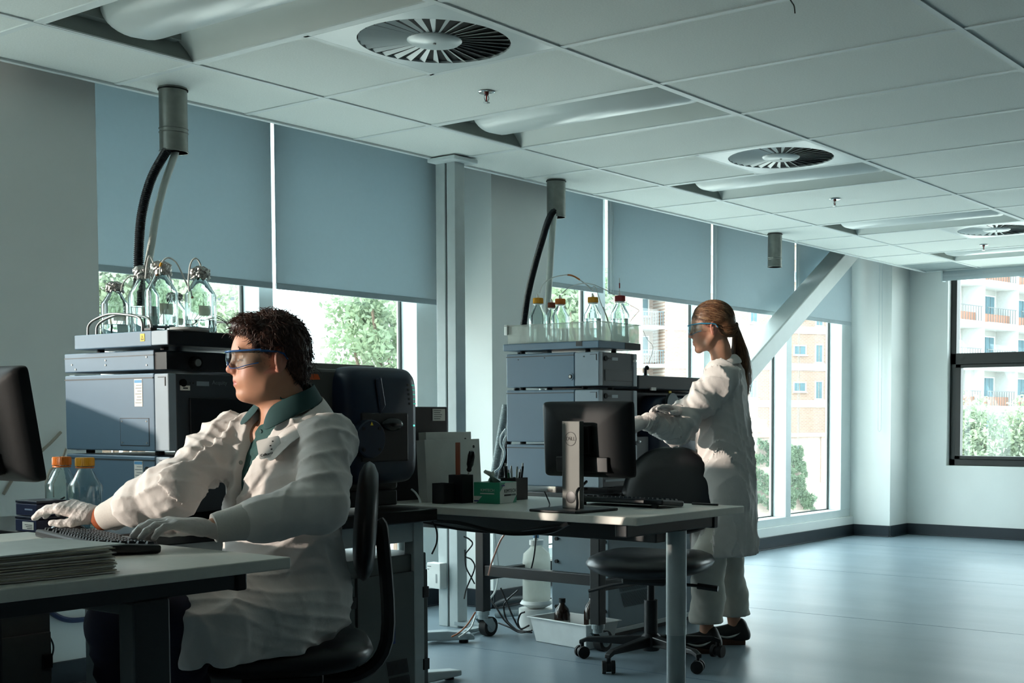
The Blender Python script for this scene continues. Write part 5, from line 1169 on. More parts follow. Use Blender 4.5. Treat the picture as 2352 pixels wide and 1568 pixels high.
# ================================================================== PEOPLE
# A small signed-distance modeller: shapes are blended on a grid and skinned as one continuous surface.
class Field:
    def __init__(s, X, Y, Z):
        s.X, s.Y, s.Z = [np.asarray(a, np.float32) for a in (X, Y, Z)]
        s.F = np.full((len(s.X), len(s.Y), len(s.Z)), .5, np.float32)
    def _blk(s, lo, hi):
        r = []
        for a, l, h in zip((s.X, s.Y, s.Z), lo, hi):
            i, j = np.searchsorted(a, l), np.searchsorted(a, h); r.append(slice(max(0, i-1), min(len(a), j+1)))
        return tuple(r)
    def put(s, lo, hi, fn, k=.01, op='u'):
        b = s._blk([q-k-.03 for q in lo], [q+k+.03 for q in hi])
        x = s.X[b[0]][:, None, None]; y = s.Y[b[1]][None, :, None]; z = s.Z[b[2]][None, None, :]
        if min(x.size, y.size, z.size) == 0: return s
        d = fn(x, y, z).astype(np.float32); f = s.F[b]
        if op == 'u':
            h = np.clip(.5+.5*(f-d)/k, 0, 1); s.F[b] = f*(1-h)+d*h-k*h*(1-h)
        elif op == 's':
            d = -d; h = np.clip(.5-.5*(f-d)/k, 0, 1); s.F[b] = f*(1-h)+d*h+k*h*(1-h)
        elif op == 'i':
            h = np.clip(.5-.5*(f-d)/k, 0, 1); s.F[b] = f*(1-h)+d*h+k*h*(1-h)
        elif op == 'add': s.F[b] = f+d
        return s
    def cone(s, a, b, ra, rb, k=.01, op='u', ruff=None, flat=None):
        a = np.array(a, float); b = np.array(b, float); ba = b-a; L2 = float(ba@ba); R = max(ra, rb)
        def fn(x, y, z):
            px, py, pz = x-a[0], y-a[1], z-a[2]
            t = np.clip((px*ba[0]+py*ba[1]+pz*ba[2])/L2, 0, 1)
            qx, qy, qz = px-t*ba[0], py-t*ba[1], pz-t*ba[2]
            if flat is not None:
                n, sc = flat; dn = qx*n[0]+qy*n[1]+qz*n[2]; e = dn*(1/sc-1); qx, qy, qz = qx+e*n[0], qy+e*n[1], qz+e*n[2]
            d = np.sqrt(qx*qx+qy*qy+qz*qz)-(ra+(rb-ra)*t)
            if ruff:
                amp, lam, t0, t1, ph = ruff; L = math.sqrt(L2); ang = np.arctan2(qz, qx*ba[1]/L-qy*ba[0]/L+1e-6)
                w = np.clip((t-t0)/.12, 0, 1)*np.clip((t1-t)/.12, 0, 1)
                d = d-amp*w*(np.sin(2*PI*t*L/lam+ph+1.6*np.sin(ang+ph)+.8*np.sin(2*ang))**3)
            return d
        lo = np.minimum(a, b)-R*1.2; hi = np.maximum(a, b)+R*1.2
        return s.put(lo, hi, fn, k, op)
    def chain(s, P, R, k=.008, op='u'):
        for i in range(len(P)-1): s.cone(P[i], P[i+1], R[i], R[i+1], k, op)
        return s
    def ell(s, M, c, r, k=.01, op='u'):
        """ellipsoid in the local frame M (4x4)"""
        Mi = np.array(M.inverted()); c = np.array(c, float); r = np.array(r, float); R = max(r); w = np.array(M @ Vector(c))
        sc = M.to_scale().x
        def fn(x, y, z):
            q = [(Mi[i, 0]*x+Mi[i, 1]*y+Mi[i, 2]*z+Mi[i, 3]-c[i])/r[i] for i in range(3)]
            k0 = np.sqrt(q[0]**2+q[1]**2+q[2]**2); k1 = np.sqrt((q[0]/r[0])**2+(q[1]/r[1])**2+(q[2]/r[2])**2)+1e-6
            return k0*(k0-1)/k1*sc
        return s.put(w-R*sc, w+R*sc, fn, k, op)
    def lcone(s, M, a, b, ra, rb, k=.008, op='u'):
        sc = M.to_scale().x; return s.cone(M @ Vector(a), M @ Vector(b), ra*sc, rb*sc, k*sc, op)
    def loft(s, M, S, A, B, CX=None, k=.02, op='u', e=2.0, lo=None, hi=None):
        """stack of ellipses along local z: half depth A (local x), half width B (local y)"""
        Mi = np.array(M.inverted()); CX = CX or [0]*len(S)
        def fn(x, y, z):
            q = [Mi[i, 0]*x+Mi[i, 1]*y+Mi[i, 2]*z+Mi[i, 3] for i in range(3)]
            a = np.interp(q[2], S, A); b = np.interp(q[2], S, B); cx = np.interp(q[2], S, CX)
            g = (np.abs((q[0]-cx)/a)**e+np.abs(q[1]/b)**e)**(1/e)
            d = (g-1)*np.minimum(a, b)
            return np.maximum(d, np.maximum(S[0]-q[2], q[2]-S[-1]))
        R = max(max(A), max(B))+.02; p0 = np.array(M @ Vector((0, 0, S[0]))); p1 = np.array(M @ Vector((0, 0, S[-1])))
        return s.put(np.minimum(p0, p1)-R, np.maximum(p0, p1)+R, fn, k, op)
    def full(s, fn, op='add', k=.01):
        x = s.X[:, None, None]; y = s.Y[None, :, None]; z = s.Z[None, None, :]
        near = np.abs(s.F) < .06; i = np.nonzero(near)
        d = fn(s.X[i[0]], s.Y[i[1]], s.Z[i[2]]).astype(np.float32)
        if op == 'add': s.F[i] += d
        elif op == 'i': s.F[i] = np.maximum(s.F[i], d)
        elif op == 's': s.F[i] = np.maximum(s.F[i], -d)
        return s
    def mesh(s):
        F = s.F; F[0] = F[-1] = .1; F[:, 0] = F[:, -1] = .1; F[:, :, 0] = F[:, :, -1] = .1
        neg = F < 0; n = F.shape
        c = np.zeros((n[0]-1, n[1]-1, n[2]-1), np.int8)
        for dx in (0, 1):
            for dy in (0, 1):
                for dz in (0, 1): c += neg[dx:n[0]-1+dx, dy:n[1]-1+dy, dz:n[2]-1+dz]
        I, J, K = np.nonzero((c > 0) & (c < 8)); N = len(I)
        idx = np.full(c.shape, -1, np.int32); idx[I, J, K] = np.arange(N)
        acc = np.zeros((N, 3)); cnt = np.zeros(N); ax = (s.X, s.Y, s.Z); C = (I, J, K)
        for d in range(3):
            o = [q for q in range(3) if q != d]
            for e0 in (0, 1):
                for e1 in (0, 1):
                    a = [I.copy(), J.copy(), K.copy()]; a[o[0]] = a[o[0]]+e0; a[o[1]] = a[o[1]]+e1
                    b = [q.copy() for q in a]; b[d] = b[d]+1
                    fa, fb = F[tuple(a)], F[tuple(b)]; m = (fa < 0) != (fb < 0); t = np.where(m, fa/(fa-fb+1e-12), 0)
                    for q in range(3):
                        va = ax[q][a[q]]; vb = ax[q][b[q]]; acc[:, q] += np.where(m, va+t*(vb-va), 0)
                    cnt += m
        V = acc/cnt[:, None]; faces = []
        for d in range(3):
            o = [q for q in range(3) if q != d]
            sl_a = [slice(None)]*3; sl_b = [slice(None)]*3; sl_a[d] = slice(0, n[d]-1); sl_b[d] = slice(1, n[d])
            A, B = neg[tuple(sl_a)], neg[tuple(sl_b)]; E = np.nonzero(A != B)
            ok = np.ones(len(E[0]), bool)
            for q in o: ok &= (E[q] > 0) & (E[q] < n[q]-1)
            E = [q[ok] for q in E]; flip = A[tuple(E)]
            def cell(d0, d1):
                q = [e.copy() for e in E]; q[o[0]] = q[o[0]]-d0; q[o[1]] = q[o[1]]-d1; return idx[tuple(q)]
            quad = np.stack([cell(1, 1), cell(0, 1), cell(0, 0), cell(1, 0)], 1)
            if d == 1: flip = ~flip
            quad[~flip] = quad[~flip][:, ::-1]; faces.append(quad)
        Fc = np.concatenate(faces); return V, Fc[(Fc >= 0).all(1)]
def np_mesh(name, V, Fc, m, parent, smooth_it=0, mats=None):
    me = bpy.data.meshes.new(name); W = WM[parent.name]; Wi = np.array(W.inverted()); V = V@Wi[:3, :3].T+Wi[:3, 3]
    if smooth_it:
        e = np.concatenate([Fc[:, [0, 1]], Fc[:, [1, 2]], Fc[:, [2, 3]], Fc[:, [3, 0]]]); e = np.concatenate([e, e[:, ::-1]])
        deg = np.bincount(e[:, 0], minlength=len(V))[:, None]
        for _ in range(smooth_it):
            L = np.stack([np.bincount(e[:, 0], V[e[:, 1], q], minlength=len(V)) for q in range(3)], 1)/np.maximum(deg, 1); V = V*.45+L*.55
    me.vertices.add(len(V)); me.vertices.foreach_set('co', V.astype(np.float32).ravel())
    me.loops.add(len(Fc)*4); me.loops.foreach_set('vertex_index', Fc.astype(np.int32).ravel())
    me.polygons.add(len(Fc)); me.polygons.foreach_set('loop_start', np.arange(len(Fc), dtype=np.int32)*4)
    me.update(calc_edges=True); me.validate(); me.polygons.foreach_set('use_smooth', np.ones(len(me.polygons), bool))
    me.materials.append(m)
    o = bpy.data.objects.new(name, me); col.objects.link(o); o.parent = parent; WM[o.name] = W
    return o
def axis(lo, hi, h, fine=None):
    if not fine: return np.arange(lo, hi+h, h)
    f0, f1, hf = fine
    return np.concatenate([np.arange(lo, f0, h), np.arange(f0, f1, hf), np.arange(f1, hi+h, h)])
def basis(o, x, z):
    x = Vector(x); z = Vector(z).normalized(); x = (x-z*x.dot(z)).normalized(); y = z.cross(x)
    return Matrix(((x.x, y.x, z.x, o[0]), (x.y, y.y, z.y, o[1]), (x.z, y.z, z.z, o[2]), (0, 0, 0, 1)))
def rid(v): return 1-np.abs(v)
def folds(amp, f, seed, dirv):
    """broken crease lines: narrow ridges running across dirv"""
    rs = np.random.RandomState(seed); D = [np.array(dirv)+rs.normal(0, .38, 3) for _ in range(4)]; ph = rs.uniform(0, 6, 12)
    def fn(x, y, z):
        w = .5*np.sin(9*x+6*z+ph[4])+.5*np.sin(8*y-7*z+ph[5])+.25*np.sin(19*x-15*y+12*z+ph[8])
        v = 0
        for i, d in enumerate(D[:3]):
            s_ = np.sin((d[0]*x+d[1]*y+d[2]*z)*f*(1+.4*i)*.5+ph[i]+1.7*w); env = np.clip(.35+.75*np.sin(7*x+11*y-6*z+ph[6]+2*i)*np.sin(9*z-5*y+ph[7]+i), 0, 1)
            v = v+((1-np.abs(s_))**2.2-.22)*env*1.5/(1+.35*i)
        return -amp*v
    return fn

# ---- materials
def skin_mat(name, hexc, liphex, brow):
    m = mat(name, hexc, .48, var=.05, scale=30, bump=.06, bscale=900, sss=.12); nt = m.node_tree; b = nt.nodes['Principled BSDF']
    rmp = [n for n in nt.nodes if n.type == 'VALTORGB'][0]
    def layer(src, attr, hx):
        a = nt.nodes.new('ShaderNodeAttribute'); a.attribute_name = attr; mx = nt.nodes.new('ShaderNodeMixRGB'); mx.inputs[2].default_value = (*lin(hx), 1)
        nt.links.new(a.outputs['Fac'], mx.inputs[0]); nt.links.new(src, mx.inputs[1]); return mx.outputs[0]
    s = layer(rmp.outputs[0], 'lip', liphex); s = layer(s, 'stubble', brow); nt.links.new(s, b.inputs['Base Color'])
    return m
COAT = mat('white_cotton', 'D9D3CE', .85, var=.03, scale=25, bump=.35, bscale=55, sheen=.1)
SHIRT = mat('green_shirt', '1F4A48', .8, var=.1, scale=60, bump=.2, bscale=400)
JEANS = mat('navy_trousers', '131B33', .85, var=.1, scale=90, bump=.15, bscale=500)
GLOVE = mat('white_nitrile', 'D3C9C4', .5, var=.04, scale=60, bump=.5, bscale=120)
LENS = glassmat('safety_lens', 'DDEBEF', .5)
FRAMEB = mat('blue_frame', '1D4F86', .25, coat=.3)

def add_head(f, M, fem=False):
    """local frame: x forward, y left, z up, origin mid-head; about .235 tall"""
    E = lambda c, r, k=.012, op='u': f.ell(M, c, r, k, op)
    C = lambda a, b, ra, rb, k=.008, op='u': f.lcone(M, a, b, ra, rb, k, op)
    E((-.014, 0, .036), (.097, .074, .086), .01)
    E((.024, 0, -.030), (.064, .060, .078), .03)
    E((.02, 0, .02), (.072, .064, .06), .02)
    jw = .046 if fem else .053
    for s in (-1, 1):
        C((-.008, s*jw*1.07, -.045), (.02, s*jw*.92, -.078), .016, .017, .02); C((.02, s*jw*.92, -.078), (.066, s*.016, -.098), .017, .016, .02)
        E((.052, s*.040, -.018), (.022, .022, .018), .02)               # cheekbone
        E((.056, s*.030, -.052), (.026, .022, .028), .02)               # cheek
    if not fem:
        E((.020, 0, -.058), (.060, .065, .052), .03); E((.018, 0, -.098), (.050, .046, .028), .03)      # full jaw and soft chin
    E((.073, 0, -.099), (.017, .020, .015), .014)                        # chin
    C((.074, -.034, .021), (.074, .034, .021), .012, .012, .014)         # brow
    for s in (-1, 1):
        E((.094, s*.031, .0), (.017, .020, .013), .012, 's')             # socket
        E((.069, s*.031, -.001), (.0135, .0145, .0125), .005)            # lids over the eye
        C((.080, s*.018, .004), (.076, s*.045, .003), .003, .002, .004)
    C((.083, 0, .010), (.100, 0, -.024), .008, .0095, .008)              # nose
    E((.103, 0, -.029), (.012, .0115, .0105), .008)
    for s in (-1, 1): E((.094, s*.0115, -.034), (.011, .0075, .0085), .006)
    for s in (-1, 1): E((.096, s*.006, -.0405), (.004, .003, .003), .003, 's')
    E((.080, 0, -.062), (.015, .026, .020), .014)                        # muzzle
    C((.0915, -.004, -.0595), (.080, -.023, -.063), .0052, .0028, .004); C((.0915, .004, -.0595), (.080, .023, -.063), .0052, .0028, .004)
    C((.0905, -.006, -.0715), (.081, -.020, -.0665), .006, .003, .004); C((.0905, .006, -.0715), (.081, .020, -.0665), .006, .003, .004)
    C((.0985, -.001, -.0655), (.085, -.025, -.0652), .0018, .0012, .002, 's'); C((.0985, .001, -.0655), (.085, .025, -.0652), .0018, .0012, .002, 's')
    for s in (-1, 1):                                                    # ears
        A = M @ Matrix.Translation((-.020, s*.075, -.006)) @ Matrix.Rotation(s*.45, 4, 'Z') @ Matrix.Rotation(-.18, 4, 'Y')
        f.ell(A, (0, 0, 0), (.0215, .0085, .035), .005); f.ell(A, (.003, s*.008, .005), (.0125, .0065, .021), .004, 's'); f.ell(A, (.003, 0, -.028), (.011, .007, .011), .004); f.ell(A, (.006, s*.002, -.006), (.007, .007, .010), .004)
    C((-.028, 0, -.035), (-.036, 0, -.155), .052 if not fem else .043, .060 if not fem else .045, .02)
def paint_face(o, M):
    me = o.data; n = len(me.vertices); co = np.empty(n*3, np.float32); me.vertices.foreach_get('co', co); co = co.reshape(-1, 3)
    W = np.array(M.inverted() @ WM[o.name]); L = co@W[:3, :3].T+W[:3, 3]; x, y, z = L.T
    g = lambda v, c, w: np.exp(-((v-c)/w)**2)
    lip = np.where(x > .077, g(z, -.0655, .0085)*np.clip(1.25-np.abs(y)/.021, 0, 1)*1.1, 0)
    lip = np.maximum(lip, .30*g(z, -.03, .022)*g(np.abs(y), .045, .022)*(x > .02)); lip = np.maximum(lip, .35*g(z, -.03, .016)*(x > .092))
    lip = np.maximum(lip, .45*(np.abs(y) > .070)*(np.abs(z) < .045)*(x < .03))
    lash = np.where((x > .066) & (np.abs(y) > .015) & (np.abs(y) < .048), g(z, -.0035-.15*np.abs(np.abs(y)-.031), .0019), 0)
    for nm, a in (('lip', lip), ('stubble', lash*.9)):
        at = me.attributes.new(nm, 'FLOAT', 'POINT'); at.data.foreach_set('value', np.clip(a, 0, 1).astype(np.float32))
def hair_strands(name, parent, roots, m, k=5, n=3, r0=.0011):
    mb = MB()
    for P in roots: mb.tube(P, [r0*(1-.75*i/(len(P)-1)) for i in range(len(P))], n, caps=False)
    o = mb.build(name, m, parent, smooth=True, angle=180); o['kind'] = 'stuff'; return o
HAIRM = mat('brown_hair', '3A2015', .42, var=.35, scale=60, stretch=(1, 1, .4)); HAIRW = mat('blonde_brown_hair', '6B4A33', .4, var=.4, scale=70, stretch=(1, 1, .3)); HAIRL = mat('blonde_streaks', 'A98460', .4, var=.3, scale=60)

def make_hand(name, parent, wrist, fwd, up, right=True, curl=(18, 34, 22), spread=.05, thumb=(.5, .35), m=GLOVE, cuff=True, scale=1.0, label=None):
    """gloved hand; local x along the fingers, z out of the back of the hand; thumb side is -y for a left hand, +y for a right hand"""
    M = basis(wrist, fwd, up) @ Matrix.Scale(scale, 4); sg = 1 if right else -1
    ctr = np.array(M @ Vector((.072, 0, 0))); R = .155*scale
    h = .0022; f = Field(*[np.arange(c-R, c+R, h) for c in ctr])
    sc = scale
    def P(v): return M @ Vector(v)
    f.cone(P((-.012, 0, 0)), P((.03, 0, .002)), .026*sc, .027*sc, .01, flat=(np.array((M.to_3x3() @ Vector((0, 0, 1))).normalized()), .78))
    for (yy, L) in ((.030, .094), (.010, .098), (-.010, .093), (-.029, .084)):      # index, middle, ring, little
        f.cone(P((.02, yy*.55*sg, .001)), P((L, yy*sg, .004)), .0155*sc, .0135*sc, .016)
    fing = []
    for i, (yy, L, ln, r) in enumerate(((.030, .094, (.040, .024, .020), .0103), (.010, .098, (.044, .027, .021), .0105), (-.010, .093, (.040, .025, .020), .0100), (-.029, .084, (.031, .019, .018), .0092))):
        p = Vector((L, yy*sg, .004)); a = 0; ya = (1.5-i)*spread*sg*.7; dirs = []
        pts = [p.copy()]
        for q, seg in enumerate(ln):
            a += math.radians(curl[q]*(1+.10*(i-1))); d = Vector((math.cos(a)*math.cos(ya), math.cos(a)*math.sin(ya), -math.sin(a))); p = p+d*seg; pts.append(p.copy())
        rr = [r*1.08, r, r*.95, r*.82]
        for q in range(3): f.cone(P(pts[q]), P(pts[q+1]), rr[q]*sc, rr[q+1]*sc, .004)
    t0 = Vector((.022, .022*sg, -.004)); t1 = t0+Vector((.034*math.cos(thumb[0]), .034*math.sin(thumb[0])*sg, -.012)); t2 = t1+Vector((.030*math.cos(thumb[1]), .030*math.sin(thumb[1])*sg, -.008)); t3 = t2+Vector((.024*math.cos(thumb[1]*.6), .024*math.sin(thumb[1]*.6)*sg, -.004))
    f.cone(P(t0), P(t1), .0165*sc, .0125*sc, .014); f.cone(P(t1), P(t2), .0122*sc, .0105*sc, .006); f.cone(P(t2), P(t3), .0105*sc, .0088*sc, .005)
    if cuff:
        for q in range(4): f.cone(P((-.012-.011*q, 0, 0)), P((-.018-.011*q, 0, 0)), (.0285+.0015*(q % 2))*sc, (.027+.001*q)*sc, .005, flat=(np.array((M.to_3x3() @ Vector((0, 0, 1))).normalized()), .85))
    ax_ = np.array((M.to_3x3() @ Vector((1, .3, 0))).normalized())
    f.full(folds(.0011, 210, 5 if right else 9, ax_))
    V, Fc = f.mesh(); return np_mesh(name, V, Fc, m, parent, 1)

def safety_glasses(parent, M, fm=FRAMEB, rim=False):
    n = 24; vs = []; fs = []
    g = bpy.data.objects.new('safety_glasses', None); col.objects.link(g); g.parent = parent; WM[g.name] = WM[parent.name]
    for j in range(n+1):
        a = math.radians(-76+152*j/n); rad = .088+.010*math.cos(a); x = .012+rad*math.cos(a); y = .083*math.sin(a); zt = .020-.002*abs(math.sin(a)); nose = math.exp(-(y/.011)**2)
        zb = -.026+.020*nose+.020*max(0, abs(math.sin(a))-.55)*1.4
        vs += [tuple(M @ Vector((x, y, zt))), tuple(M @ Vector((x+.003, y, (zt+zb)/2))), tuple(M @ Vector((x-.001, y, zb)))]
    for j in range(n):
        for q in range(2): fs.append((3*j+q, 3*j+3+q, 3*j+4+q, 3*j+1+q))
    MB().add(vs, fs).build('lens', LENS, parent, smooth=True, angle=180).parent = g
    bar = [M @ Vector((.012+(.0895+.010*math.cos(math.radians(a)))*math.cos(math.radians(a)), .0835*math.sin(math.radians(a)), .021)) for a in range(-76, 77, 8)]
    MB().tube(bar, .0026, 8).build('brow_bar', fm, parent, smooth=True).parent = g
    if rim:
        low = [M @ Vector((.011+(.088+.010*math.cos(math.radians(a)))*math.cos(math.radians(a)), .083*math.sin(math.radians(a)), -.026+.020*math.exp(-(.083*math.sin(math.radians(a))/.011)**2)+.02*max(0, abs(math.sin(math.radians(a)))-.55)*1.4)) for a in range(-70, 71, 5)]
        MB().tube(low, .0012, 6).build('lens_rim', fm, parent, smooth=True).parent = g
    for s in (-1, 1):
        MB().tube([M @ Vector(p) for p in ((.036, s*.081, .019), (.02, s*.082, .017), (-.01, s*.0815, .014), (-.028, s*.08, .008), (-.038, s*.078, -.008))], [.0036, .0034, .0028, .0026, .0024], 8).build('temple', fm, parent, smooth=True).parent = g
    return g

# ------------------------------------------------------------------ seated man
man = thing('person', 'man in a white lab coat and safety glasses, seated and typing', 'person', (.02, -1.20, 0))
HF = Vector((-.905, .425, -.10)).normalized()
HC = ond(613, 822, 3.50)
MH = basis(HC, HF, Vector((-.05, .03, 1))) @ Matrix.Scale(.965, 4)
NECK = Vector((-.025, -1.255, 1.055)); PEL = Vector((.02, -1.20, .50))
shL, shR = Vector((-.03, -1.425, 1.0)), Vector((-.085, -1.085, 1.0))
elL, elR = Vector((-.115, -1.50, .83)), Vector((-.275, -1.10, .868))
tipL, tipR = onz(320, 1238, .768), onz(99, 1213, .757)
dL = Vector((tipL.x-elL.x, tipL.y-elL.y, 0)).normalized(); dR = Vector((tipR.x-elR.x-.03, tipR.y-elR.y, 0)).normalized()
wrL = Vector((tipL.x, tipL.y, .786))-dL*.172; wrR = Vector((tipR.x, tipR.y, .784))-dR*.168
hipL, hipR, knL, knR, anL, anR = Vector((.03, -1.285, .53)), Vector((.04, -1.11, .53)), Vector((-.37, -1.24, .535)), Vector((-.345, -.935, .50)), Vector((-.32, -1.22, .09)), Vector((-.26, -.86, .09))
hx, hy, hz_ = HC
f = Field(axis(-.62, .26, .008, (hx-.14, hx+.13, .0027)), axis(-1.62, -.76, .008, (hy-.14, hy+.14, .0027)), axis(.02, 1.42, .009, (1.06, 1.40, .0027)))
f.chain([PEL, Vector((.03, -1.22, .75)), Vector((.02, -1.24, .93)), NECK], [.12, .11, .10, .055], .04)
for a, b, c in ((shL, elL, wrL), (shR, elR, wrR)):
    f.cone(NECK-Vector((0, 0, .05)), a, .05, .05, .03); f.cone(a, b, .048, .04, .02); f.cone(b, c, .038, .026, .012)
for a, b, c in ((hipL, knL, anL), (hipR, knR, anR)): f.cone(a, b, .075, .052, .03); f.cone(b, c, .05, .035, .02)
f.cone(NECK-Vector((0, 0, .03)), MH @ Vector((-.034, 0, -.12)), .062, .056, .02)
add_head(f, MH)
V, Fc = f.mesh()
SKINM = skin_mat('skin_man', 'C08C70', 'B0605A', '3A2119'); bo = np_mesh('body', V, Fc, SKINM, man, 1); paint_face(bo, MH)
# trousers and shoes
f = Field(axis(-.60, .20, .007), axis(-1.42, -.76, .007), axis(.05, .66, .007))
f.cone(PEL+Vector((0, 0, .05)), PEL, .13, .13, .03)
for a, b, c in ((hipL, knL, anL), (hipR, knR, anR)): f.cone(a, b, .092, .075, .04); f.cone(b, c, .074, .055, .03, ruff=(.005, .06, .0, 1, 1))
V, Fc = f.mesh(); np_mesh('trousers', V, Fc, JEANS, man, 1)
for an, kn in ((anL, knL), (anR, knR)):
    d = Vector((-.9, .3, 0)).normalized() if an is anL else Vector((-.75, .6, 0)).normalized()
    f = Field(axis(an.x-.25, an.x+.15, .006), axis(an.y-.2, an.y+.25, .006), axis(-.01, .14, .006))
    p = Vector((an.x, an.y, .045)); f.cone(p-d*.04, p+d*.16, .042, .038, .02); f.cone(p+Vector((0, 0, .05)), p, .045, .045, .03); f.full(lambda x, y, z: .003-z, 'i')
    V, Fc = f.mesh(); np_mesh('shoe', V, Fc, mat('shoe_black', '15161A', .5), man, 1)
# shirt
TF = Vector((-.99, .10, -.05)); MT = basis(PEL, TF, NECK-PEL)
SS = [0, .15, .30, .42, .50, .55, .60]; SA = [.15, .155, .145, .13, .105, .085, .066]; SBW = [.19, .18, .18, .19, .18, .13, .070]; CXs = [-.0, .01, .015, .01, -.005, -.012, -.015]
f = Field(axis(-.30, .24, .005), axis(-1.46, -1.0, .005), axis(.62, 1.14, .005))
f.loft(MT, SS, [a-.016 for a in SA], [b-.025 for b in SBW], CXs, .03)
f.lcone(MT, (-.006, 0, .53), (-.010, 0, .615), .072, .064, .03)
f.full(folds(.004, 90, 3, (0, .6, 1)))
f.lcone(MT, (-.005, 0, .618), (0.0, 0, .68), .056, .062, .004, 's')
V, Fc = f.mesh(); so = np_mesh('shirt', V, Fc, SHIRT, man, 1)
# lab coat
f = Field(axis(-.56, .27, .005), axis(-1.64, -.80, .005), axis(.40, 1.14, .005))
f.loft(MT, SS, SA, SBW, CXs, .03)
for a in (shL, shR): f.cone(NECK+Vector((.02, 0, -.045)), a+Vector((.01, 0, -.012)), .052, .066, .04)
f.cone(shL, elL, .070, .066, .03, ruff=(.002, .13, .15, .95, .4)); f.cone(elL, elL.lerp(wrL, .56), .066, .060, .03, ruff=(.003, .11, .0, .9, 1.4)); f.cone(elL.lerp(wrL, .55), elL.lerp(wrL, .64), .060, .052, .01)
f.cone(shR, elR, .070, .066, .03, ruff=(.003, .12, .15, .95, 2.0)); f.cone(elR, elR.lerp(wrR, .50), .068, .062, .03, ruff=(.005, .10, .0, 1, .2)); f.cone(elR.lerp(wrR, .46), elR.lerp(wrR, .56), .062, .052, .01)
f.cone(elR.lerp(wrR, .45)+Vector((0, 0, .022)), elR.lerp(wrR, .56)+Vector((0, 0, .030)), .03, .022, .02)
# skirt over the lap and hanging beside the near thigh
f.cone(PEL+Vector((-.02, -.05, .05)), Vector((-.30, -1.24, .55)), .135, .098, .05, ruff=(.006, .12, 0, 1, .5))
f.cone(PEL+Vector((.0, .06, .05)), Vector((-.20, -1.06, .56)), .12, .085, .05)
for k in range(7):
    q = k/6; x = .06-.42*q; f.cone((x, -1.325-.035*math.sin(q*3)+.012*math.sin(k*2.1), .58-.05*q), (x-.03, -1.335-.03*math.sin(q*3)+.02*math.sin(k*2.1+.8), .445), .045, .028, .05)
f.full(folds(.0075, 44, 11, (.9, .2, .6))); f.full(folds(.0048, 80, 21, (.4, .6, .8)))
Mi = np.array(MT.inverted())
def tl(x, y, z): return [Mi[i, 0]*x+Mi[i, 1]*y+Mi[i, 2]*z+Mi[i, 3] for i in range(3)]
def vneck(x, y, z):
    X, Y, Z = tl(x, y, z); w_ = np.interp(Z, [.295, .31, .50, .56, .62], [-.02, .001, .046, .058, .075]); return np.maximum(np.abs(Y)-w_, .0-X)
def lapel(x, y, z):
    X, Y, Z = tl(x, y, z); w_ = np.interp(Z, [.28, .31, .50, .56, .62], [0, .001, .046, .058, .075]); lw = np.interp(Z, [.30, .34, .44, .455, .50, .56], [.0, .02, .058, .040, .045, .05])
    e = np.abs(Y)-w_; return -.011*np.clip((lw-e)/.006, 0, 1)*np.clip((X-.0)/.02, 0, 1)*np.clip((Z-.30)/.02, 0, 1)*np.clip((.585-Z)/.01, 0, 1)*(np.abs(Y) < .14)
f.full(lapel); f.full(vneck, 's')
f.lcone(MT, (-.01, 0, .54), (-.02, 0, .66), .064, .085, .004, 's')
f.full(lambda x, y, z: .43-z, 'i')
V, Fc = f.mesh(); coat = np_mesh('lab_coat', V, Fc, COAT, man, 1)
# knitted cuffs, orange wrist, gloves
KNIT = mat('knit_cuff', 'D2CCC5', .9, var=.04, scale=300, bump=.3, bscale=700, stretch=(1, 1, 1))
for (e, w_, nm) in ((elL, wrL, 'L'), (elR, wrR, 'R')):
    a, b = e.lerp(w_, .68 if nm == 'L' else .62), e.lerp(w_, .985 if nm == 'L' else .95); MB().tube([a.lerp(b, q/6) for q in range(7)], [.049, .047, .044, .042, .040, .039, .036], 28).build('knit_cuff', KNIT, man, smooth=True)
MB().tube([elR.lerp(wrR, q) for q in (.94, .97, 1.0, 1.03)], [.0335, .0332, .032, .03], 24).build('inner_sleeve', mat('orange_knit', '9A4A22', .8), man, smooth=True)
make_hand('glove', man, wrL+dL*.008, Vector((dL.x, dL.y, -.09)), (.12, -.1, 1), right=False, curl=(12, 24, 16), thumb=(.5, .25), scale=.98)
make_hand('glove', man, wrR+dR*.008+Vector((0, 0, .008)), Vector((dR.x, dR.y, .02)), (-.1, -.35, 1), right=True, curl=(20, 22, 14), spread=.03, thumb=(.75, .25), scale=.98)
# collars
COL = mat('collar_green', '1A3F3F', .8, var=.08)
def collar(m, name, pts_in, pts_out, par):
    n = len(pts_in); vs = [MT @ Vector(p) for p in pts_in]+[MT @ Vector(p) for p in pts_out]
    o = MB().add(vs, [(i, i+1, n+i+1, n+i) for i in range(n-1)]).build(name, m, par, smooth=True, angle=180)
    sm = o.modifiers.new('thick', 'SOLIDIFY'); sm.thickness = .004; sb = o.modifiers.new('round', 'SUBSURF'); sb.levels = sb.render_levels = 2; sb.boundary_smooth = 'PRESERVE_CORNERS'
    return o
for s in (-1, 1):
    collar(COL, 'shirt_collar', [(.064, s*.010, .602), (.050, s*.046, .62), (.01, s*.066, .64), (-.04, s*.064, .652), (-.075, s*.03, .658), (-.082, 0, .658)],
           [(.116, s*.046, .532), (.098, s*.086, .552), (.03, s*.106, .586), (-.045, s*.104, .605), (-.095, s*.045, .615), (-.104, 0, .615)], man)
    collar(COAT, 'coat_collar', [(.118, s*.060, .470), (.092, s*.083, .530), (.028, s*.103, .582), (-.045, s*.101, .612), (-.094, s*.047, .622), (-.105, 0, .622)],
           [(.130, s*.128, .462), (.100, s*.150, .512), (.03, s*.160, .550), (-.06, s*.145, .572), (-.118, s*.065, .578), (-.130, 0, .578)], man)
from mathutils.bvhtree import BVHTree
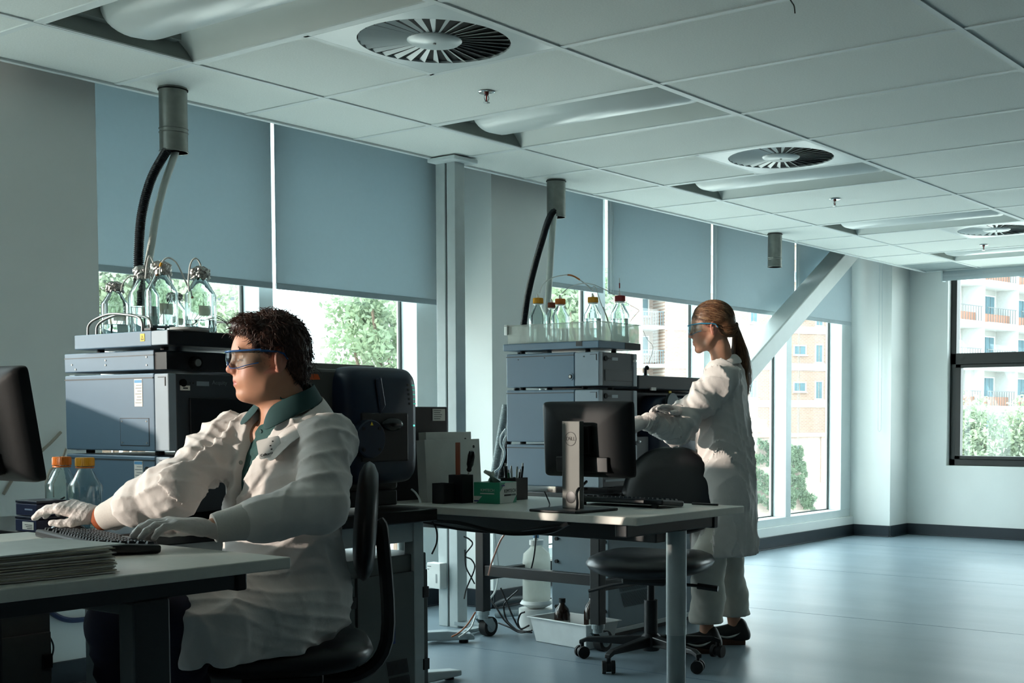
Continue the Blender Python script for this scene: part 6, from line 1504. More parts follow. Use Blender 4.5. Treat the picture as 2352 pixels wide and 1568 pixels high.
def hit(o, u, v):
    me = o.data; W = WM[o.name]; bv = BVHTree.FromPolygons([W @ q.co for q in me.vertices], [list(p.vertices) for p in me.polygons])
    d = _ray(u, v).normalized(); r = bv.ray_cast(CAM, d); return r[0], r[1]
p, n = hit(coat, 624, 1030)
if p is not None:
    n = Vector((-.84, -.50, .20)).normalized(); xr = Vector((0, 0, 1)).cross(n).normalized(); B = frame(p+n*.016, xr, n) @ Matrix.Rotation(.25, 4, 'Z')
    bd = MB().prism(superell(.064, .052, 10, 32), 'z', 0, .0012, B).build('name_badge', mat('badge_white', 'E6E4E0', .35), man)
    textobj('Cellcarta', .0098, B @ Matrix.Translation((-.010, -.016, .0016)), PRINT, bd, 'badge_lettering')
    for (x, y, a) in ((.012, .014, .3), (.004, .004, .9), (.005, -.006, 1.6)): MB().cbox((x, y, .0016), (.0045, .0035, .0006), B @ Matrix.Translation((0, 0, 0))).build('badge_mark', PRINT, bd)
    MB().box((-.033, .022, -.008), (.0, .027, .0), B).build('badge_clip', STEEL, bd)
for (u, v) in ((553, 1062), (600, 990), (585, 958)):
    tgt = coat if v > 1000 else so; p, n = hit(tgt, u, v)
    if p is not None: MB().lathe([(0, .003), (.0045, .003), (.006, .001), (.006, -.001)], n=14, M=frame(p, Vector((0, 0, 1)).cross(n), n)).build('button', STEEL if v > 1000 else mat('button_green', '2A4A4A', .3), man, smooth=True)
safety_glasses(man, MH, rim=True)
# hair
rs = np.random.RandomState(4)
f = Field(*[np.arange(c-.15, c+.15, .0032) for c in HC])
f.ell(MH, (-.018, 0, .043), (.106, .085, .089), .01); f.ell(MH, (-.07, 0, -.02), (.048, .062, .07), .03); f.ell(MH, (.052, .015, .090), (.040, .050, .028), .02)
def hairline(x, y, z):
    W = np.array(MH.inverted()); X, Y, Z = [W[i, 0]*x+W[i, 1]*y+W[i, 2]*z+W[i, 3] for i in range(3)]
    h = np.interp(X, [-.13, -.06, -.04, -.03, -.005, .012, .03, .045, .058, .075, .10], [-.092, -.088, -.06, .022, .026, -.012, -.008, .025, .055, .068, .078])
    h = h+.006*np.sin(70*X+40*Y); return (h-Z)*.7
f.full(lambda x, y, z: folds(.0065, 110, 8, (.6, .7, .6))(x, y, z)+folds(.003, 230, 18, (.8, .3, .6))(x, y, z)); f.full(hairline, 'i')
f.ell(MH, (.02, 0, -.03), (.072, .066, .082), .004, 's')
V, Fc = f.mesh(); ho = np_mesh('hair', V, Fc, HAIRM, man, 0)
me = ho.data; W = WM[ho.name]; roots = []; vn = [(W @ q.co, q.normal.copy()) for q in me.vertices]
for i in rs.choice(len(vn), 2600):
    p, n = vn[i]; L = MH.inverted() @ p
    if L.z < -.08: continue
    g = (HF*(.9 if L.x > .02 else -.2)+Vector((0, 0, -.9 if L.z < .09 else .1))+Vector(rs.normal(0, .5, 3))); g = (g-n*g.dot(n)).normalized(); b = n.cross(g)
    c = rs.uniform(-1, 1); ln = rs.uniform(.016, .034); P = []
    for q in range(6):
        t_ = q/5; P.append(p+g*(ln*t_)+b*(c*.010*math.sin(t_*3.0))+n*(.0028*math.sin(t_*PI)+(.004*t_ if L.z > .08 else 0)-.001))
    roots.append(P)
hair_strands('hair_strands', man, roots, HAIRM, r0=.0012)
for s in (-1, 1):
    roots = []
    for q in range(34):
        y = .016+.034*q/33; x = .0835-.22*(y-.016)**1.25; z = .0195+.006*math.sin((y-.012)*70)-.10*max(0, y-.038); P = [MH @ Vector((x+.003, s*(y+.004*t_), z+(rs.rand()-.5)*.006+.003*t_)) for t_ in (0, 1, 2)]; roots.append(P)
    hair_strands('eyebrow', man, roots, HAIRM, r0=.0009)

# ------------------------------------------------------------------ standing woman
wom = thing('person', 'woman in a long white lab coat with a ponytail, standing at the far instruments', 'person', (2.58, -1.04, 0))
HF = Vector((-.47, .88, -.10)).normalized(); HC = ond(1633, 752, 5.80)
MW = basis(HC, HF, Vector((-.06, .1, 1))) @ Matrix.Scale(.93, 4)
NK = ond(1662, 838, 5.84); TFw = Vector((-.42, .905, 0)); PLV = ond(1662, 1120, 5.86)
lft = Vector((-TFw.y, TFw.x, 0))
SH = Vector((NK.x, NK.y, 1.245))-TFw*.005
wsL, wsR = SH+lft*.150+Vector((0, 0, -.012)), SH-lft*.150+Vector((0, 0, -.012))
weL, wwL = ond(1553, 985, 5.66), ond(1484, 968, 5.52); weR = SH-lft*.17+TFw*.16+Vector((0, 0, -.22)); wwR = ond(1556, 946, 5.62)
FL_, FR_ = onz(1622, 1498, 0), onz(1688, 1478, 0)
hL, hR = PLV+lft*.075, PLV-lft*.075; kL, kR = Vector((FL_.x*.5+hL.x*.5, FL_.y*.5+hL.y*.5, .44))+TFw*.02, Vector((FR_.x*.5+hR.x*.5, FR_.y*.5+hR.y*.5, .44))+TFw*.02
aL, aR = Vector((FL_.x, FL_.y, .075)), Vector((FR_.x, FR_.y, .075))
hx, hy, hz_ = HC
f = Field(axis(2.12, 2.98, .009, (hx-.13, hx+.13, .0032)), axis(-1.32, -.60, .009, (hy-.13, hy+.13, .0032)), axis(.015, 1.64, .010, (1.28, 1.62, .0032)))
f.chain([PLV, Vector((NK.x, NK.y, .95)), Vector((NK.x, NK.y, 1.12)), NK], [.11, .085, .09, .045], .05)
for a, b, c in ((wsL, weL, wwL), (wsR, weR, wwR)): f.cone(SH, a, .04, .038, .03); f.cone(a, b, .038, .032, .02); f.cone(b, c, .03, .022, .012)
for a, b, c in ((hL, kL, aL), (hR, kR, aR)): f.cone(a, b, .07, .048, .03); f.cone(b, c, .044, .030, .02)
f.cone(NK-Vector((0, 0, .04)), MW @ Vector((-.034, 0, -.11)), .05, .043, .02)
add_head(f, MW, True)
V, Fc = f.mesh(); SKINW = skin_mat('skin_woman', 'C28F74', 'B4625A', '4A2E20'); bo = np_mesh('body', V, Fc, SKINW, wom, 1); paint_face(bo, MW)
PANT = mat('cream_trousers', 'C9C6BC', .85, var=.04, scale=30, bump=.2, bscale=60)
f = Field(axis(2.25, 2.98, .007), axis(-1.34, -.72, .007), axis(.10, .74, .007))
for s_, (a, b, c) in zip((1, -1), ((hL, kL, aL), (hR, kR, aR))):
    f.cone(a+Vector((0, 0, -.1)), b, .082, .072, .02); f.cone(b, c+Vector((0, 0, .02)), .074, .079, .02, ruff=(.006, .16, 0, 1, s_))
f.full(folds(.0035, 30, 31, (.9, .5, .15))); f.full(lambda x, y, z: .135-z, 'i')
V, Fc = f.mesh(); np_mesh('trousers', V, Fc, PANT, wom, 1)
for an in (aL, aR):
    d = Vector((-.62, .78, 0)); p = Vector((an.x, an.y, .042))
    f = Field(axis(an.x-.24, an.x+.14, .005), axis(an.y-.14, an.y+.25, .005), axis(-.01, .14, .005))
    f.cone(p-d*.035, p+d*.145, .036, .030, .02); f.cone(p+Vector((0, 0, .045))-d*.02, p-d*.02, .036, .04, .03); f.cone(p+d*.02+Vector((0, 0, .02)), p+d*.12, .034, .03, .02); f.full(lambda x, y, z: .020-z, 'i')
    V, Fc = f.mesh(); sh = np_mesh('shoe', V, Fc, mat('sneaker_black', '141414', .5), wom, 1)
    MB().tube([p-d*.045+Vector((0, 0, -.030)), p+d*.05+Vector((0, 0, -.030)), p+d*.155+Vector((0, 0, -.030))], [.036, .036, .030], 20).build('sole', mat('gum_sole', '5A3A28', .6), sh, smooth=True)
    so_ = bpy.data.objects[sh.name]
    side = Vector((-.78, -.62, 0)); sw = [p-d*.03+side*.0405+Vector((0, 0, .022)), p+d*.01+side*.0415+Vector((0, 0, .002)), p+d*.05+side*.0395+Vector((0, 0, -.004)), p+d*.10+side*.0365+Vector((0, 0, .010))]
    MB().tube(smoothpath(sw, 5), [.001+.004*math.sin(PI*q/15)**.7 for q in range(16)], 6).build('side_stripe', mat('stripe_white', 'C9C9C4', .5), sh, smooth=True)
    for k in range(4): MB().tube([p+d*(.03+.02*k)+Vector((-.02, -.012, .040-.005*k)), p+d*(.032+.02*k)+Vector((0, 0, .046-.006*k)), p+d*(.03+.02*k)+Vector((.02, .012, .040-.005*k))], .0025, 6).build('lace', mat('lace_grey', '3A3A3A', .7), sh, smooth=True)
# long coat
MTW = basis(Vector((PLV.x, PLV.y, .40)), TFw, NK-Vector((PLV.x, PLV.y, .40)))
Lw = (NK-Vector((PLV.x, PLV.y, .40))).length
WS = [0, .12, .30, .45, .58, .72, .80, .87, Lw]; WA = [.150, .150, .148, .135, .122, .118, .105, .085, .058]; WB_ = [.165, .165, .168, .155, .150, .162, .168, .14, .062]; WC = [0, 0, -.005, -.005, 0, .005, 0, -.005, -.012]
f = Field(axis(2.14, 2.95, .005), axis(-1.34, -.66, .005), axis(.415, 1.38, .005))
f.loft(MTW, WS, WA, WB_, WC, .03)
for a in (wsL, wsR): f.cone(SH+Vector((0, 0, .01)), a+Vector((0, 0, -.005)), .045, .060, .04)
f.cone(wsL, weL, .070, .066, .035, ruff=(.009, .11, .1, .95, .8)); f.cone(weL, weL.lerp(wwL, .55), .064, .048, .03, ruff=(.007, .06, .0, .95, .3)); f.cone(weL.lerp(wwL, .5), weL.lerp(wwL, .88), .049, .034, .012, ruff=(.004, .025, .1, 1, .3)); f.cone(weL, weL+Vector((-.012, .004, -.035)), .055, .03, .02)
f.cone(wsR, weR, .066, .060, .035); f.cone(weR, weR.lerp(wwR, .9), .058, .036, .03, ruff=(.005, .04, .2, 1, .3))
f.full(folds(.015, 40, 42, (1.2, .8, .22))); f.full(folds(.007, 75, 52, (.9, .5, .5)))
f.lcone(MTW, (.02, 0, Lw-.05), (.0, 0, Lw+.06), .050, .06, .004, 's'); f.full(lambda x, y, z: .437-z, 'i')
V, Fc = f.mesh(); wcoat = np_mesh('lab_coat', V, Fc, COAT, wom, 1)
MTs = MT; MT = MTW
for s in (-1, 1):
    collar(COAT, 'coat_collar', [(.070, s*.022, Lw-.055), (.045, s*.050, Lw-.005), (0, s*.058, Lw+.03), (-.045, s*.045, Lw+.05), (-.062, 0, Lw+.055)], [(.108, s*.062, Lw-.075), (.085, s*.105, Lw-.045), (.0, s*.118, Lw-.012), (-.07, s*.090, Lw+.002), (-.098, 0, Lw+.006)], wom)
MT = MTs
dW = (ond(1447, 962, 5.44)-wwL); GC = mat('glove_cuff', 'D0C6C0', .6, bump=.5, bscale=150)
for (a, b) in ((weL.lerp(wwL, .80), wwL+dW.normalized()*.012), (weR.lerp(wwR, .86), wwR)): MB().tube([a.lerp(b, q/8) for q in range(9)], [.039+.0022*math.sin(q*2.4) if q < 7 else .034 for q in range(9)], 24).build('glove_cuff', GC, wom, smooth=True)
make_hand('glove', wom, wwL+dW.normalized()*.012, Vector((dW.x, dW.y, .0)), Vector((-.75, -.5, .35)), right=False, curl=(30, 45, 30), thumb=(.6, .3), scale=.88)
d2 = ond(1492, 948, 5.50)-wwR
make_hand('glove', wom, wwR, Vector((d2.x, d2.y, .0)), Vector((.2, .1, 1)), right=True, curl=(8, 18, 12), thumb=(.6, .3), scale=.90)
safety_glasses(wom, MW, mat('teal_frame', '3E88A8', .25, coat=.3), rim=True)
pip = wwL+dW.normalized()*.10
one(MB().tube([ond(1441, 978, 5.42), ond(1445, 950, 5.43), ond(1438, 925, 5.44)], [.005, .004, .002], 8), 'hand_tool', BLACKP, "thin dark tool held in the woman's near gloved hand", 'tool', smooth=True)
# hair
f = Field(*[np.arange(c-.15, c+.15, .003) for c in HC])
f.ell(MW, (-.016, 0, .040), (.103, .080, .090), .01); f.ell(MW, (-.075, 0, -.012), (.045, .058, .055), .03)
def hairline_w(x, y, z):
    W = np.array(MW.inverted()); X, Y, Z = [W[i, 0]*x+W[i, 1]*y+W[i, 2]*z+W[i, 3] for i in range(3)]
    return (np.interp(X, [-.13, -.08, -.05, -.03, .0, .02, .04, .06, .075, .10], [-.062, -.056, -.048, .012, .024, .014, .020, .048, .066, .078])-Z)*.75
f.full(folds(.0015, 200, 3, (.1, .9, .9))); f.full(hairline_w, 'i'); f.ell(MW, (.02, 0, -.03), (.068, .063, .080), .004, 's')
V, Fc = f.mesh(); ho = np_mesh('hair', V, Fc, HAIRW, wom, 0)
TIE = MW @ Vector((-.118, 0, -.002))
me = ho.data; W = WM[ho.name]; vn = [(W @ q.co, q.normal.copy()) for q in me.vertices]; Ra, Rb = [], []
for i in rs.choice(len(vn), 1700):
    p, n = vn[i]; P = [p+n*.0005]; q_ = p.copy()
    for s_ in range(5):
        g = TIE-q_; g = g-n*g.dot(n)*.9; q_ = q_+g.normalized()*.011; L = MW.inverted() @ q_; c = Vector((-.016, 0, .040)); e = Vector(((L.x-c.x)/.1045, L.y/.0815, (L.z-c.z)/.0915))
        if e.length > .2 and L.z > .0: e.normalize(); q_ = MW @ Vector((c.x+e.x*.1045, e.y*.0815, c.z+e.z*.0915))
        P.append(q_+n*.0008)
    (Ra if rs.rand() < .7 else Rb).append(P)
hair_strands('hair_strands', wom, Ra, HAIRW, r0=.0010); hair_strands('hair_highlights', wom, Rb, HAIRL, r0=.0009)
tail = [TIE]+[ond(u, v, 5.86+.01*i) for i, (u, v) in enumerate(((1697, 790), (1700, 820), (1702, 850), (1704, 880), (1704, 905), (1700, 925)))]
tp = smoothpath(tail, 6); Ra, Rb = [], []
f = Field(*[np.arange(min(p[q] for p in tp)-.06, max(p[q] for p in tp)+.06, .0036) for q in range(3)])
R_t = np.interp(np.linspace(0, 1, len(tp)), [0, .06, .25, .5, .8, 1], [.011, .018, .036, .046, .036, .010])
f.chain(tp, list(R_t*.8), .006); f.full(folds(.0035, 120, 6, (.8, .8, .15))); V, Fc = f.mesh(); np_mesh('ponytail', V, Fc, HAIRW, wom, 1)
for k in range(420):
    a = rs.uniform(0, 2*PI); rr = rs.uniform(.75, 1.08); ph = rs.uniform(0, 6); am = rs.uniform(.003, .012); P = []; i1 = rs.randint(len(tp)//2, len(tp))
    for i in range(0, i1, 2):
        t_ = i/(len(tp)-1); r_ = R_t[i]*rr; P.append(tp[i]+RGT*(r_*math.cos(a)+am*t_*math.sin(9*t_+ph))+FWD*(r_*math.sin(a))+Vector((0, 0, -.004*t_)))
    (Ra if k % 3 else Rb).append(P)
hair_strands('ponytail_strands', wom, Ra, HAIRW, r0=.0013); hair_strands('ponytail_highlights', wom, Rb, HAIRL, r0=.0013)
m = MB(); MB().lathe([(.0, -.006), (.014, -.005), (.0155, 0), (.014, .005), (0, .006)], n=20, M=basis(TIE, (0, 0, 1), tp[3]-tp[0])).build('hair_tie', BLACKP, wom, smooth=True)
# ================================================================== OUTSIDE
GZ = -4.2
gm = mat('street_ground', 'CBC8BF', .9, var=.15, scale=.6)
S(MB().box((-80, 1.6, GZ-.2), (190, 170, GZ)).box((8.95, -120, GZ-.2), (190, 1.6, GZ)).build('ground_outside', gm))
S(MB().box((-6.6, 1.305, GZ), (8.9, 1.45, -.02)).build('wall_outside_lower', mat('outer_wall', '8D8F8D', .8)))
def brick_mat(name, c1, c2, mortar, scale):
    if name in MATS: return MATS[name]
    m = bpy.data.materials.new(name); m.use_nodes = True; nt = m.node_tree; b = nt.nodes['Principled BSDF']; b.inputs['Roughness'].default_value = .9
    tc = nt.nodes.new('ShaderNodeTexCoord'); br = nt.nodes.new('ShaderNodeTexBrick'); br.inputs['Scale'].default_value = scale
    br.inputs['Color1'].default_value = (*lin(c1), 1); br.inputs['Color2'].default_value = (*lin(c2), 1); br.inputs['Mortar'].default_value = (*lin(mortar), 1)
    br.inputs['Mortar Size'].default_value = .016; br.inputs['Brick Width'].default_value = .5; br.inputs['Row Height'].default_value = .19
    mp = nt.nodes.new('ShaderNodeMapping'); mp.inputs['Rotation'].default_value = (PI/2, 0, 0)
    nt.links.new(tc.outputs['Object'], mp.inputs[0]); nt.links.new(mp.outputs[0], br.inputs['Vector']); nt.links.new(br.outputs['Color'], b.inputs['Base Color'])
    MATS[name] = m; return m
BRICK = brick_mat('brick_facade', 'A08474', '95796B', 'B5A89E', 1.6)
BRICKP = brick_mat('painted_brick', 'AE9C92', 'A5928A', '968880', 1.6)
BANDW = mat('white_band', 'C4C4C2', .8); WINF = mat('window_frame_white', 'D5D8D6', .6); WING = mat('window_dark_glass', '5A7680', .08, var=.15, scale=.5)
class Fac:
    """a facade: local X along it (to the right seen from here), Y away from us, Z up"""
    def __init__(s, pl, pr):
        s.o = Vector((pl.x, pl.y, 0)); d = Vector((pr.x-pl.x, pr.y-pl.y, 0)); s.W = d.length; s.ang = math.atan2(d.y, d.x)
        s.M = Matrix.Translation(s.o) @ Matrix.Rotation(s.ang, 4, 'Z')
    def root(s, name, label, cat='building'):
        t = thing(name, label, cat, tuple(s.o)+() if False else (s.o.x, s.o.y, GZ)); t.rotation_euler = (0, 0, s.ang); WM[t.name] = Matrix.Translation((s.o.x, s.o.y, GZ)) @ Matrix.Rotation(s.ang, 4, 'Z'); return t
    def part(s, name, m, par, *boxes, bevel=0):
        b = MB()
        for a, c in boxes: b.box(a, c, s.M)
        return b.build(name, m, par, bevel=bevel)
    def win(s, par, x, z, w, h, y=0, panes=2):
        fr = s.part('window', WINF, par, ((x-w/2-.07, y-.08, z-.07), (x+w/2+.07, y+.02, z)), ((x-w/2-.07, y-.08, z+h), (x+w/2+.07, y+.02, z+h+.07)), ((x-w/2-.07, y-.08, z), (x-w/2, y+.02, z+h)), ((x+w/2, y-.08, z), (x+w/2+.07, y+.02, z+h)))
        for k in range(panes):
            a = x-w/2+w*k/panes; s.part('pane', WING, fr, ((a+.03, y-.03, z), (a+w/panes-.03, y-.01, z+h)))
        s.part('sill', BANDW, fr, ((x-w/2-.12, y-.18, z-.14), (x+w/2+.12, y-.02, z-.07)))
        return fr
def zat(v, D): return CAM.z+(957-v)*D/2959
# brick apartment block seen through the far bay
D = 95; fa = Fac(ond(1300, 957, 90), ond(1990, 957, 99))
bb = fa.root('apartment_building', 'brick apartment block with white floor bands seen through the far windows')
def fx_of(u):       # distance along the facade for a photo column
    d = _ray(u, 957); n = fa.M.to_3x3() @ Vector((0, 1, 0)); t_ = (fa.o-CAM).dot(n)/d.dot(n); return (fa.M.inverted() @ (CAM+d*t_)).x
r0, r1 = fx_of(1476), fx_of(1527)
fa.part('wall', BRICK, bb, ((0, 0, GZ), (r0, 12, 22))); fa.part('wall', BRICK, bb, ((r1, 0, GZ), (fa.W, 12, 22))); fa.part('recess_wall', BRICK, bb, ((r0, 2.2, GZ), (r1, 12, 22)))
for k in range(-1, 8):
    z = zat(840, D)+2.75*k
    fa.part('floor_band', BANDW, bb, ((0, -.06, z-.27), (r0, .0, z+.27))); fa.part('floor_band', BANDW, bb, ((r1, -.06, z-.27), (fa.W, .0, z+.27)))
    fa.part('balcony_slab', BANDW, bb, ((r0, .0, z-.2), (r1, 2.2, z+.05)))
    rl_ = fa.part('balcony_rail', mat('rail_grey', '5C6A70', .5), bb, ((r0, .1, z+1.0), (r1, .16, z+1.06)))
    for q in range(9): fa.part('baluster', mat('rail_grey', '5C6A70', .5), rl_, ((r0+(r1-r0)*(q+.4)/9, .11, z+.05), (r0+(r1-r0)*(q+.4)/9+.04, .15, z+1.0)))
    zz = z+.75
    fa.win(bb, (r0+r1)/2, z+.9, .9, 1.2, 2.2)
    for (u, w, h, dz) in ((1730, .55, 1.25, .45), (1836, .95, .6, .95), (1880, .55, 1.25, .4), (1620, .55, 1.25, .45), (1430, .95, .6, .95), (1945, .95, .6, .95)):
        fa.win(bb, fx_of(u), z+dz, w, h)
# shed wall with ivy, air conditioner
fb = Fac(ond(1640, 957, 46), ond(1960, 957, 50)); D2 = 48
sh = fb.root('garden_wall', 'low pink painted brick shed wall below the brick block', 'wall')
fb.part('wall', BRICKP, sh, ((0, 0, GZ), (fb.W, .4, zat(1003, D2)))); fb.part('coping', mat('coping_pink', 'A88876', .8), sh, ((-.1, -.12, zat(1003, D2)), (fb.W+.1, .5, zat(994, D2))))
gx = fb.W*.62; fb.part('door_panel', mat('shed_panel', 'A68D7E', .8), sh, ((gx+.9, -.05, zat(1110, D2)), (gx+2.2, .0, zat(1003, D2))))
ac = fb.root('air_conditioner', 'white air conditioning unit on the shed wall by the window edge', 'air conditioner'); ax_ = fb.W*.285
fb.part('case', BANDW, ac, ((ax_, .0, zat(990, D2)), (ax_+.5, .35, zat(962, D2)))); 
for q in range(5): fb.part('grille_slat', mat('grille_grey', '9A9E9E', .6), ac, ((ax_+.06, -.02, zat(985-4*q, D2)), (ax_+.3, .0, zat(984-4*q, D2)+.02)))
gab = fb.root('gable_roof', 'pale gabled roof edge rising behind the air conditioner', 'roof'); g0 = fb.W*.27
b_ = MB().prism([(g0-.6, zat(996, D2)), (g0+.25, zat(945, D2)), (g0+.45, zat(945, D2)), (g0+1.25, zat(985, D2)), (g0+1.25, zat(996, D2))], 'y', .55, 2.5, fb.M); b_.build('gable', mat('gable_pink', 'AE9688', .8), gab)
# leaves
LEAF = {}
def leafmat(name, c1):
    m = mat(name, c1, .6, var=.35, scale=2.5); nt = m.node_tree; b = nt.nodes['Principled BSDF']
    tr = nt.nodes.new('ShaderNodeBsdfTranslucent'); mx = nt.nodes.new('ShaderNodeMixShader'); mx.inputs[0].default_value = .35
    rmp = [n for n in nt.nodes if n.type == 'VALTORGB'][0]; o = nt.nodes['Material Output']
    nt.links.new(rmp.outputs[0], tr.inputs[0]); nt.links.new(b.outputs[0], mx.inputs[1]); nt.links.new(tr.outputs[0], mx.inputs[2]); nt.links.new(mx.outputs[0], o.inputs[0]); return m
G1, G2, G3 = leafmat('leaf_green', '7C8D70'), leafmat('leaf_light', '8C987E'), leafmat('leaf_ivy', '71836A')
def leaves(name, m, parent, centers, n, size, spread, seed, flat=None):
    rg = np.random.RandomState(seed); c = np.array(centers, float); i = rg.randint(0, len(c), n); r = spread[i] if hasattr(spread, '__len__') else np.full(n, spread)
    d = rg.normal(0, 1, (n, 3)); d /= np.linalg.norm(d, axis=1)[:, None]; p = c[i]+d*(r*rg.uniform(.25, 1, n)**.5)[:, None]
    if flat is not None: p = p-np.outer((p-c[i])@flat*.85, flat)
    a = rg.normal(0, 1, (n, 3)); a /= np.linalg.norm(a, axis=1)[:, None]; b = np.cross(a, rg.normal(0, 1, (n, 3))); b /= np.linalg.norm(b, axis=1)[:, None]; s_ = size*rg.uniform(.6, 1.3, n)[:, None]
    V = np.stack([p-a*s_, p+b*s_*.5, p+a*s_, p-b*s_*.5], 1).reshape(-1, 3); F_ = np.arange(4*n).reshape(-1, 4)
    o = np_mesh(name, V, F_, m, parent); o['kind'] = 'stuff'; return o
def tree(label, base, blobs, n, size, m, seed, trunk=True):
    t = thing('tree', label, 'tree', base, group='trees outside')
    if trunk:
        B = Vector(base); tops = sorted(blobs, key=lambda q: -q[3])[:6]
        MB().tube([B, B.lerp(Vector(tops[0][:3]), .5)+Vector((.1, .1, 0)), Vector(tops[0][:3])], [.22, .16, .06], 8).build('trunk', mat('bark', '5A4B3E', .9, var=.2), t, smooth=True)
        for q in tops[1:]: MB().tube([B.lerp(Vector(tops[0][:3]), .55), Vector(q[:3])], [.07, .02], 6).build('branch', mat('bark', '5A4B3E', .9, var=.2), t, smooth=True)
    leaves('foliage', m, t, [q[:3] for q in blobs], n, size, np.array([q[3] for q in blobs]), seed)
    return t
def blobs(px_list, D, seed, r):
    rg = random.Random(seed); o = []
    for (u, v) in px_list:
        p = ond(u, v, D+rg.uniform(-1, 1)); o.append((p.x, p.y, p.z, r*rg.uniform(.7, 1.25)))
    return o
rg = random.Random(3)
def fill(u0, u1, v0, v1, n, seed):
    g = random.Random(seed); return [(g.uniform(u0, u1), g.uniform(v0, v1)) for _ in range(n)]
P = fill(140, 400, 540, 770, 26, 1)+fill(360, 470, 640, 760, 7, 2)+fill(470, 540, 700, 790, 6, 5)
bl = blobs(P, 24, 1, .62); c0 = ond(300, 957, 24); tree('pale green tree filling the lower left of the first window', (c0.x, c0.y, GZ), bl, 9000, .075, G2, 1)
P = fill(830, 1000, 690, 860, 18, 7)+[(800, 700), (812, 730), (800, 800), (815, 810), (845, 760)]
bl = blobs(P, 17, 2, .34); c0 = ond(930, 957, 17); tree('leafy green tree at the right side of the second window', (c0.x, c0.y, GZ), bl, 5600, .05, G1, 2)
P = fill(1290, 1400, 650, 780, 14, 11); bl = blobs(P, 30, 3, .65); c0 = ond(1335, 957, 30); tree('green tree behind the bottles of the frosted tote', (c0.x, c0.y, GZ), bl, 4200, .085, G1, 3)
P = fill(2170, 2480, 960, 1110, 44, 13)+fill(2160, 2260, 930, 980, 8, 14)+fill(2330, 2420, 935, 980, 6, 15); bl = blobs(P, 40, 4, .62); c0 = ond(2300, 957, 40); tree('row of pale leafy trees below the balconies in the black-framed window', (c0.x, c0.y, GZ), bl, 13000, .085, G2, 4)
iv = thing('ivy', 'green ivy climbing the pink shed wall outside the corner windows', 'plant', tuple(fb.M @ Vector((fb.W*.4, 0, GZ))))
nrm = np.array((fb.M.to_3x3() @ Vector((0, 1, 0))).normalized())
def onwall(u, v):
    d = _ray(u, v); n = Vector(nrm); t_ = ((fb.M @ Vector((0, -.25, 0)))-CAM).dot(n)/d.dot(n); return tuple(CAM+d*t_)
ic = [onwall(*q) for q in fill(1816, 1848, 1045, 1165, 26, 21)+fill(1818, 1838, 1030, 1060, 6, 22)+fill(1848, 1870, 1140, 1180, 6, 23)+[(1745, 1018), (1758, 1022), (1766, 1030), (1770, 1045), (1750, 1052), (1738, 1056), (1765, 1058), (1732, 1083), (1745, 1090), (1760, 1098), (1772, 1105), (1730, 1110), (1745, 1115), (1760, 1122), (1772, 1130), (1730, 1140), (1740, 1145), (1755, 1150), (1768, 1155), (1772, 1168), (1728, 1160)]]
leaves('foliage', G3, iv, ic, 5200, .075, .20, 31, nrm)
for (u, lab) in ((1742, 'small white car roof on the street below the left corner pane'), (1846, 'small white vehicle on the street below the right corner pane')):
    c = ond(u, 957, 33 if u < 1800 else 39); c = Vector((c.x, c.y, GZ)); t = thing('parked_car', lab, 'car', tuple(c)); A = Matrix.Translation(c) @ Matrix.Rotation(fb.ang, 4, 'Z')
    MB().prism([(-2, .35), (-2.05, .8), (-1.5, 1.0), (-1.0, 1.45), (.7, 1.5), (1.3, 1.0), (2, .9), (2.1, .4)], 'y', -.8, .8, A).build('body', mat('car_white', 'D6D8D6', .3, coat=.4), t, bevel=.08, seg=3)
    MB().prism([(-1.3, 1.02), (-.92, 1.4), (.62, 1.44), (1.1, 1.02)], 'y', -.82, .82, A).build('windows', mat('car_glass', '23302F', .1), t)
    for x in (-1.25, 1.25):
        for y in (-.75, .75): MB().cyl(A @ Vector((x, y-.1, .34)), A @ Vector((x, y+.1, .34)), .34, n=20).build('wheel', RUB, t)
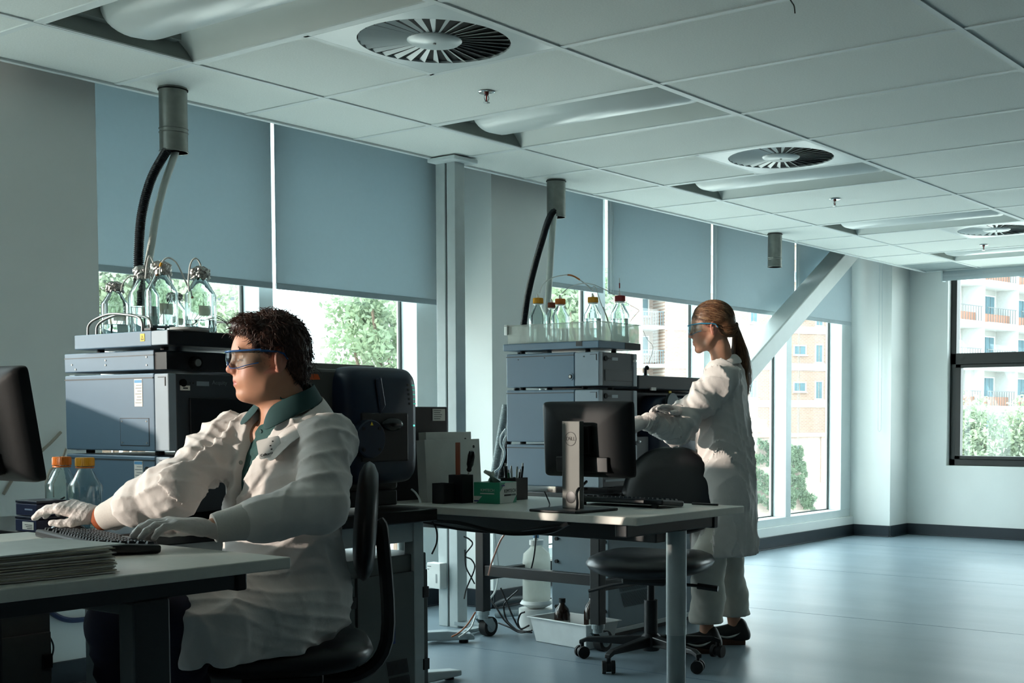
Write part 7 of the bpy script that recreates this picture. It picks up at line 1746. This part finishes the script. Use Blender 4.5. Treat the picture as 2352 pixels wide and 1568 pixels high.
# white building behind the first tree
fc = Fac(ond(60, 957, 44), ond(600, 957, 46)); wb = fc.root('office_building', 'white building with dark ledges behind the pale tree'); D3 = 45
fc.part('wall', mat('white_render', 'B4B4B0', .8), wb, ((0, 0, GZ), (fc.W-.9, 9, zat(600, D3))))
for v in (682, 772): fc.part('ledge', mat('ledge_grey', '4D5558', .7), wb, ((0, -.15, zat(v+4, D3)), (fc.W-.85, .0, zat(v-3, D3))))
for x in (fc.W-1.15-.55, fc.W-3.4, fc.W-5.6): fc.win(wb, x, zat(738, D3), 1.0, .62, 0)
fd = Fac(ond(640, 957, 30), ond(1010, 957, 31)); rf = fd.root('low_roof', 'pale flat roof edge just above the near mass spectrometer', 'roof')
fd.part('roof', mat('roof_pale', 'A29D98', .8), rf, ((0, 0, GZ), (fd.W, 6, zat(832, 30)))); fd.part('parapet_cap', BANDW, rf, ((-.1, -.1, zat(832, 30)), (fd.W+.1, .3, zat(828, 30))))
# balcony block in the black-framed window
fe = Fac(ond(2130, 957, 84), ond(2560, 957, 104)); be = fe.root('balcony_building', 'white and brick apartment block with balconies in the black-framed window'); D4 = 90
fe.part('wall', mat('pale_wall', 'A8A6A2', .8), be, ((0, 0, GZ), (fe.W, 1.6, 24)))
RAILD = mat('rail_dark', '4A4F50', .5); BW = 4.6; nb = int(fe.W/BW)+1
for k in range(-4, 7):
    z = zat(748, D4)+2.8*k
    for j in range(nb):
        x0, x1 = j*BW+.25, (j+1)*BW-.35
        fe.part('balcony_slab', BANDW, be, ((x0, -1.6, z-.42), (x1, 0, z)))
        rl_ = fe.part('balcony_rail', RAILD, be, ((x0+.05, -1.55, z+.95), (x1-.05, -1.5, z+1.0)))
        fe.part('rail_panel', mat('rail_brown', '8A5F4C', .7), rl_, ((x0+.05, -1.0, z+.02), (x1-.05, -.96, z+.62)))
        for q in range(12): fe.part('baluster', RAILD, rl_, ((x0+.08+(x1-x0-.16)*q/11.5, -1.54, z), (x0+.11+(x1-x0-.16)*q/11.5, -1.51, z+.95)))
        fe.part('brick_pier', BRICK, be, ((x0+1.15, -.12, z), (x0+1.6, 0, z+2.4))); fe.part('divider', BANDW, be, ((x1+.02, -1.5, z-.4), (x1+.3, 0, z+2.4)))
        fe.win(be, x0+.55, z+.35, .9, 1.7, 0); fe.win(be, x0+2.75, z+.45, 1.7, 1.5, 0, 3)
# unseen block added to keep direct sun off the visible windows
S(MB().prism([(.543*s-.84*t, .84*s+.543*t) for s, t in ((.98, 15), (8.5, 15), (8.5, 22), (.98, 22))], 'z', GZ, 9.0).build('wall_added_sun_block', BRICK))
